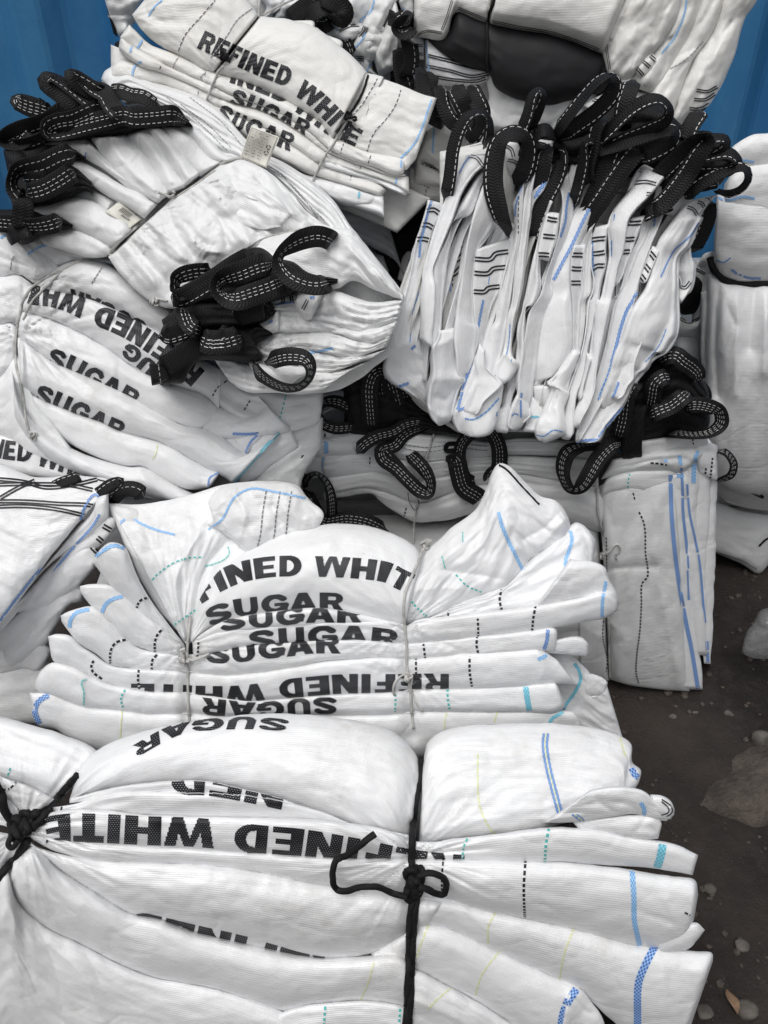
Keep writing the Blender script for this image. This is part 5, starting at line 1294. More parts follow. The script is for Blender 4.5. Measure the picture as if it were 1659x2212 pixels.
# loops on top (base plane further out than the folds)
DL = Dd.loop
s1 = dict(st=(-.30, .30), sw=.0014)
sA, sB = dict(st=(-.34,), sw=.0012), dict(st=(.34,), sw=.0012)
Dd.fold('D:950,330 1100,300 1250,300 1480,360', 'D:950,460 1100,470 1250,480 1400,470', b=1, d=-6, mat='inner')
hk1 = Dd.fold('R2:500,600 640,560 740,560 860,500 960,470 1060,430 1180,450 1300,560', 'R2:560,780 700,720 760,700 860,740 960,720 1050,760 1180,720 1330,700', b=3, d=-1.5, mat='webbing', name='webbing_and_shade', rip=1.4, ripn=3, wl=(60, 30))  # dark interior of the loops: shade between straps put in as black webbing
hk2 = Dd.fold('R2:1180,640 1300,590 1400,570 1500,650 1540,690', 'R2:1180,860 1260,850 1330,830 1400,820 1460,790', b=3, d=-.5, mat='webbing', name='webbing_and_shade', rip=1.2, ripn=3, wl=(60, 30))  # same black fill for the shade among the right-hand loops
DL('R2:262,880,4 285,760,5 300,640,6 330,550,7 370,500,8 420,488,8 450,520,7 452,580,7 435,640,6', 3.3, [20, 25, 25, 30, 50, 70, 60, 50, 45], **sA)
DL('R2:538,1030,5 500,920,6 472,800,6.5 478,680,7 505,600,7.5 560,570,7.5 610,590,7 625,650,6 605,740,5 565,820,4', 4.6, [65, 30, 5, 15, 40, 50, 50, 40, 20, 10], **sB)
DL('R2:585,585,5 620,500,7 645,410,8 670,388,8 686,410,8 660,490,7 615,580,5', 3.2, [30, 35, 50, 70, 60, 40, 40], **sA)
DL('R2:640,590,5 690,560,6 740,580,5', 3.6, [30, 40, 50], st=())
DL('R2:720,600,4 790,510,7 860,420,9 930,345,11 975,325,11 1000,350,11 985,410,10 920,480,8 830,545,6 740,610,4', 3.7, [40, 45, 50, 60, 70, 55, 20, 15, 20, 20], **sB)
DL('R2:860,960,1 900,860,3 940,780,4 970,690,5 1000,620,5', 4.0, 0, **sA)
DL('R2:850,1040,0 880,950,2 940,860,4 1000,770,5 1060,690,6 1110,640,6 1140,650,6', 4.4, [0, 0, 0, 0, 10, 40, 60], **sB)
DL('R2:900,640,4 980,560,7 1060,480,9 1140,435,11 1200,435,12 1230,470,12 1215,520,11 1140,560,9 1040,600,7 950,650,5', 3.5, [40, 40, 35, 40, 60, 60, 40, 35, 35, 30], **sA)
DL('R2:870,660,4 980,630,6 1100,590,8 1210,560,9 1260,565,9 1250,610,9 1180,650,8 1080,690,6', 4.0, [40, 35, 30, 40, 60, 50, 20, 10], **sB)
DL('R2:1000,740,4 1050,690,5 1130,650,6 1220,630,7 1290,625,7', 4.2, [0, 0, 10, 20, 40], **sA)
DL('R2:640,860,2 670,780,3 690,700,4 700,640,4', 4.0, [10, 10, 20, 30], **sB)
DL('R2:630,1050,1 660,950,2 700,860,3 750,760,4 770,680,5 750,650,5', 3.8, [10, 5, 10, 20, 50, 60], **sA)
DL('R2:810,900,3 840,800,4 862,700,6 870,620,7 900,612,7 905,660,6 880,740,5 850,820,4', 3.2, [30, 30, 40, 65, 65, 40, 25, 20], **sA)
DL('R2:890,800,4 880,730,5 900,650,6 915,560,7 950,500,8', 3.2, [40, 30, 30, 30, 30], **sB)
DL('R2:1110,920,5 1190,890,6 1250,830,7 1310,750,8 1360,670,10 1400,610,11 1395,590,11 1340,610,10 1270,680,8 1200,750,6 1160,800,5', 4.4, [30, 20, 10, 5, 20, 50, 70, 50, 30, 20, 20], lab='widest black loop arching over the right end', **sB)
DL('R2:1340,640,8 1420,600,9 1475,605,9 1470,640,9 1420,680,8', 3.6, [50, 50, 60, 50, 30], **sA)
DL('R2:1240,760,5 1330,700,7 1420,665,8 1500,665,9 1530,700,9 1490,735,8 1400,748,7 1300,745,6', 4.0, [40, 40, 40, 55, 65, 50, 40, 40], **sA)
DL('R2:1290,860,5 1360,800,7 1430,760,8 1510,725,9 1565,730,10 1575,770,10 1545,815,9 1490,835,8 1430,830,7', 3.2, [15, 20, 20, 40, 60, 60, 60, 60, 50], **sB)
DL('R2:1280,830,4 1350,790,6 1440,770,7', 4.6, [0, 10, 20], **sA)
DL('R2:1395,860,1 1400,930,0 1375,1010,-1 1330,1090,-2', 4.0, [20, 20, 30, 30], **sA)
DL('R2:1120,930,4 1180,900,5 1240,880,5', 3.6, 20, **sA)
DL('R2:1030,560,3 1035,470,4 1055,400,4 1075,345,3', 4.2, [20, 15, 10, 10], **sB)
DL('R2:1300,620,2 1330,540,2 1370,480,1', 4.2, 20, **sA)
# ================================================================ left slanting bundle with SUGAR print
E = Bundle('bag_bundle', 'slanting bundle of white bags printed sugar at the left, grey twine round its left end', 'bag bundle', Plane(300, 1050, 1.42, 62), 'tied bundles of folded bulk bags')
E.ties = [(45, 720, 150, .6), (110, 600, 110, .5)]; E.dn = (3.0, .46); E.es = .5; E.hem = 1; E.bs_ = .85
em = dict(wl=(200, 44), wr=.5)
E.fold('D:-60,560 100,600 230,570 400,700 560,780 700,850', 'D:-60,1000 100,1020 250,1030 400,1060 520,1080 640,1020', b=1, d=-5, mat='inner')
E.fold('U1:-150,1400 0,1400 80,1390 200,1470 330,1440 500,1500 650,1560 900,1600', 'D:-50,600 0,600 80,585 150,565 200,560 240,562', b=3, d=-1, fac=.5, fs=70, cr=[('U1:160,1540 260,1480 340,1530', .6, 10), ('U1:600,1500 560,1600', .5, 8)])
E.fold('D:-60,500 0,505 60,525 110,560 130,585', 'D:-60,600 0,600 40,590 75,610', b=3, d=0, **em)
E.fold('D:-60,600 0,600 40,598 72,618', 'D:-60,690 0,700 25,695 50,705', b=3, d=.4, **em)
el3 = E.fold('D:-60,700 0,702 25,700 42,712', 'D:-60,820 0,832 20,815 35,790', b=3, d=.6, **em)
el4 = E.fold('D:-60,795 0,800 25,770 42,770 60,830 90,880', 'D:-60,940 0,945 60,985 130,1010 200,1030', b=4, d=.2, **em)
e0 = E.fold('R3:140,150 200,90 280,40 370,20 470,45 560,105 650,175 780,255 840,300', 'R3:150,160 280,175 400,210 520,260 620,310 700,355 800,420', b=6, d=0, n=2.2, m=.6, e=(30, 20), cr=[('R3:160,130 280,120 420,200', -.4, 14)], **em)
e1 = E.fold('R3:100,135 170,130 280,158 400,190 520,240 620,290 700,335 780,395 860,445 960,500', 'R3:90,235 200,262 330,320 450,388 560,465 660,520 760,560 880,600 950,662', b=4, d=1.2, e=(20, 20), **em)
e1b = E.fold('R3:85,240 200,268 330,326 450,394 560,470 660,525 760,565 880,605 950,665', 'R3:75,345 160,410 250,468 340,505 440,550 560,605 700,692 800,732 880,742 945,668', b=3.6, d=1.2, e=(20, 20), **em)
e3 = E.fold('R3:70,348 160,412 250,470 340,507 440,552 560,607 700,692 800,738 870,745 960,785 1060,855 1215,755', 'R3:85,560 170,612 300,668 430,712 520,755 700,805 880,905 960,945 1010,980', b=5, d=1.4, e=(20, 16), n=2.2, m=.6, cr=[('R3:200,430 560,640 800,780', .3, 20)], **em)
e4 = E.fold('R3:88,562 170,615 300,671 430,715 520,758 700,808 880,908 955,935', 'R3:120,640 220,740 300,800 420,860 550,900 620,905 700,955 800,1000 905,1000', b=3.4, d=1.0, e=(20, 12), **em)
e4t = E.fold('R3:690,860 800,900 900,950 955,930', 'R3:680,900 780,960 860,990 905,1000', b=2, d=1.8, e=(20, 8), **em)
e5 = E.fold('R3:50,480 75,600 120,680 200,760 300,830 420,880 550,912 620,915 710,965 830,1030 900,1060', 'R3:60,700 130,800 200,870 330,935 470,985 620,1030 780,1075 900,1100', b=6, d=.6, e=(20, 20), n=2.2, m=.6, cr=[('R3:600,910 620,970 640,1010', .7, 10), ('R3:200,760 330,880 520,960', -.4, 18)], **em)
E2 = E.fold('R3:-60,760 0,770 100,790 200,840 320,890 420,940 520,985', 'R3:-60,920 0,930 100,950 200,960 330,970 450,990 520,1010', b=3, d=.0, **em)
er0 = E.fold('R3:930,860 1100,800 1240,750 1320,720 1395,700', 'R3:1000,985 1100,1010 1290,1010 1300,960 1390,820', b=2.4, d=-2, mat='grey_white', cr=[('R3:1000,980 1150,930 1300,830', .6, 10), ('R3:1080,1010 1200,960 1310,880', .5, 10), ('R3:1040,940 1200,850 1330,760', -.6, 9)])
er1 = E.fold('R3:780,450 860,450 960,500 1050,555 1120,575 1240,590 1380,580 1396,620', 'R3:860,560 940,650 1000,690 1060,700 1140,690 1240,750 1360,722 1385,700', b=2.4, d=.4, e=(14, 12), wr=.6, fac=.6, fs=60, cr=[('R3:1050,600 1080,610 1120,600', .6, 8), ('R3:1030,640 1180,720 1240,745', -.7, 8)])
er2 = E.fold('R3:880,700 900,665 950,662 1040,700 1120,690 1150,640 1110,600', 'R3:870,745 950,780 1060,775 1115,768 1180,760 1240,752 1250,735', b=2.2, d=1.4, e=(10, 8), fac=.6, fs=36, cr=[('R3:900,665 870,745', .7, 6), ('R3:940,750 1070,700', -.6, 8)])
E.fold('R3:860,690 1000,705 1100,720 1240,740', 'R3:880,840 960,880 1040,900 1120,850', b=2, d=-.2)
er3 = E.fold('R3:1000,770 1115,768 1130,790', 'R3:1000,776 1070,860 1055,855 1040,850', b=1.2, d=1.0, e=(6, 6))
E.fold('R3:1060,860 1120,800 1180,765 1260,750', 'R3:1020,975 1060,980 1180,900 1290,820', b=2.0, d=.2, e=(10, 10), mat='white', cr=[('R3:1080,900 1240,800', .5, 8)])
E.text('REFINED WHITE', 'R3:890,500 780,405 700,350 600,285 520,245 420,205 330,160 230,128 150,118 80,78 0,35', 46, [e1], cells=30)
E.text('SUG', 'R3:760,520 690,470 620,412 560,365', 34, [e1], cells=26, yoff=2)
E.text('SUGAR', 'R3:192,470 300,512 420,580 480,610 575,665', 41, [e1b], cells=28)
E.text('SUGAR', 'R3:138,628 240,668 350,720 430,760 520,800', 41, [e3], cells=28)
E.text('SUGAR', 'R3:640,292 560,248 470,202 400,172 300,138', 32, [e0], cells=24)
E.text('REFINED WHITE', 'R3:-260,800 -100,840 0,875 110,890 160,905 250,930 330,955 450,1000', 42, [E2], cells=28)
E.strip('R3:395,120 420,80 440,50', 2.4, 'line_grey', e0); E.strip('R3:145,105 170,75 200,60', 2.4, 'line_grey', e0); E.strip('R3:45,60 50,20 60,0', 2, 'line_grey')
E.strip('R3:1010,975 1080,900 1150,820 1212,758', 7, 'check_teal', [e3, er0, er1, er2]); E.strip('R3:1005,768 1060,770 1118,767', 6, 'check_blue', [er2, er3]); E.strip('R3:1060,850 1085,800 1112,775', 5, 'check_blue', [e3, er3])
E.strip('R3:900,995 905,960 950,932', 4, 'check_blue', [e4t, e4]); E.strip('R3:905,985 1000,985', 3, 'check_blue', [e4t, e4, e5]); E.strip('R3:975,985 940,1020 900,1040', 3, 'dash_black')
E.strip('R3:918,605 940,570 985,535', 3, 'dash_black', [er1, e1b, e1]); E.strip('R3:1195,735 1215,680 1235,600', 3, 'dash_teal', er1); E.strip('R3:1055,665 1080,625', 3, 'dash_black', [er1, er2])
E.strip('R3:680,815 670,860 655,880', 2.4, 'line_yellow'); E.strip('U1:230,1590 330,1530 480,1505', 5, 'check_sky'); E.strip('U1:0,1455 80,1410', 5, 'check_sky')
E.tube('D:230,560 180,562 140,580 100,600 70,620 50,650 40,690 33,740 35,790 42,820 50,860 55,900 62,930 68,945', .24, 'twine', lift=1.6, name='twine', amp=.1)
E.tube('R3:120,750 130,775 145,800 155,780 158,765 130,770', .2, 'twine', lift=1.6, name='twine'); knot(E, 'R3:135,772', .6, .2, 'twine', seed=33)
E.tube('D:140,578 110,610 70,650 50,690', .2, 'twine', lift=1.6, name='twine', amp=.1)
E.loop('R3:1190,980,-2 1260,880,-1 1310,830,0', 3.4, [30, 20, 30], st=(-.1, .1))

# ================================================================ crinkled bundle with film and a paper tag
Fb = Bundle('bag_bundle', 'crinkled white bundle with a printed paper tag, black loops spilling from both its ends', 'bag bundle', Plane(500, 600, 1.50, 52, -16), 'tied bundles of folded bulk bags', 'film')
fm = dict(wr=.35, wl=(150, 24))
Fb.ties = [(345, 455, 120, .25), (430, 400, 90, .25), (290, 500, 90, .25)]; Fb.es = .5
FB = Plane(500, 600, 1.56, 52, -16)
f0 = Fb.fold('R1:440,360 470,320 520,300 600,340 700,370 800,400 900,445 990,520 1060,600 1130,660 1230,710 1340,780 1440,870 1520,990 1600,1090 1745,1275',
             'R1:560,470 700,480 820,560 880,620 950,680 1030,700 1150,740 1250,830 1340,930 1420,1000 1500,1130 1600,1230 1740,1285', b=3.2, d=-1.5, rip=.9, ripn=6, e=(20, 20), mat='film', wl=(240, 20), wr=.5, plane=FB)
f0u = Fb.fold('R1:440,345 455,310 500,290 560,330 620,345 680,370', 'R1:470,400 520,430 600,440 680,470 700,480', b=3, d=-1, fac=.9, fs=30, e=(10, 20), plane=FB)
def pl_(T, Bq, b=2.2, d=0, **k):
    k.setdefault('e', (6, 20)); k.setdefault('wl', (150, 30)); k.setdefault('fac', .5); k.setdefault('fs', 60); k.setdefault('jit', 1.0)
    return Fb.fold(T, Bq, b=b, d=d, **k)
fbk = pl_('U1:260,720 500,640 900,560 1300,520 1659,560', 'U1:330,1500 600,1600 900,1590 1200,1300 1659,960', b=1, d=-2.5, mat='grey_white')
p1 = pl_('U1:320,1450 450,1385 620,1375 780,1430 950,1535', 'U1:350,1500 500,1540 700,1600 870,1600 940,1560', b=2, d=-.4)
p2 = pl_('U1:250,1215 400,1168 600,1118 750,1150 900,1240 1050,1330 1090,1400', 'U1:300,1290 470,1290 620,1380 780,1450 940,1530 995,1490', b=3, d=.2, cr=[('U1:400,1230 700,1280 950,1420', .4, 10)])
p3 = pl_('U1:560,1095 700,1020 800,1075 950,1165', 'U1:600,1115 750,1155 860,1220 900,1235', b=1, d=-1, mat='grey_white')
p4 = pl_('U1:530,820 650,825 850,930 1000,1020 1150,1080 1300,1185', 'U1:560,860 700,970 850,1068 980,1148 1100,1215 1205,1290', b=2.4, d=.8, cr=[('U1:640,860 900,1000 1200,1190', .4, 9)])
p5b = pl_('U1:270,700 400,660 560,640 700,640 800,720 950,860 1100,1000', 'U1:380,745 520,700 700,790 860,880 1000,985 1150,1060 1310,1185', b=2.2, d=.9)
p5 = pl_('U1:755,612 820,720 900,850 1000,980 1130,1070 1320,1165', 'U1:1045,600 1130,700 1210,780 1280,900 1340,1000 1395,1095', b=2.4, d=1.3, cr=[('U1:900,640 1050,850 1280,1060', .6, 10), ('U1:1040,740 1100,760', -.5, 6)])
p6 = pl_('U1:1045,602 1130,705 1210,785 1280,905 1340,1005 1400,1095', 'U1:1205,540 1290,660 1370,780 1450,900 1500,970 1530,1040', b=2.2, d=.9, cr=[('U1:1140,580 1300,760 1420,980', .5, 9)])
p7 = pl_('U1:1205,542 1290,665 1370,785 1450,905 1505,975 1532,1040', 'U1:1335,535 1420,640 1500,730 1580,830 1659,935', b=2.2, d=.6, cr=[('U1:1280,560 1420,740 1560,940', .5, 9)])
p8 = pl_('R1:695,545 760,630 830,720 870,760', 'R1:770,545 830,600 900,680 960,705', b=2, d=.4)
p9 = pl_('R1:770,545 830,600 900,680 962,705', 'R1:830,540 900,600 960,660 1030,690', b=2, d=.1)
f1 = Fb.fold('R1:720,880 800,825 880,770 960,710 1040,695 1150,742 1250,832 1335,930 1425,988', 'D:236,552 262,590 330,650 385,665 430,612 520,565 600,515 700,492 712,495', b=4.5, d=.8, n=3, fac=4.6, fs=90, fa=52, cz=.3, e=(14, 14), wr=.4, wl=(120, 60),
             cr=[('R1:870,800 1000,900 1080,1050', .9, 9), ('R1:720,890 760,980 900,1060', -.8, 8), ('R1:1000,720 1060,900 1120,1020', -.9, 9), ('R1:1100,760 1200,900 1230,1000', .8, 9), ('R1:640,960 700,1010 800,1080', .8, 8), ('R1:820,830 950,950 980,1060', -.7, 7),
                 ('R1:1170,760 1300,930 1330,1000', -.6, 9), ('R1:560,1020 700,1100', .7, 9), ('R1:930,770 1100,860 1180,850', .7, 7), ('U2:80,0 180,120 200,220 400,340', -.9, 7), ('U2:130,30 250,150 460,330', .9, 8), ('U2:420,80 540,200 660,230', .8, 7), ('U2:0,120 90,190 230,230', -.6, 10)])
f1b = Fb.fold('U2:60,20 200,-40 380,-10 520,60', 'U2:20,260 160,330 330,330 420,260', b=2, d=2.4, fac=2.4, fs=40, fa=40, e=(14, 14), grow=0)
f1c = Fb.fold('R1:960,760 1100,790 1200,850 1260,930', 'R1:900,850 1020,960 1120,990 1220,980', b=1.6, d=2.6, fac=2.0, fs=40, fa=30, e=(14, 14), grow=0)
f2 = Fb.fold('U2:640,380 760,280 900,190 1050,110 1300,60 1500,20 1620,100 R1:1500,990 1600,1090 1700,1220', 'U2:1000,600 1200,540 1400,540 1500,540 1659,520 D:760,605 820,628 868,645', b=3, d=1.2, e=(14, 16), fac=1.5, fs=60, fa=25, cz=.4, wr=.4, cr=[('R1:1300,960 1400,985 1430,1000', .6, 8), ('R1:1450,1000 1520,1080 1640,1200', .5, 10)])
f2b = Fb.fold('R1:1330,940 1430,985 1520,1000 1560,1070 1620,1130', 'R1:1300,980 1400,1010 1450,1100 1560,1180 1700,1260', b=2, d=1.8, fac=.7, fs=40)
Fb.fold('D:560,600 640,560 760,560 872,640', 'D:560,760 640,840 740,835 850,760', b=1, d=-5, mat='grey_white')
fl = []
for (a_, b_, dd) in [('U2:1080,640 1200,600 1330,560 1500,545 1659,560 D:800,655 872,650', 'U2:1150,740 1300,760 1450,790 1659,830 D:790,712 860,690', .8),
                     ('U2:1020,740 1160,745 1300,765 1450,795 1659,835 D:790,714 860,695', 'U2:1060,900 1200,890 1400,880 1659,900 D:800,740 850,720', .4),
                     ('U2:1000,900 1200,893 1400,884 1659,905 D:800,742 845,725', 'U2:960,1010 1100,1090 1300,1030 1450,1040 D:760,770 835,748', 0),
                     ('U2:900,1100 1100,1090 1300,1035 1450,1050 D:780,770 835,755', 'U2:950,1240 1200,1250 1400,1215 D:720,800 800,775', -.4),
                     ('U2:630,1100 800,1120 950,1190 1200,1255 1400,1220 D:740,800 795,782', 'U2:760,1290 900,1370 1100,1380 1300,1390 1450,1390 D:700,840 735,812', -.7)]:
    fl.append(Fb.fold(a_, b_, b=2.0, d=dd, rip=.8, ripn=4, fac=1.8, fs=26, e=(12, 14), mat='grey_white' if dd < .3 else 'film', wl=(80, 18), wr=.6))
fx = Fb.fold('U2:1320,550 1400,560 1500,550 1540,600', 'U2:1300,640 1350,720 1400,780 1450,770', b=2, d=2.2, e=(6, 6), fac=.5, fs=24)
fx2 = Fb.fold('U2:990,820 1060,790 1140,740 1180,720', 'U2:1060,880 1100,895 1160,870 1180,830', b=2, d=2.0, e=(6, 6), fac=.7, fs=24)
fx3 = Fb.fold('U2:960,1130 1100,1180 1230,1190 1400,1180', 'U2:980,1250 1080,1300 1200,1340 1330,1270 1410,1230', b=2.5, d=1.4, e=(10, 10), fac=1.2, fs=30)
for q in ('U2:1210,595 1205,650', 'U2:1275,590 1285,650'): Fb.strip(q, 3, 'line_black', name='seam', double=5)
Fb.strip('U2:1410,620 1370,700', 2, 'line_black', [fx], name='seam', double=5); Fb.strip('U2:1430,600 1470,600', 6, 'check_blue'); Fb.strip('U2:1150,660 1290,640', 4, 'check_blue'); Fb.strip('U2:1390,1060 1500,1050 1620,1020', 5, 'check_sky'); Fb.strip('U2:1090,810 1120,790', 5, 'check_blue'); Fb.strip('U2:1055,1235 1075,1250', 5, 'check_blue')
for q in ('R1:1060,690 1200,740 1300,850 1400,950', 'R1:1090,700 1230,770 1330,880 1380,960', 'R1:820,420 950,520 1040,620', 'R1:780,450 900,540 1000,640', 'R1:720,420 860,530 980,650'): Fb.strip(q, 1.5, 'line_grey', [f0, f1], name='seam')
Fb.strip('U1:700,800 715,740', 2.2, 'line_blue')
# twine
Fb.tube('R1:468,1100 520,1040 600,970 700,880 780,830 850,785 930,725 1000,690 1050,688', .26, 'twine', lift=1.6, name='twine', amp=.1)
Fb.tube('R1:474,1104 530,1045 608,974 705,888 782,838 855,790 930,735', .2, 'twine', lift=1.6, name='twine', amp=.1)
Fb.tube('R1:685,832,.4 710,840,.8 735,850,.8 755,835,.5 745,825,.4', .24, 'twine', lift=1.6, name='twine'); Fb.tube('U2:700,300 800,240 900,190 1050,110 1200,70 1400,30 1460,30', .16, 'twine', lift=1.6, name='twine', amp=.1)
knot(Fb, 'U2:140,640', .8, .22, 'twine', seed=44); Fb.tube('U2:140,640 170,615 210,625 250,630', .16, 'twine', lift=1.6, name='twine')
# paper tag with its print, and the sewn label lower down
def tag_(b, corners, lines, mat='label_paper', name='paper_tag', out=1.6):
    c = px(corners)
    s = [float(b.hit(p[0], p[1], b.folds)[0]) if b.hit(p[0], p[1], b.folds) else float(b.plane.depth(p[0], p[1])) for p in c]
    s = [min(s) - out / 100 + .6 * (q - min(s)) for q in s]
    Wc = [world(p[0], p[1], q) for p, q in zip(c, s)]
    def P(u, v, l=0):
        q = (Wc[0] * (1 - u) * (1 - v) + Wc[1] * u * (1 - v) + Wc[2] * u * v + Wc[3] * (1 - u) * v)
        d = CAM - q; d = d / np.linalg.norm(d)
        return q + d * (.004 * math.sin(u * 5 + v * 2) + .003 * math.sin(v * 6) + l)
    nu_, nv_ = 14, 18
    V = [P(i / (nu_ - 1), j / (nv_ - 1)) for j in range(nv_) for i in range(nu_)]
    o = link(name, V, gridfaces(nv_, nu_), mat, b.root)
    md = o.modifiers.new('thickness', 'SOLIDIFY'); md.thickness = .0006
    V, F = [], []
    for (u0, v0, u1, v1) in lines:
        n_ = 3
        for a in range(n_ + 1):
            for q in range(n_ + 1):
                V.append(P(u0 + (u1 - u0) * q / n_, v0 + (v1 - v0) * a / n_, .0014))
        k = len(V) - (n_ + 1) ** 2
        F += (gridfaces(n_ + 1, n_ + 1, k)).tolist()
    link('lettering', V, F, 'label_ink', o)
    return P, o
rnd = random.Random(5)
ln = [(.04, .03, .96, .04), (.04, .96, .96, .97), (.04, .03, .05, .97), (.95, .03, .96, .97), (.70, .05, .705, .95), (.5, .05, .505, .6), (.3, .3, .305, .95)]
for k in range(9):
    v = .10 + k * .09
    for u0, u1 in ((.10, .26), (.34, .46), (.54, .66)):
        x = u0
        while x < u1:
            w = rnd.uniform(.012, .035)
            if rnd.random() < .75: ln.append((x, v, min(x + w, u1), v + .022))
            x += w + .012
Ptag, otag = tag_(Fb, 'R1:1085,545 1205,592 1150,725 1037,680', ln)
# recycling marks (three chasing arrows) and a bag sign on the tag
V, F = [], []
for (cu, cv, r) in ((.80, .40, .075), (.80, .58, .075)):
    for k in range(3):
        a0 = k * 120 + 20
        for i in range(5):
            a = math.radians(a0 + i * 17)
            for rr in (r * .62, r): V.append(Ptag(cu + rr * math.cos(a) * 1.1, cv + rr * math.sin(a), .0014))
        kk = len(V) - 10
        F += [(kk + 2 * i, kk + 2 * i + 1, kk + 2 * i + 3, kk + 2 * i + 2) for i in range(4)]
        a = math.radians(a0 + 68)
        V += [Ptag(cu + r * .4 * math.cos(a) * 1.1, cv + r * .4 * math.sin(a), .0014), Ptag(cu + r * 1.2 * math.cos(a) * 1.1, cv + r * 1.2 * math.sin(a), .0014), Ptag(cu + r * .85 * math.cos(a + .5) * 1.1, cv + r * .85 * math.sin(a + .5), .0014)]
        F.append((len(V) - 3, len(V) - 2, len(V) - 1))
link('recycling_mark', V, F, 'label_ink', otag)
tag_(Fb, 'U1:870,1240 985,1155 1170,1300 1080,1370', [(.55, .25 + .05 * k, .9, .27 + .05 * k) for k in range(9)] + [(.35, .45 + .05 * k, .5, .47 + .05 * k) for k in range(7)], name='sewn_label', out=.3)
# black loops, left end
FL = lambda *a, **k: Fb.loop(*a, **{**dict(base=Plane(500, 600, 1.47, 52, -16)), **k})
fk1 = Fb.fold('U1:10,620 100,560 300,500 450,440 700,430 950,400 1150,350 1450,400 1600,530', 'U1:40,740 200,700 400,650 600,640 800,610 1000,590 1200,540 1400,520 1590,535', b=3, d=2, mat='webbing', name='webbing_and_shade', rip=.9, ripn=3, e=(20, 20), wl=(80, 30))  # black bed under these loops, shade between straps included in its colour
fk2 = Fb.fold('U1:30,740 200,720 500,695 600,730 710,790', 'U1:60,900 110,960 200,900 400,860 600,810 700,795', b=3, d=2.4, mat='webbing', name='webbing_and_shade', rip=.7, ripn=2, e=(20, 14), wl=(80, 30))
fk3 = Fb.fold('U1:100,960 160,880 300,850 500,830 620,880 760,1000', 'U1:140,1120 200,1190 400,1170 560,1120 700,1060 770,1080', b=3.4, d=2.4, mat='webbing', name='webbing_and_shade', rip=.8, ripn=3, e=(20, 14), wl=(80, 30))
fk4 = Fb.fold('U1:-60,1230 100,1230 250,1230 370,1270 480,1290 620,1350', 'U1:-60,1370 0,1380 100,1430 200,1500 270,1480 350,1400 480,1390 600,1370', b=3, d=1.5, mat='webbing', name='webbing_and_shade', rip=.7, ripn=2, e=(4, 14), wl=(80, 30))
FL('U1:720,440,4 600,340,6 480,240,7 400,180,8 370,150,8 400,120,8 470,140,7 600,220,6 780,340,5 860,380,4', 4.4, [20, 10, 0, 10, 40, 60, 60, 50, 30, 20], st=(-.32,))
FL('U1:900,290,5 800,250,6 700,190,7 600,130,8 590,100,8 640,110,7 760,200,6 870,260,6 930,360,6 1000,430,6 1060,460,6', 4.4, [30, 20, 10, 30, 60, 60, 40, 20, 10, 10, 20], st=(-.32,))
FL('U1:440,430,3 320,390,5 220,360,6 150,320,6 170,300,5 260,320,4 400,390,3', 4.2, [0, 0, 10, 40, 60, 60, 40], st=(-.25, -.08, .1, .25))
FL('U1:930,370,6 800,400,6 700,440,6 600,480,6 480,500,7 400,540,7 380,590,7 420,600,6 560,560,5 700,520,5 900,470,5 1030,440,6 1100,460,6 1300,450,6 1450,440,6 1560,500,5', 4.2, [10, 0, 10, 20, 20, 30, 60, 50, 20, 10, 0, 0, 0, 0, 0, 0], st=(-.3, .05, .2))
FL('U1:900,250,5 1000,240,5 1080,270,5 1200,290,5 1280,340,4 1340,380,3', 3.4, [10, 20, 20, 30, 40, 50], st=(.2, .32))
FL('U1:590,360,5 500,410,6 400,480,6 300,510,6 150,560,7 40,620,7 20,660,7 80,690,7 160,680,6 250,600,6 330,540,5', 3.8, [10, 10, 20, 30, 20, 40, 70, 60, 50, 30, 20], st=(.3,))
FL('U1:380,620,6 250,670,6 130,690,6', 3.6, 40, st=(.2,))
FL('U1:640,750,5 500,780,6 350,850,7 200,880,8 130,910,8 100,980,8 120,1060,8 180,1130,8 200,1170,8', 4.6, [0, 0, 10, 30, 50, 60, 50, 30, 20], st=(-.2, .2))
FL('U1:620,900,5 500,980,6 350,1060,7 220,1090,7', 4.6, 0, st=(-.2, 0, .2))
FL('U1:400,990,6 300,985,6 200,985,6', 4.4, 20, st=(-.1, .1))
FL('U1:160,1100,8 190,1180,8 190,1300,7 200,1400,6', 4.6, [30, 10, 0, 0], st=())
FL('U1:520,1310,5 400,1350,6 260,1360,6 120,1340,6 0,1330,6 -60,1320,6', 4.2, [10, 10, 40, 20, 10, 10], st=(-.2, 0, .2))
FL('U1:60,1450,5 150,1400,6 250,1370,6', 4.2, 20, st=())
# black loops, lower end
g1 = Fb.fold('U2:290,600 400,500 560,420 700,330 850,250 980,200 1060,210 1150,270 1300,310 1420,400 1659,450', 'U2:320,670 500,650 700,640 900,670 1070,630 1200,600 1320,550 1480,520 1659,480', b=3, d=3, mat='webbing', name='webbing_and_shade', rip=.8, ripn=3, e=(20, 14), wl=(90, 30))  # black filling among the lower loops, straps and painted shade together
g2 = Fb.fold('U2:200,800 400,660 700,640 900,660 1070,640 1140,730', 'U2:240,950 400,900 520,870 700,850 900,850 1050,800 1140,735', b=3, d=2.5, mat='webbing', name='webbing_and_shade', rip=.8, ripn=3, e=(20, 14), wl=(90, 30))
g3 = Fb.fold('U2:400,930 500,860 700,850 900,860 1000,830 1120,900', 'U2:450,1110 620,1110 780,1120 900,1130 1040,1100 960,1020 1120,910', b=3, d=2.0, mat='webbing', name='webbing_and_shade', rip=.8, ripn=3, e=(20, 14), wl=(90, 30))
g4 = Fb.fold('U2:120,1240 200,1120 300,1040 420,960 520,940', 'U2:190,1320 300,1310 370,1300 430,1180 560,1060', b=3, d=2.8, mat='webbing', name='webbing_and_shade', e=(14, 14), wl=(90, 30))
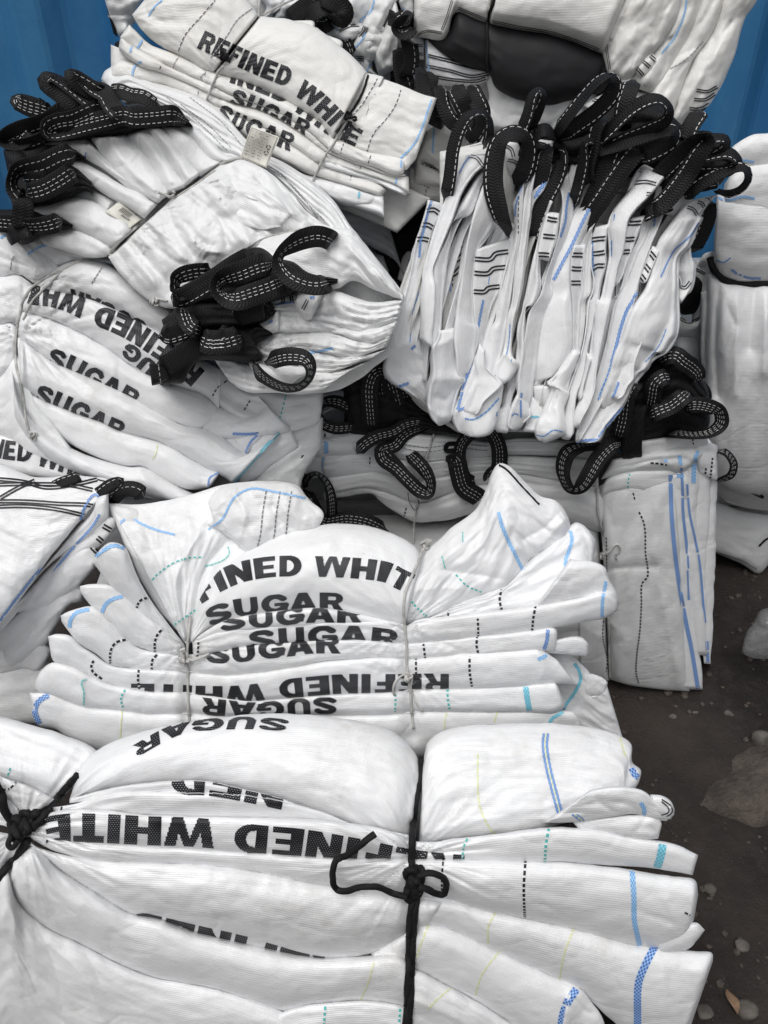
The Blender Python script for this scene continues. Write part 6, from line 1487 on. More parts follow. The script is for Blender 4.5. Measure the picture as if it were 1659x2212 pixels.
FL('U2:600,380,6 480,385,7 380,410,8 320,450,8 310,500,8 330,545,8 380,540,7', 3.6, [20, 20, 20, 40, 60, 40, 20], st=(-.15, .1, .3))
FL('U2:1150,310,6 1000,340,7 850,400,8 750,430,8 670,470,8 660,540,9 720,600,9 820,620,9 950,580,8 1100,530,7 1250,460,6', 4.8, [0, 0, 10, 30, 55, 60, 50, 20, 0, 0, 0], st=(-.05, .1, .25))
FL('U2:980,240,6 800,340,7 640,450,8 480,550,8 350,620,8 310,630,8 340,580,8 450,550,7', 4.4, [10, 0, 0, 0, 30, 60, 50, 20], st=(.30,))
FL('U2:1680,190,1 1600,125,3 1500,95,5 1400,110,6 1300,150,7 1210,210,8 1170,270,8 1200,360,8 1280,440,8 1400,490,7 1500,500,6 1640,460,5', 4.4, [0, 0, 0, 20, 40, 70, 50, 20, 20, 20, 10], st=(-.05, .1), lab='curled black strap at the edge of the film', sink=16)
FL('U2:1060,690,5 900,730,6 800,760,6', 4.4, 10, st=(-.3,))
FL('U2:800,880,7 720,960,7 600,980,7 520,940,7', 5.2, [10, 0, 0, 20], st=(-.1, .05, .2)); FL('U2:860,930,7 700,975,7 560,970,7', 5.2, 0, st=(-.1, .05, .2))
FL('U2:380,700,6 400,760,7 440,840,8 520,880,7', 4.0, [40, 20, 10, 10], st=(-.2, 0, .2)); FL('U2:430,860,6 330,900,7 250,920,7 215,900,7 210,850,7', 4.0, [10, 10, 20, 50, 60], st=(.2, .35))
FL('U2:1060,1150,4 1150,1110,6 1260,1090,7 1380,1110,7 1430,1180,7 1420,1270,7 1340,1340,7 1230,1350,7 1100,1300,6 1000,1220,5 960,1150,4', 3.9, [10, 10, 10, 20, 50, 65, 65, 60, 55, 50, 40], st=(-.22, -.06, .1), lab='round black loop lying open on the crumpled film')
FL('U2:170,1160,6 180,1230,6 190,1310,6', 4.0, 20, st=(0,)); FL('U2:560,960,4 430,1050,5 330,1110,6 200,1180,7', 4.4, 10, st=())

# ================================================================ small bundle at the left edge with black trims
Lb = Bundle('bag_bundle', 'white bags with black sewn trims and a blue edge, left of the bulging bundle', 'bag bundle', Plane(100, 1250, 1.22, 72), 'tied bundles of folded bulk bags')
Lb.hem = 1; Lb.es = .5; Lb.dn = (3.2, .44)
Lt = Plane(100, 1110, 1.27, 42)
l7 = Lb.fold('D:-80,1430 0,1440 60,1435 110,1430', 'D:-80,1560 0,1560 75,1560 150,1570', b=3, d=-3, mat='grey_white')
l6 = Lb.fold('R5:-100,620 0,600 100,600 160,560 230,600', 'R5:-100,700 0,692 100,670 160,682 222,610', b=2, d=-1.2, fac=.4, fs=40)
l5 = Lb.fold('R5:-100,520 0,505 130,400 250,300 350,330 370,350', 'R5:-100,640 0,620 40,665 80,655 140,610 200,560 300,400 360,380', b=3, d=-.8, fac=.6, fs=60, cr=[('R5:60,630 180,480 260,420', .6, 10), ('R5:20,600 120,470', -.5, 10)])
l4 = Lb.fold('R5:-80,480 60,400 200,260 330,150 410,130 440,200', 'R5:-100,560 0,520 70,430 160,430 230,400 330,320 420,230 440,205', b=2.6, d=-.3, fac=.6, fs=60, cr=[('R5:70,440 120,400 160,320', .6, 8), ('R5:280,260 310,330 400,240', .6, 9)])
l3 = Lb.fold('R5:-60,440 60,400 180,300 300,150 400,50 490,30 500,70', 'R5:-60,500 10,500 100,410 150,400 240,280 340,190 440,140 485,80', b=2, d=.3)
l2 = Lb.fold('R5:-40,430 60,360 180,250 300,110 400,0 R3:420,1050 470,1030', 'R5:-60,470 10,468 130,320 240,200 350,130 430,60 470,20', b=2, d=.6)
l1 = Lb.fold('R3:-120,900 0,905 150,960 300,955 400,960 480,975 440,1040', 'R5:-120,600 0,470 100,350 200,210 300,90 370,10 400,-40', b=4, d=1.2, n=3.2, m=.45, e=(10, 12), plane=Lt, cr=[('R3:-60,1080 150,1090 350,1100', .3, 12)])
Lb.strip('R3:440,1055 410,1030 R5:370,-30 340,50 230,180 130,300 60,390 0,470', 5.5, 'check_blue', l1); Lb.strip('R5:430,10 400,60 320,150 260,220 220,280', 5, 'check_blue', [l2, l3])
for q in ('R3:-60,990 60,985 150,985 300,990 400,1010', 'R3:-60,1060 100,1060 250,1070 400,1080 430,1100', 'R3:-60,1085 100,1080 250,1095 380,1125', 'R3:-60,960 100,975 200,1000 330,985 420,965', 'R3:0,1045 80,1000 150,970'):
    Lb.strip(q, 3.6, 'line_black', l1, name='seam', double=6)
for q in ('R5:445,60 480,80', 'R5:420,110 450,135', 'R5:395,150 420,175'): Lb.strip(q, 4, 'line_black', [l3, l2, l4], name='seam', double=7)
Lb.strip('R3:420,965 500,985', 3, 'line_black', l1, name='seam'); 
LP_ = dict(base=Lt)
Lb.loop('R3:200,1010,2 260,980,4 320,960,4 350,950,4', 2.6, [30, 20, 20, 30], st=(.3,), **LP_); Lb.loop('R3:380,1050,2 430,1020,4 480,985,5 520,970,5 500,1000,4 450,1030,3', 2.8, [20, 20, 30, 60, 40, 30], st=(.2,), **LP_)
Lb.loop('R3:470,1060,0 530,1010,0 590,1010,0 620,1040,0', 4.0, [10, 20, 20, 10], st=(.1,), **LP_)
Lb.loop('R3:230,1015,1 300,1010,3 370,980,3', 2.2, 30, st=(), **LP_)
# ================================================================ upper bundle with REFINED WHITE SUGAR
G = Bundle('bag_bundle', 'upper bundle of white bags with refined white print, tied by black cord and twine', 'bag bundle', Plane(600, 300, 1.80, 60), 'tied bundles of folded bulk bags', 'cream')
G.ties = [(465, 155, 100, .35), (720, 300, 100, .35)]; G.dn = (3.2, .44); G.es = .5; G.hem = 1; G.bs_ = .85
gm = dict(wl=(220, 26), wr=.35)
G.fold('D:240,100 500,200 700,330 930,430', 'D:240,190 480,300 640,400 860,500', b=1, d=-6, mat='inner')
g7 = G.fold('R1:1330,760 1400,770 1500,810 1659,850 R2:0,860', 'R1:1330,800 1450,865 1560,900 1659,940 R2:0,960', b=2, d=-1.6, mat='white', rip=.4, ripn=2, **gm)
g6 = G.fold('R1:1180,690 1330,760 U3:320,1470 500,1510 700,1580 860,1640 880,1659', 'R1:1300,760 1360,800 U3:380,1570 480,1640 R1:1500,880 1580,890', b=2, d=-1.2, mat='white', **gm)
g5 = G.fold('R1:470,330 560,345 700,365 900,445 1000,490 1150,560 1260,620 1360,690 U3:380,1370 600,1440 900,1560 920,1580', 'R1:470,350 600,380 800,430 1000,540 1150,640 1250,700 U3:320,1440 600,1530 800,1600 890,1622', b=2.2, d=-.8, **gm)
g5b = G.fold('U3:380,1275 600,1375 830,1470 1000,1540 1120,1600', 'U3:370,1360 600,1440 830,1500 960,1570 1080,1622', b=2, d=-.6, mat='white', **gm)
g4 = G.fold('R1:480,300 520,270 600,285 700,312 900,400 1000,445 1150,490 1300,575 1400,650 U3:480,1290 640,1350 800,1410 1000,1470 1110,1480', 'R1:470,330 560,342 700,362 900,442 1000,485 1150,552 1260,622 1380,700 U3:500,1370 830,1470 1000,1530 1115,1600', b=2.4, d=-.3, **gm)
g3 = G.fold('R1:520,160 600,220 700,272 780,312 900,362 1000,412 1200,482 1330,562 1420,640 U3:560,1290 780,1370 1000,1450 1080,1440', 'R1:512,205 600,282 700,312 900,398 1000,440 1150,485 1300,572 1400,650 U3:480,1285 640,1345 800,1405 1000,1465 1090,1455', b=2.6, d=.1, **gm)
g2 = G.fold('R1:555,110 640,190 760,240 920,310 1100,370 1250,440 1380,530 1440,600 U3:560,1180 760,1260 1040,1320 1090,1340', 'R1:520,158 600,218 700,270 780,308 900,360 1000,410 1200,480 1330,560 1420,638 U3:560,1285 780,1365 1000,1445 1068,1425', b=2.8, d=.6, e=(20, 8), **gm)
g1R = G.fold('R1:1560,318 1620,330 1659,340 U3:800,640 900,665 1000,700 1200,785 1340,822', 'R1:1440,595 1480,630 U3:600,1190 760,1262 900,1300 1040,1320 1080,1400 1170,1310', b=2.6, d=1.0, n=3.4, m=.45, e=(14, 8), wr=.4, cr=[('U3:870,640 1050,740 1200,850 1300,860', .3, 9), ('U3:900,1190 980,1240 1060,1280', -.4, 9)])
g1L = G.fold('R1:640,-20 760,-80 1000,-60 1118,72', 'R1:572,60 620,130 700,195 800,250 870,290 925,312', b=4, d=1.0, n=2.6, e=(20, 10), cr=[('R1:600,80 640,100 610,150', .5, 9), ('R1:620,0 640,60 700,90', -.4, 10)], **gm)
g1M = G.fold('R1:1118,76 1250,90 1350,120 1450,190 1530,260 1588,322', 'R1:925,315 1000,335 1100,372 1250,442 1380,525 1442,600', b=5, d=1.2, n=2.3, m=.55, e=(14, 14), wr=.4, wl=(240, 80))
g0 = G.fold('U3:50,180 200,180 320,190 330,240', 'U3:100,230 200,250 290,280 320,260', b=1.6, d=-.6, e=(8, 8)); g0b = G.fold('U3:330,230 420,290 550,350 555,400', 'U3:300,290 400,330 500,390 520,420', b=1.6, d=-.4, e=(6, 6))
g0c = G.fold('U3:100,200 300,290 500,420 640,530 760,625', 'U3:90,230 280,310 480,440 620,560 740,640', b=1.2, d=.2, rip=.5, ripn=3, jit=.6)
G.text('REFINED', 'R1:845,205 930,245 1010,282 1100,322 1245,378', 42, [g1M, g1L], cells=30)
G.text('WHIT', 'R1:1268,410 1340,462 1400,520 1478,600', 42, [g1M, g1R], cells=30)
G.text('E', 'R1:1462,600 1535,640', 42, [g1R], cells=30)
G.text('INED WH', 'R1:985,355 1080,385 1210,440 1300,500 1420,585', 38, [g2], cells=26)
G.text('SUGAR', 'R1:985,452 1090,490 1200,545 1320,600', 38, [g3, g2], cells=26)
G.text('SUGAR', 'R1:922,510 1010,560 1100,595 1180,625 1255,655', 38, [g4, g5], cells=26)
sg = lambda q, w=1.8, m='line_grey', f=None: G.strip(q, w, m, f, name='stripe')
sg('R1:770,220 800,150 860,80 930,0', 1.8, 'dash_black', g1L); sg('R1:910,250 970,170 1030,80 1100,30', 1.8, 'line_grey', g1L)
sg('U3:850,650 800,740 720,870 650,950', 1.8, 'dash_black', g1R); sg('U3:1045,745 1000,870 920,990 830,1090 790,1170 765,1258', 1.8, 'dash_black', g1R); sg('U3:1300,825 1260,940 1220,1060 1150,1200 1040,1315', 4, 'check_sky', g1R)
sg('U3:570,1190 550,1240 545,1300', 1.8, 'dash_black', [g2]); sg('U3:795,1290 780,1330 770,1380', 1.8, 'dash_black', g2); sg('U3:715,1370 705,1400', 1.8, 'dash_black'); sg('U3:490,1275 485,1300', 1.8, 'dash_black'); sg('U3:415,1340 400,1400', 1.8, 'dash_black'); sg('U3:635,1435 625,1490', 1.8, 'dash_black'); sg('U3:825,1460 820,1500', 1.8, 'dash_black')
sg('U3:1050,1330 1045,1390', 4, 'check_sky', [g2, g3]); sg('U3:1015,1460 1000,1530', 4, 'check_sky'); sg('U3:825,1590 820,1625', 5, 'check_sky'); sg('U3:700,1590 695,1640', 5, 'check_teal')
sg('R1:745,310 755,270 780,235', 1.6, 'line_grey', g2); sg('R1:860,370 870,330 890,310', 1.6, 'line_grey', g2); sg('R1:690,300 695,285', 2, 'dash_black'); sg('R1:855,410 858,380', 1.6, 'line_grey')
sg('R1:635,145 610,180 590,215', 5, 'check_sky', [g1L, g2]); sg('R1:700,0 670,25 640,70', 3, 'check_sky', g1L); sg('R1:560,225 570,200 580,185', 4, 'check_sky'); sg('R1:570,325 580,290 610,265', 4.5, 'check_sky'); sg('R1:330,520 375,490', 3, 'check_sky')
G.tube('R1:1118,76 1070,130 1030,180 990,235 960,280', .22, 'rope_black', lift=1.6, name='cord'); G.tube('R1:965,290 950,300 920,360 900,410 885,445', .2, 'twine', lift=1.6, name='twine', amp=.1)
G.tube('R1:1590,325 1570,390 1540,450 1505,500', .22, 'rope_black', lift=1.6, name='cord'); G.tube('U3:600,960,.6 640,975,1 670,970,1 675,990,1 650,1000,.6', .26, 'rope_black', lift=1.6, name='cord'); knot(G, 'U3:605,955', .7, .24, 'rope_black', seed=51); knot(G, 'R1:965,240', .8, .22, 'rope_black', seed=52)
G.tube('R1:960,195,.5 955,215,.8 970,235,.6', .2, 'rope_black', lift=1.6, name='cord')
G.tube('R1:1500,520 1470,570 1440,620 1400,680 1370,740 1350,785', .24, 'twine', lift=1.6, name='twine', amp=.1); G.tube('U3:600,990,.5 650,1010,.8 680,1050,.6 690,1070,.4 640,1020,.4', .16, 'twine', lift=1.6, name='twine', amp=.1)
G.tube('R1:1130,-60 1120,20 1118,75', .24, 'twine', lift=1.6, name='twine', amp=.1); G.tube('R1:1118,76 1180,40 1240,10 1300,-20', .2, 'twine', lift=1.6, hug=False, name='twine', amp=.1)

# ================================================================ rumpled bags behind it
H = Bundle('bag_bundle', 'rumpled white bags hanging behind the upper bundle with black loops and grey trims', 'bag bundle', Plane(700, 100, 2.12, 76), 'tied bundles of folded bulk bags', 'grey_white')
hm = dict(fac=1.2, fs=34, wr=.8, wl=(90, 22))
h0 = H.fold('U3:-700,-80 -200,-100 300,-80 700,-80 1160,-80', 'U3:-600,350 -100,300 400,700 900,760 1150,800', b=3, d=-6, mat='inner')
hk = H.fold('U3:960,60 1060,0 1150,60', 'U3:960,800 1100,780 1200,780', b=2, d=-3, mat='webbing', name='webbing_and_shade')  # black sheet standing in for the shade of the gap between bags
H.fold('U3:560,-60 540,60 560,150 620,220 740,210', 'U3:830,-60 810,60 740,200 700,330 650,440', b=3.5, d=0, **hm)
h1 = H.fold('U3:820,-60 790,80 740,180 690,300 650,420 720,560 770,640', 'U3:1030,-60 960,80 900,200 860,330 820,440 800,560 860,640', b=4, d=1, cr=[('U3:820,0 770,120 700,200', .6, 8)], **hm)
H.fold('U3:1000,0 940,160 880,300 820,450 860,620', 'U3:1080,320 1040,430 980,560 900,620 880,640', b=4, d=1.6, **hm)
H.fold('U3:700,230 820,210 900,230 920,330', 'U3:640,420 760,510 830,490 860,420', b=3, d=2.2, **hm)
h2 = H.fold('U3:370,250 480,200 600,205 700,200 775,240', 'U3:420,290 520,330 620,330 680,300 740,270', b=2.4, d=2, **hm)
h3 = H.fold('U3:1030,20 1080,-30 1150,-60', 'U3:1060,110 1120,120 1150,60', b=2, d=1, **hm)
H.fold('U3:40,-70 90,0 60,60 -40,110', 'U3:-150,-60 -60,60 -100,150 20,160', b=3, d=0, **hm)
H.fold('U3:60,-70 250,-40 180,40 60,120', 'U3:-20,150 40,165 120,130 200,100', b=3, d=0, **hm)
h4 = H.fold('R1:440,-50 560,-60 660,-60', 'R1:470,60 520,70 570,60 600,20', b=3, d=1, **hm); H.fold('R1:470,70 500,60 560,55 590,90', 'R1:510,150 545,155 555,120 580,100', b=3, d=.4, **hm)
H.fold('R1:480,60 460,30', 'R1:510,155 490,140', b=2, d=0, mat='webbing', name='webbing_and_shade')
H.fold('R1:495,190 520,180 555,210', 'R1:500,240 530,255 550,230', b=2, d=3, mat='webbing', name='webbing_and_shade', step=3); H.fold('R1:500,290 530,260 555,235', 'R1:500,300 520,295 550,260', b=1, d=3, mat='webbing', name='webbing_and_shade', step=3)
for q in ('U3:530,260 620,215 700,210', 'U3:690,300 730,250 740,215', 'U3:715,300 755,255 765,225', 'U3:650,470 740,480', 'U3:655,490 740,500'): H.strip(q, 2, 'line_black', name='seam', double=3.6)
for q in ('U3:825,0 800,80 770,120 720,160 700,200', 'U3:750,270 720,330 660,400 640,440', 'U3:800,520 760,590', 'U3:520,250 500,230', 'U3:600,110 660,115', 'U3:1060,60 1070,100'): H.strip(q, 3.4, 'check_sky')
HB = dict(base=Plane(700, 100, 2.04, 76))
HL = lambda *a, **k: H.loop(*a, **{**HB, **k})
H.fold('U3:120,180 200,60 260,-60 400,-60 480,20 560,100', 'U3:200,180 330,200 360,240 420,220 440,170 560,190', b=3, d=4, mat='webbing', name='webbing_and_shade', rip=.8, ripn=3)
HL('U3:300,60,4 380,-20,6 480,10,7 560,60,7 590,120,7 560,180,7 500,170,6 430,150,5', 4.4, [10, 20, 0, 0, 30, 50, 60, 50], st=())
HL('U3:100,170,3 200,90,4 300,20,5 340,-40,5', 4.2, 10, st=()); HL('U3:250,150,4 330,100,6 430,60,6 500,110,6', 4.2, 30, st=()); HL('U3:340,200,3 400,210,4 460,180,4', 4, 20, st=(.2,))
HL('U3:560,330,3 600,400,3 620,470,3', 4.2, 20, st=(.1, .25)); HL('U3:1120,180,3 1050,190,5 1000,230,5 1030,280,5 1100,280,5 1140,230,4', 3.6, [30, 30, 50, 60, 40, 30], st=(.2,)); HL('U3:1000,110,3 990,180,4 1050,150,4 1110,90,4', 4, 30, st=(.2,)); HL('U3:1050,400,2 1060,600,2 1100,760,2', 5, 10, st=(.2,)); HL('U3:1110,330,3 1130,500,3 1100,650,3', 5, 30, st=(.2,))

# ================================================================ bundle between the upper bundle and the black loops
Mb = Bundle('bag_bundle', 'half hidden white bag with a sky blue line, between upper bundle and fan', 'bag bundle', Plane(980, 350, 1.90, 68), 'tied bundles of folded bulk bags', 'cream')
m3 = Mb.fold('U3:1100,1400 1400,1400 1659,1400', 'U3:1090,1640 1250,1680 1659,1659', b=2, d=-1, cr=[('U3:1140,1530 1300,1540 1440,1600', .5, 8)])
m2 = Mb.fold('U3:1170,1310 1300,1400 1420,1450 1659,1500', 'U3:1140,1530 1250,1540 1420,1560 1659,1600', b=2.4, d=0, wr=.4)
m1 = Mb.fold('U3:1250,1100 1340,1050 1500,1040 1640,1050 1750,1100 D:1060,320', 'U3:1180,1320 1300,1350 1420,1440 1550,1480 D:1010,400', b=3, d=1, cr=[('U3:1240,1230 1340,1320 1430,1390', .5, 7), ('U3:1190,1330 1340,1380 1430,1480', -.5, 7)])
Mb.strip('U3:1318,1065 1312,1180 1308,1270', 4, 'check_sky', m1); Mb.strip('U3:1210,1355 1320,1400 1420,1440', 2, 'dash_black', [m2, m1]); Mb.strip('U3:1255,1570 1240,1659', 2, 'dash_black', [m3, m2]); Mb.strip('U3:1600,1190 1590,1260 1530,1330', 1.6, 'line_grey', m1); Mb.strip('U3:1205,1530 1280,1560', 2, 'dash_black')
mk = Mb.fold('D:800,420 850,410 900,410 960,420 1010,430', 'D:820,640 870,660 900,660 940,640 1010,600', b=2, d=-9, mat='webbing', name='webbing_and_shade', rip=1.5, ripn=4)  # black fold covering the dark gap, its shade put into the colour
Mb.fold('D:868,560 880,545 893,550 893,600', 'D:860,600 872,610 885,620 892,610', b=1.5, d=-6); Mb.strip('D:885,560 876,600', 4, 'check_blue')
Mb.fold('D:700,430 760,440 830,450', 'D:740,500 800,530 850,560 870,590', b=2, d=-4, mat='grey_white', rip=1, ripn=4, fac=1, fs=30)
for q, w, r, s_ in (('R2:160,290,8 170,380,9 200,460,9 240,520,8', 3.6, [30, 20, 10, 20], ()), ('R2:245,370,9 255,450,10 290,520,10 330,550,9', 3.8, [20, 20, 0, 20], (.3,)), ('R2:300,370,10 330,430,11 360,490,10 390,540,10 400,590,9', 4.6, [0, 0, 0, 20, 40], (-.3,)),
                    ('R2:370,370,10 400,430,11 425,490,11 420,545,10 380,600,9 350,590,9', 4.4, [0, 0, 20, 50, 40, 50], (.3,)), ('R2:150,400,8 200,500,8 260,530,8', 4, [20, 30, 20], (.2,)), ('R2:130,400,7 180,400,7 230,470,7', 5, 20, ())):
    Mb.loop(q, w, r, st=s_)
Mb.loop('R2:190,310,4 180,400,4 210,500,4', 6, 0, st=())

# ================================================================ big bag at the top with the black panel
I = Bundle('bag_bundle', 'large white bags at the top right with a shiny black panel and black trims', 'bag bundle', Plane(1200, 150, 2.06, 76), 'tied bundles of folded bulk bags', 'cream')
im = dict(wr=.5, wl=(120, 60))
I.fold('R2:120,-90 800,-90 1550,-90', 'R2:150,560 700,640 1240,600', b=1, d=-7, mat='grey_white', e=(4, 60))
i7 = I.fold('R2:430,300 460,420 440,480 420,560', 'R2:940,330 900,450 860,520 800,600', b=3, d=-1, mat='film', fac=1.2, fs=60, **im)
i8 = I.fold('R2:400,540 500,560 620,590', 'R2:430,640 600,660 800,700', b=2, d=-3, mat='grey_white')
i3 = I.fold('R2:178,180 200,175 300,250 380,290 460,300', 'R2:182,352 220,362 300,365 380,362 450,345', b=2, d=0, rip=.25, ripn=1, e=(4, 10), mat='white')
i3b = I.fold('R2:118,120 175,180', 'R2:118,245 175,255', b=1, d=-.6, e=(4, 4), mat='white'); I.fold('R2:120,250 150,260', 'R2:122,320 148,390', b=1, d=-.8, e=(4, 4), mat='white')
i2 = I.fold('R2:190,175 280,140 320,50 400,80 460,100 600,130 700,145 800,175 900,215 940,240 960,300', 'R2:200,190 290,250 380,290 450,310 480,370 520,400 600,430 710,450 800,432 880,405 930,350', b=4.5, d=1, mat='black_film', name='black_panel', n=2.8, wr=.22, wl=(160, 60), e=(20, 30), cz=.3, cr=[('R2:450,110 445,200 440,300', -.7, 8), ('R2:470,230 500,270 480,330', .25, 8), ('R2:650,170 720,240 700,300', .15, 10), ('R2:300,180 400,240 440,300', .3, 9)])
i1b = I.fold('R2:128,-80 300,-100 480,-80', 'R2:128,150 180,160 260,170 310,50 400,85 450,98', b=3.5, d=2, e=(6, 10), fac=.3, fs=60, cr=[('R2:140,158 200,130 265,150', .5, 7), ('R2:310,0 280,80 255,150', .5, 8)], **im)
i1 = I.fold('R2:475,-90 700,-110 1000,-100 1080,-90', 'R2:455,100 600,128 700,142 800,172 900,212 955,235', b=6, d=2.2, n=2.3, m=.6, e=(10, 24), wr=.35, wl=(200, 90), cr=[('R2:500,60 700,85 900,150', .25, 10)])
I.fold('R2:940,235 955,220 960,250 985,310', 'R2:880,360 900,400 930,400 985,340', b=2, d=1, mat='black_film', name='black_panel', e=(6, 8))
ia = I.fold('R2:1080,-80 1000,60 960,120 940,170 950,240 970,310 1000,350', 'R2:1300,-90 1260,80 1200,180 1120,270 1080,320 1040,360', b=4, d=3, fac=2.4, fs=46, fa=118, cz=.4, cr=[('R2:970,90 990,60', -.6, 8), ('R2:1080,300 1160,230 1260,60', .5, 9)], **im)
ib = I.fold('R2:1300,-90 1250,100 1160,230 1090,310 1060,370', 'R2:1390,-90 1345,90 1280,210 1220,330 1190,420', b=3, d=1.6, fac=2.4, fs=46, fa=118, cz=.4, **im)
ic = I.fold('R2:1390,-90 1340,110 1250,260 1160,380 1110,500', 'R2:1490,-90 1420,130 1320,280 1270,420 1230,540', b=3.4, d=1.2, fac=2.4, fs=46, fa=118, cz=.4, **im)
id_ = I.fold('R2:1480,-90 1430,110 1340,260 1280,400 1235,560', 'R2:1640,-90 1600,10 1555,80 1510,230 1470,330 1430,410 1380,470 1310,500 1270,560', b=4, d=.5, fac=2.4, fs=46, fa=118, cz=.4, cr=[('R2:1480,140 1420,260 1330,400 1260,520', .5, 10)], **im)
it1 = I.fold('R2:1080,300 1110,260 1150,230 1175,240', 'R2:1100,345 1140,330 1175,290 1182,262', b=1.6, d=3.4, e=(4, 4)); it2 = I.fold('R2:860,460 930,420 1000,380 1035,370', 'R2:880,480 960,500 1010,480 1035,400', b=1.6, d=1.6, e=(4, 4), mat='white')
I.fold('R2:985,350 1040,310 1080,290', 'R2:1000,400 1060,440 1100,420', b=2, d=2.4, fac=.9, fs=30); I.fold('R2:1060,380 1100,400 1180,420 1230,450', 'R2:1050,480 1100,530 1180,560 1250,560', b=3, d=0, fac=1, fs=40, mat='grey_white')
im_ = I.fold('R2:1300,480 1360,470 1385,475', 'R2:1250,600 1290,620 1310,600', b=2, d=0, mat='webbing', name='webbing_and_shade')
sm = lambda q, f=None, w=1.8, g=4.2: I.strip(q, w, 'line_black', f, name='seam', double=g)
sm('R2:320,35 380,60 450,88', i1b, 1.4, 3.6); sm('R2:465,92 600,120 720,140 800,165 880,195 930,215', i1, 1.4, 3.6); sm('R2:295,0 270,80 250,130', i1b, 1.4, 3.6); sm('R2:140,155 180,135 250,142', i1b, 1.4, 3.6); sm('R2:950,130 960,200 975,300', ia, 1.4, 3.6)
for q in ('R2:190,240 280,262 360,285 450,305', 'R2:182,285 280,305 380,330 450,318', 'R2:184,325 300,345 400,350 440,338'): sm(q, i3, 2.6, 5)
for q in ('R2:118,190 170,198', 'R2:118,225 170,235', 'R2:120,140 150,150'): sm(q, i3b, 2, 4)
for q in ('R2:1150,240 1175,262', 'R2:1120,265 1150,290', 'R2:1090,290 1120,325'): sm(q, it1, 2.6, 5)
for q in ('R2:900,430 1000,450 1030,440', 'R2:950,400 1030,410', 'R2:870,470 960,490'): sm(q, it2, 2.4, 5)
for q in ('R2:1350,390 1400,395 1440,375', 'R2:1340,430 1390,430 1430,405', 'R2:1320,470 1370,470 1405,450'): sm(q, id_, 2.6, 5)
I.strip('R2:180,180 190,260 195,350', 3.4, 'check_sky', i3); I.strip('R2:1310,-20 1295,70 1250,170 1200,230', 3.6, 'check_sky', [ib, ia]); I.strip('R2:1230,300 1300,260 1380,180', 1.6, 'line_grey', [ic, ib]); I.strip('R2:1135,490 1130,560', 3, 'check_blue')
I.tube('R2:485,-60 470,20 450,70 445,110 447,200 445,270 452,310', .3, 'rope_black', lift=1.6, name='cord')

# ================================================================ big bags at the right edge
J = Bundle('bulk_bag_roll', 'big round white bag roll at the right edge, its gathered neck bound with black cord', 'bag roll', Plane(1600, 700, 1.88, 86), None, 'white')
jm = dict(wr=.5, wl=(200, 60))
J.es = .5; J.hem = 1; J.dn = (3.4, .42)
j0 = J.fold('R2:1490,660 1520,630 1590,590 1680,580 1800,570', 'R2:1500,780 1600,790 1680,790 1800,790', b=4, d=-2, fac=.5, fs=70, **jm)
j1 = J.fold('R2:1470,800 1540,720 1659,700 1800,690', 'R4:1415,40 1500,60 1659,80 1800,80', b=5, d=-1, **jm)
j2 = J.fold('R2:1435,850 1500,845 1600,850 1800,850', 'R4:1420,20 1450,80 1530,110 1659,120 1800,125', b=5, d=.5, e=(14, 0), n=3, **jm)
j3 = J.fold('T2:1375,960 1440,900 1530,790', 'T2:1380,1000 1440,1000 1500,1000', b=2, d=2, e=(6, 14)); 
j4 = J.fold('T2:1375,975 1440,1000 1510,1000 1580,960 1700,950', 'T2:1380,1090 1440,1120 1505,1100 1600,1060 1700,1040', b=1.6, d=2.2, e=(10, 0)); j5 = J.fold('T2:1505,1050 1600,1040 1800,1060', 'T2:1505,1180 1560,1240 1650,1260 1800,1270', b=1.6, d=2.8, e=(10, 0)); j6 = J.fold('T2:1530,760 1600,720 1800,700', 'T2:1530,800 1560,960 1650,970 1800,970', b=1.6, d=2.6, e=(10, 0))
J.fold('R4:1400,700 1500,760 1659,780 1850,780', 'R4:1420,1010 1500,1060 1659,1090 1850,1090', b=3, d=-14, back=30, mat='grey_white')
jb = J.fold('R4:1400,80 1440,95 1500,120 1659,125 1850,130', 'R4:1370,900 1450,980 1540,1020 1659,1035 1850,1040', b=10, d=1, n=2.4, m=.6, e=(170, 0), wr=.7, wl=(60, 240), cz=.35,
            cr=[('R4:1450,130 1430,300 1440,600', -2.6, 16), ('R4:1500,120 1480,200 1520,300', -.8, 14), ('R4:1480,140 1440,400', .7, 16), ('R4:1600,130 1580,400', -2.2, 22), ('R4:1650,130 1640,500', 2.0, 20), ('R4:1530,130 1520,600', 2.0, 20), ('R4:1420,110 1385,300 1370,600', -.6, 12)])
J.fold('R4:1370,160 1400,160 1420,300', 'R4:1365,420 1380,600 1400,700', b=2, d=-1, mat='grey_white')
J.strip('T2:1385,600 1480,625 1600,595 1700,610', 5, 'check_sky', [j2, j1]); J.strip('R2:1535,690 1600,700', 5, 'check_sky', j0); J.strip('T2:1505,1200 1560,1240 1650,1270 1750,1275', 5.5, 'check_blue', [j5, j2]); J.strip('T2:1380,1120 1440,1140 1500,1100', 3, 'check_blue', [j4, j2]); J.strip('T2:1535,740 1545,720', 4, 'check_blue', j6)
J.tube('T2:1330,1100,2 1350,1180,2 1400,1240 1450,1290 1550,1310 1659,1315 1750,1315 1900,1315', .8, 'rope_black', lift=1.4, name='cord', amp=.08)
J.tube('R4:1470,960,2 1520,1000,2 1580,1020,2 1640,1045,2 1610,1010,2', .25, 'rope_black', name='cord', hug=False)
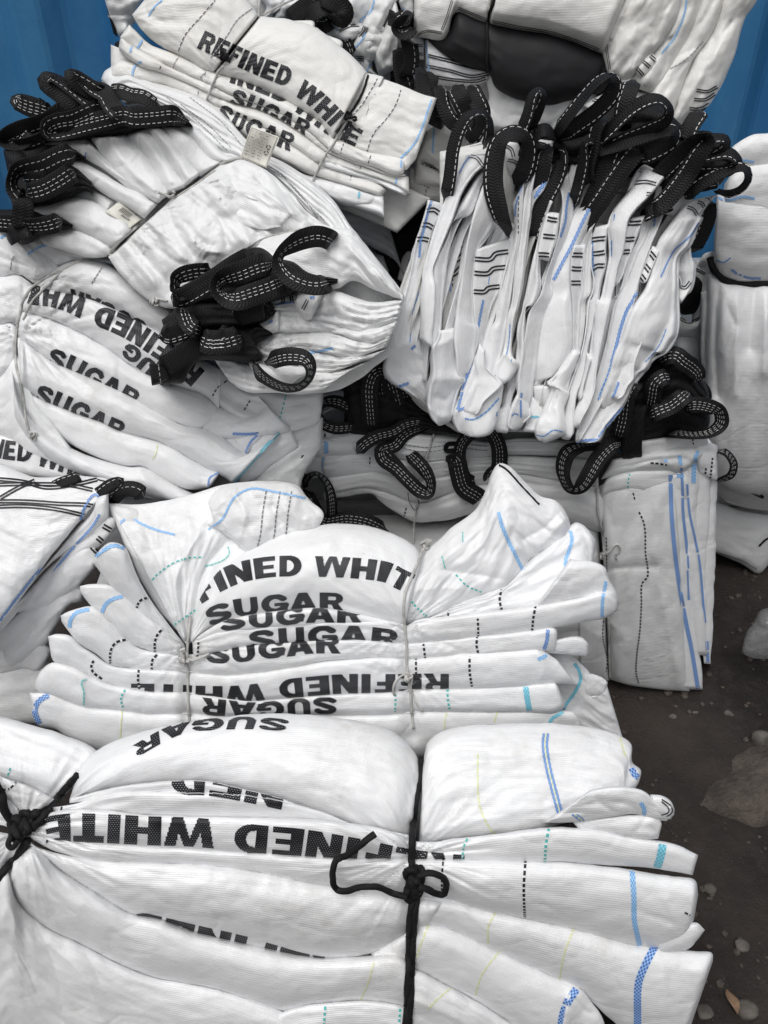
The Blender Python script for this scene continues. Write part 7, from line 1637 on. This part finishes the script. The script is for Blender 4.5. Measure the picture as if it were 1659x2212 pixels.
# grey bag with dark opening behind the fan
Q = Bundle('bag_bundle', 'grey shaded bag with a dark opening squeezed between the fan and the big roll', 'bag bundle', Plane(1480, 700, 1.98, 84), 'tied bundles of folded bulk bags', 'grey_white')
q1 = Q.fold('T2:1190,1150 1250,1130 1300,1080 1350,1060', 'T2:1180,1650 1250,1700 1300,1700', b=2, d=0, fac=.5, fs=40); Q.fold('T2:1190,1250 1280,1290', 'T4:1060,60 1100,110 1160,110 1230,90 1240,60', b=2, d=.6, mat='webbing', name='webbing_and_shade')  # second fold: the dark opening, its shade drawn as a black sheet
q2 = Q.fold('T4:1055,110 1150,190 1240,170 1260,100', 'T4:1055,290 1150,300 1250,300', b=2.4, d=1); q3 = Q.fold('T4:1050,290 1140,300 1260,300', 'T4:1040,600 1150,640 1260,600', b=2, d=.4)
q0 = Q.fold('T2:1330,1070 1360,1060', 'T4:1250,900 1350,1000', b=1, d=-3)
Q.strip('T2:1195,1190 1240,1210 1290,1240', 2, 'line_black', name='seam', double=4); Q.strip('T4:1060,140 1150,185 1250,150', 2, 'line_black', name='seam', double=4); Q.fold('T2:1230,1150 1280,1080 1340,1060', 'T2:1240,1170 1290,1150 1330,1130', b=2, d=1, mat='white')
# low grey bag on the ground at the right edge
K = Bundle('bulk_bag', 'low grey folded bag lying on the dirt under the big roll at the right edge', 'bulk bag', Plane(1600, 1225, 1.94, 78), None, 'grey_white')
K.fold('D:1500,1080 1545,1085 1600,1105 1700,1115 1800,1115', 'D:1500,1180 1545,1193 1600,1215 1638,1236 1680,1200 1800,1190', b=4, d=0, e=(14, 0), cr=[('D:1545,1193 1600,1205 1650,1150', .6, 10)])
K.tube('D:1640,1180 1655,1165 1670,1160', .3, 'rope_black', name='cord'); K.strip('D:1542,1192 1600,1210 1635,1230', 2, 'line_grey')
# clear plastic bag on the dirt
pbm, pnt, pbs = newmat('clear_plastic')
pbs.inputs['Base Color'].default_value = (.30, .305, .31, 1); pbs.inputs['Roughness'].default_value = .18; pbs.inputs['Alpha'].default_value = .35; pbs.inputs['Specular IOR Level'].default_value = .7
P_ = Bundle('plastic_bag', 'crumpled clear plastic bag lying on the dirt at the right edge', 'plastic bag', Plane(1640, 1410, 1.52, 60), None, 'clear_plastic')
P_.fold('R6:1545,600 1570,520 1600,480 1630,430 1680,420 1760,430', 'R6:1550,612 1600,625 1659,630 1760,630', b=6, d=0, back=6, fac=2.2, fs=26, e=(8, 0), name='crumpled_film')
# ================================================================ hidden middle of the heap: more stacked bags that carry the ones in view
def heap_core():
    rnd = random.Random(2)
    def stack(x0, x1, y0, y1, z0, z1, label):
        root = bpy.data.objects.new('bag_stack', None); S.collection.objects.link(root)
        root.location = ((x0 + x1) / 2, (y0 + y1) / 2, z0); root['label'] = label; root['category'] = 'bag stack'
        bpy.context.view_layer.update()
        n = max(2, int((z1 - z0) / .085))
        for k in range(n):
            za, zb = z0 + (z1 - z0) * k / n, z0 + (z1 - z0) * (k + 1) / n
            V, nx, ny = [], 20, 14
            ox, oy = rnd.uniform(-.01, .01), rnd.uniform(-.01, .01)
            prof = [(0, .0), (.012, .5), (0, 1.0)]
            for (ins, t) in ((.012, .06), (0, .3), (0, .7), (.012, .94)):
                for i in range(2 * (nx + ny)):
                    if i < nx: a, b = i / nx, 0
                    elif i < nx + ny: a, b = 1, (i - nx) / ny
                    elif i < 2 * nx + ny: a, b = 1 - (i - nx - ny) / nx, 1
                    else: a, b = 0, 1 - (i - 2 * nx - ny) / ny
                    x, y = x0 + ins + a * (x1 - x0 - 2 * ins) + ox, y0 + ins + b * (y1 - y0 - 2 * ins) + oy
                    V.append((x, y, za + (zb - za) * t + .006 * float(vnoise(np.array([i * .31]), np.array([k * 3.]), 4)[0])))
            m_ = 2 * (nx + ny)
            F = [(r * m_ + i, r * m_ + (i + 1) % m_, (r + 1) * m_ + (i + 1) % m_, (r + 1) * m_ + i) for r in range(3) for i in range(m_)]
            F += [tuple(range(m_))[::-1], tuple(3 * m_ + i for i in range(m_))]
            link('folded_bag', V, F, 'grey_white', root)
    stack(-.78, .30, 1.72, 2.40, .01, .78, 'hidden stack of grey bags under the middle of the heap')
    stack(-.82, .02, 1.86, 2.44, .785, 1.02, 'hidden pair of grey bags under the crinkled bundle')
    stack(-.60, .30, .90, 1.02, .01, .28, 'hidden stack of grey bags under the nearest bundle')
    stack(-.55, .28, 1.30, 1.60, .01, .50, 'hidden stack of grey bags under the bulging bundle')
    stack(.86, 1.5, 2.0, 2.45, .01, .80, 'hidden stack of grey bags behind the round roll')
    stack(-.1, .58, 2.28, 2.54, .01, 1.28, 'hidden tall stack of grey bags under the top right bags')
    stack(.34, .56, 1.90, 2.44, .01, .9, 'hidden stack of grey bags behind the fan of bags')
heap_core()
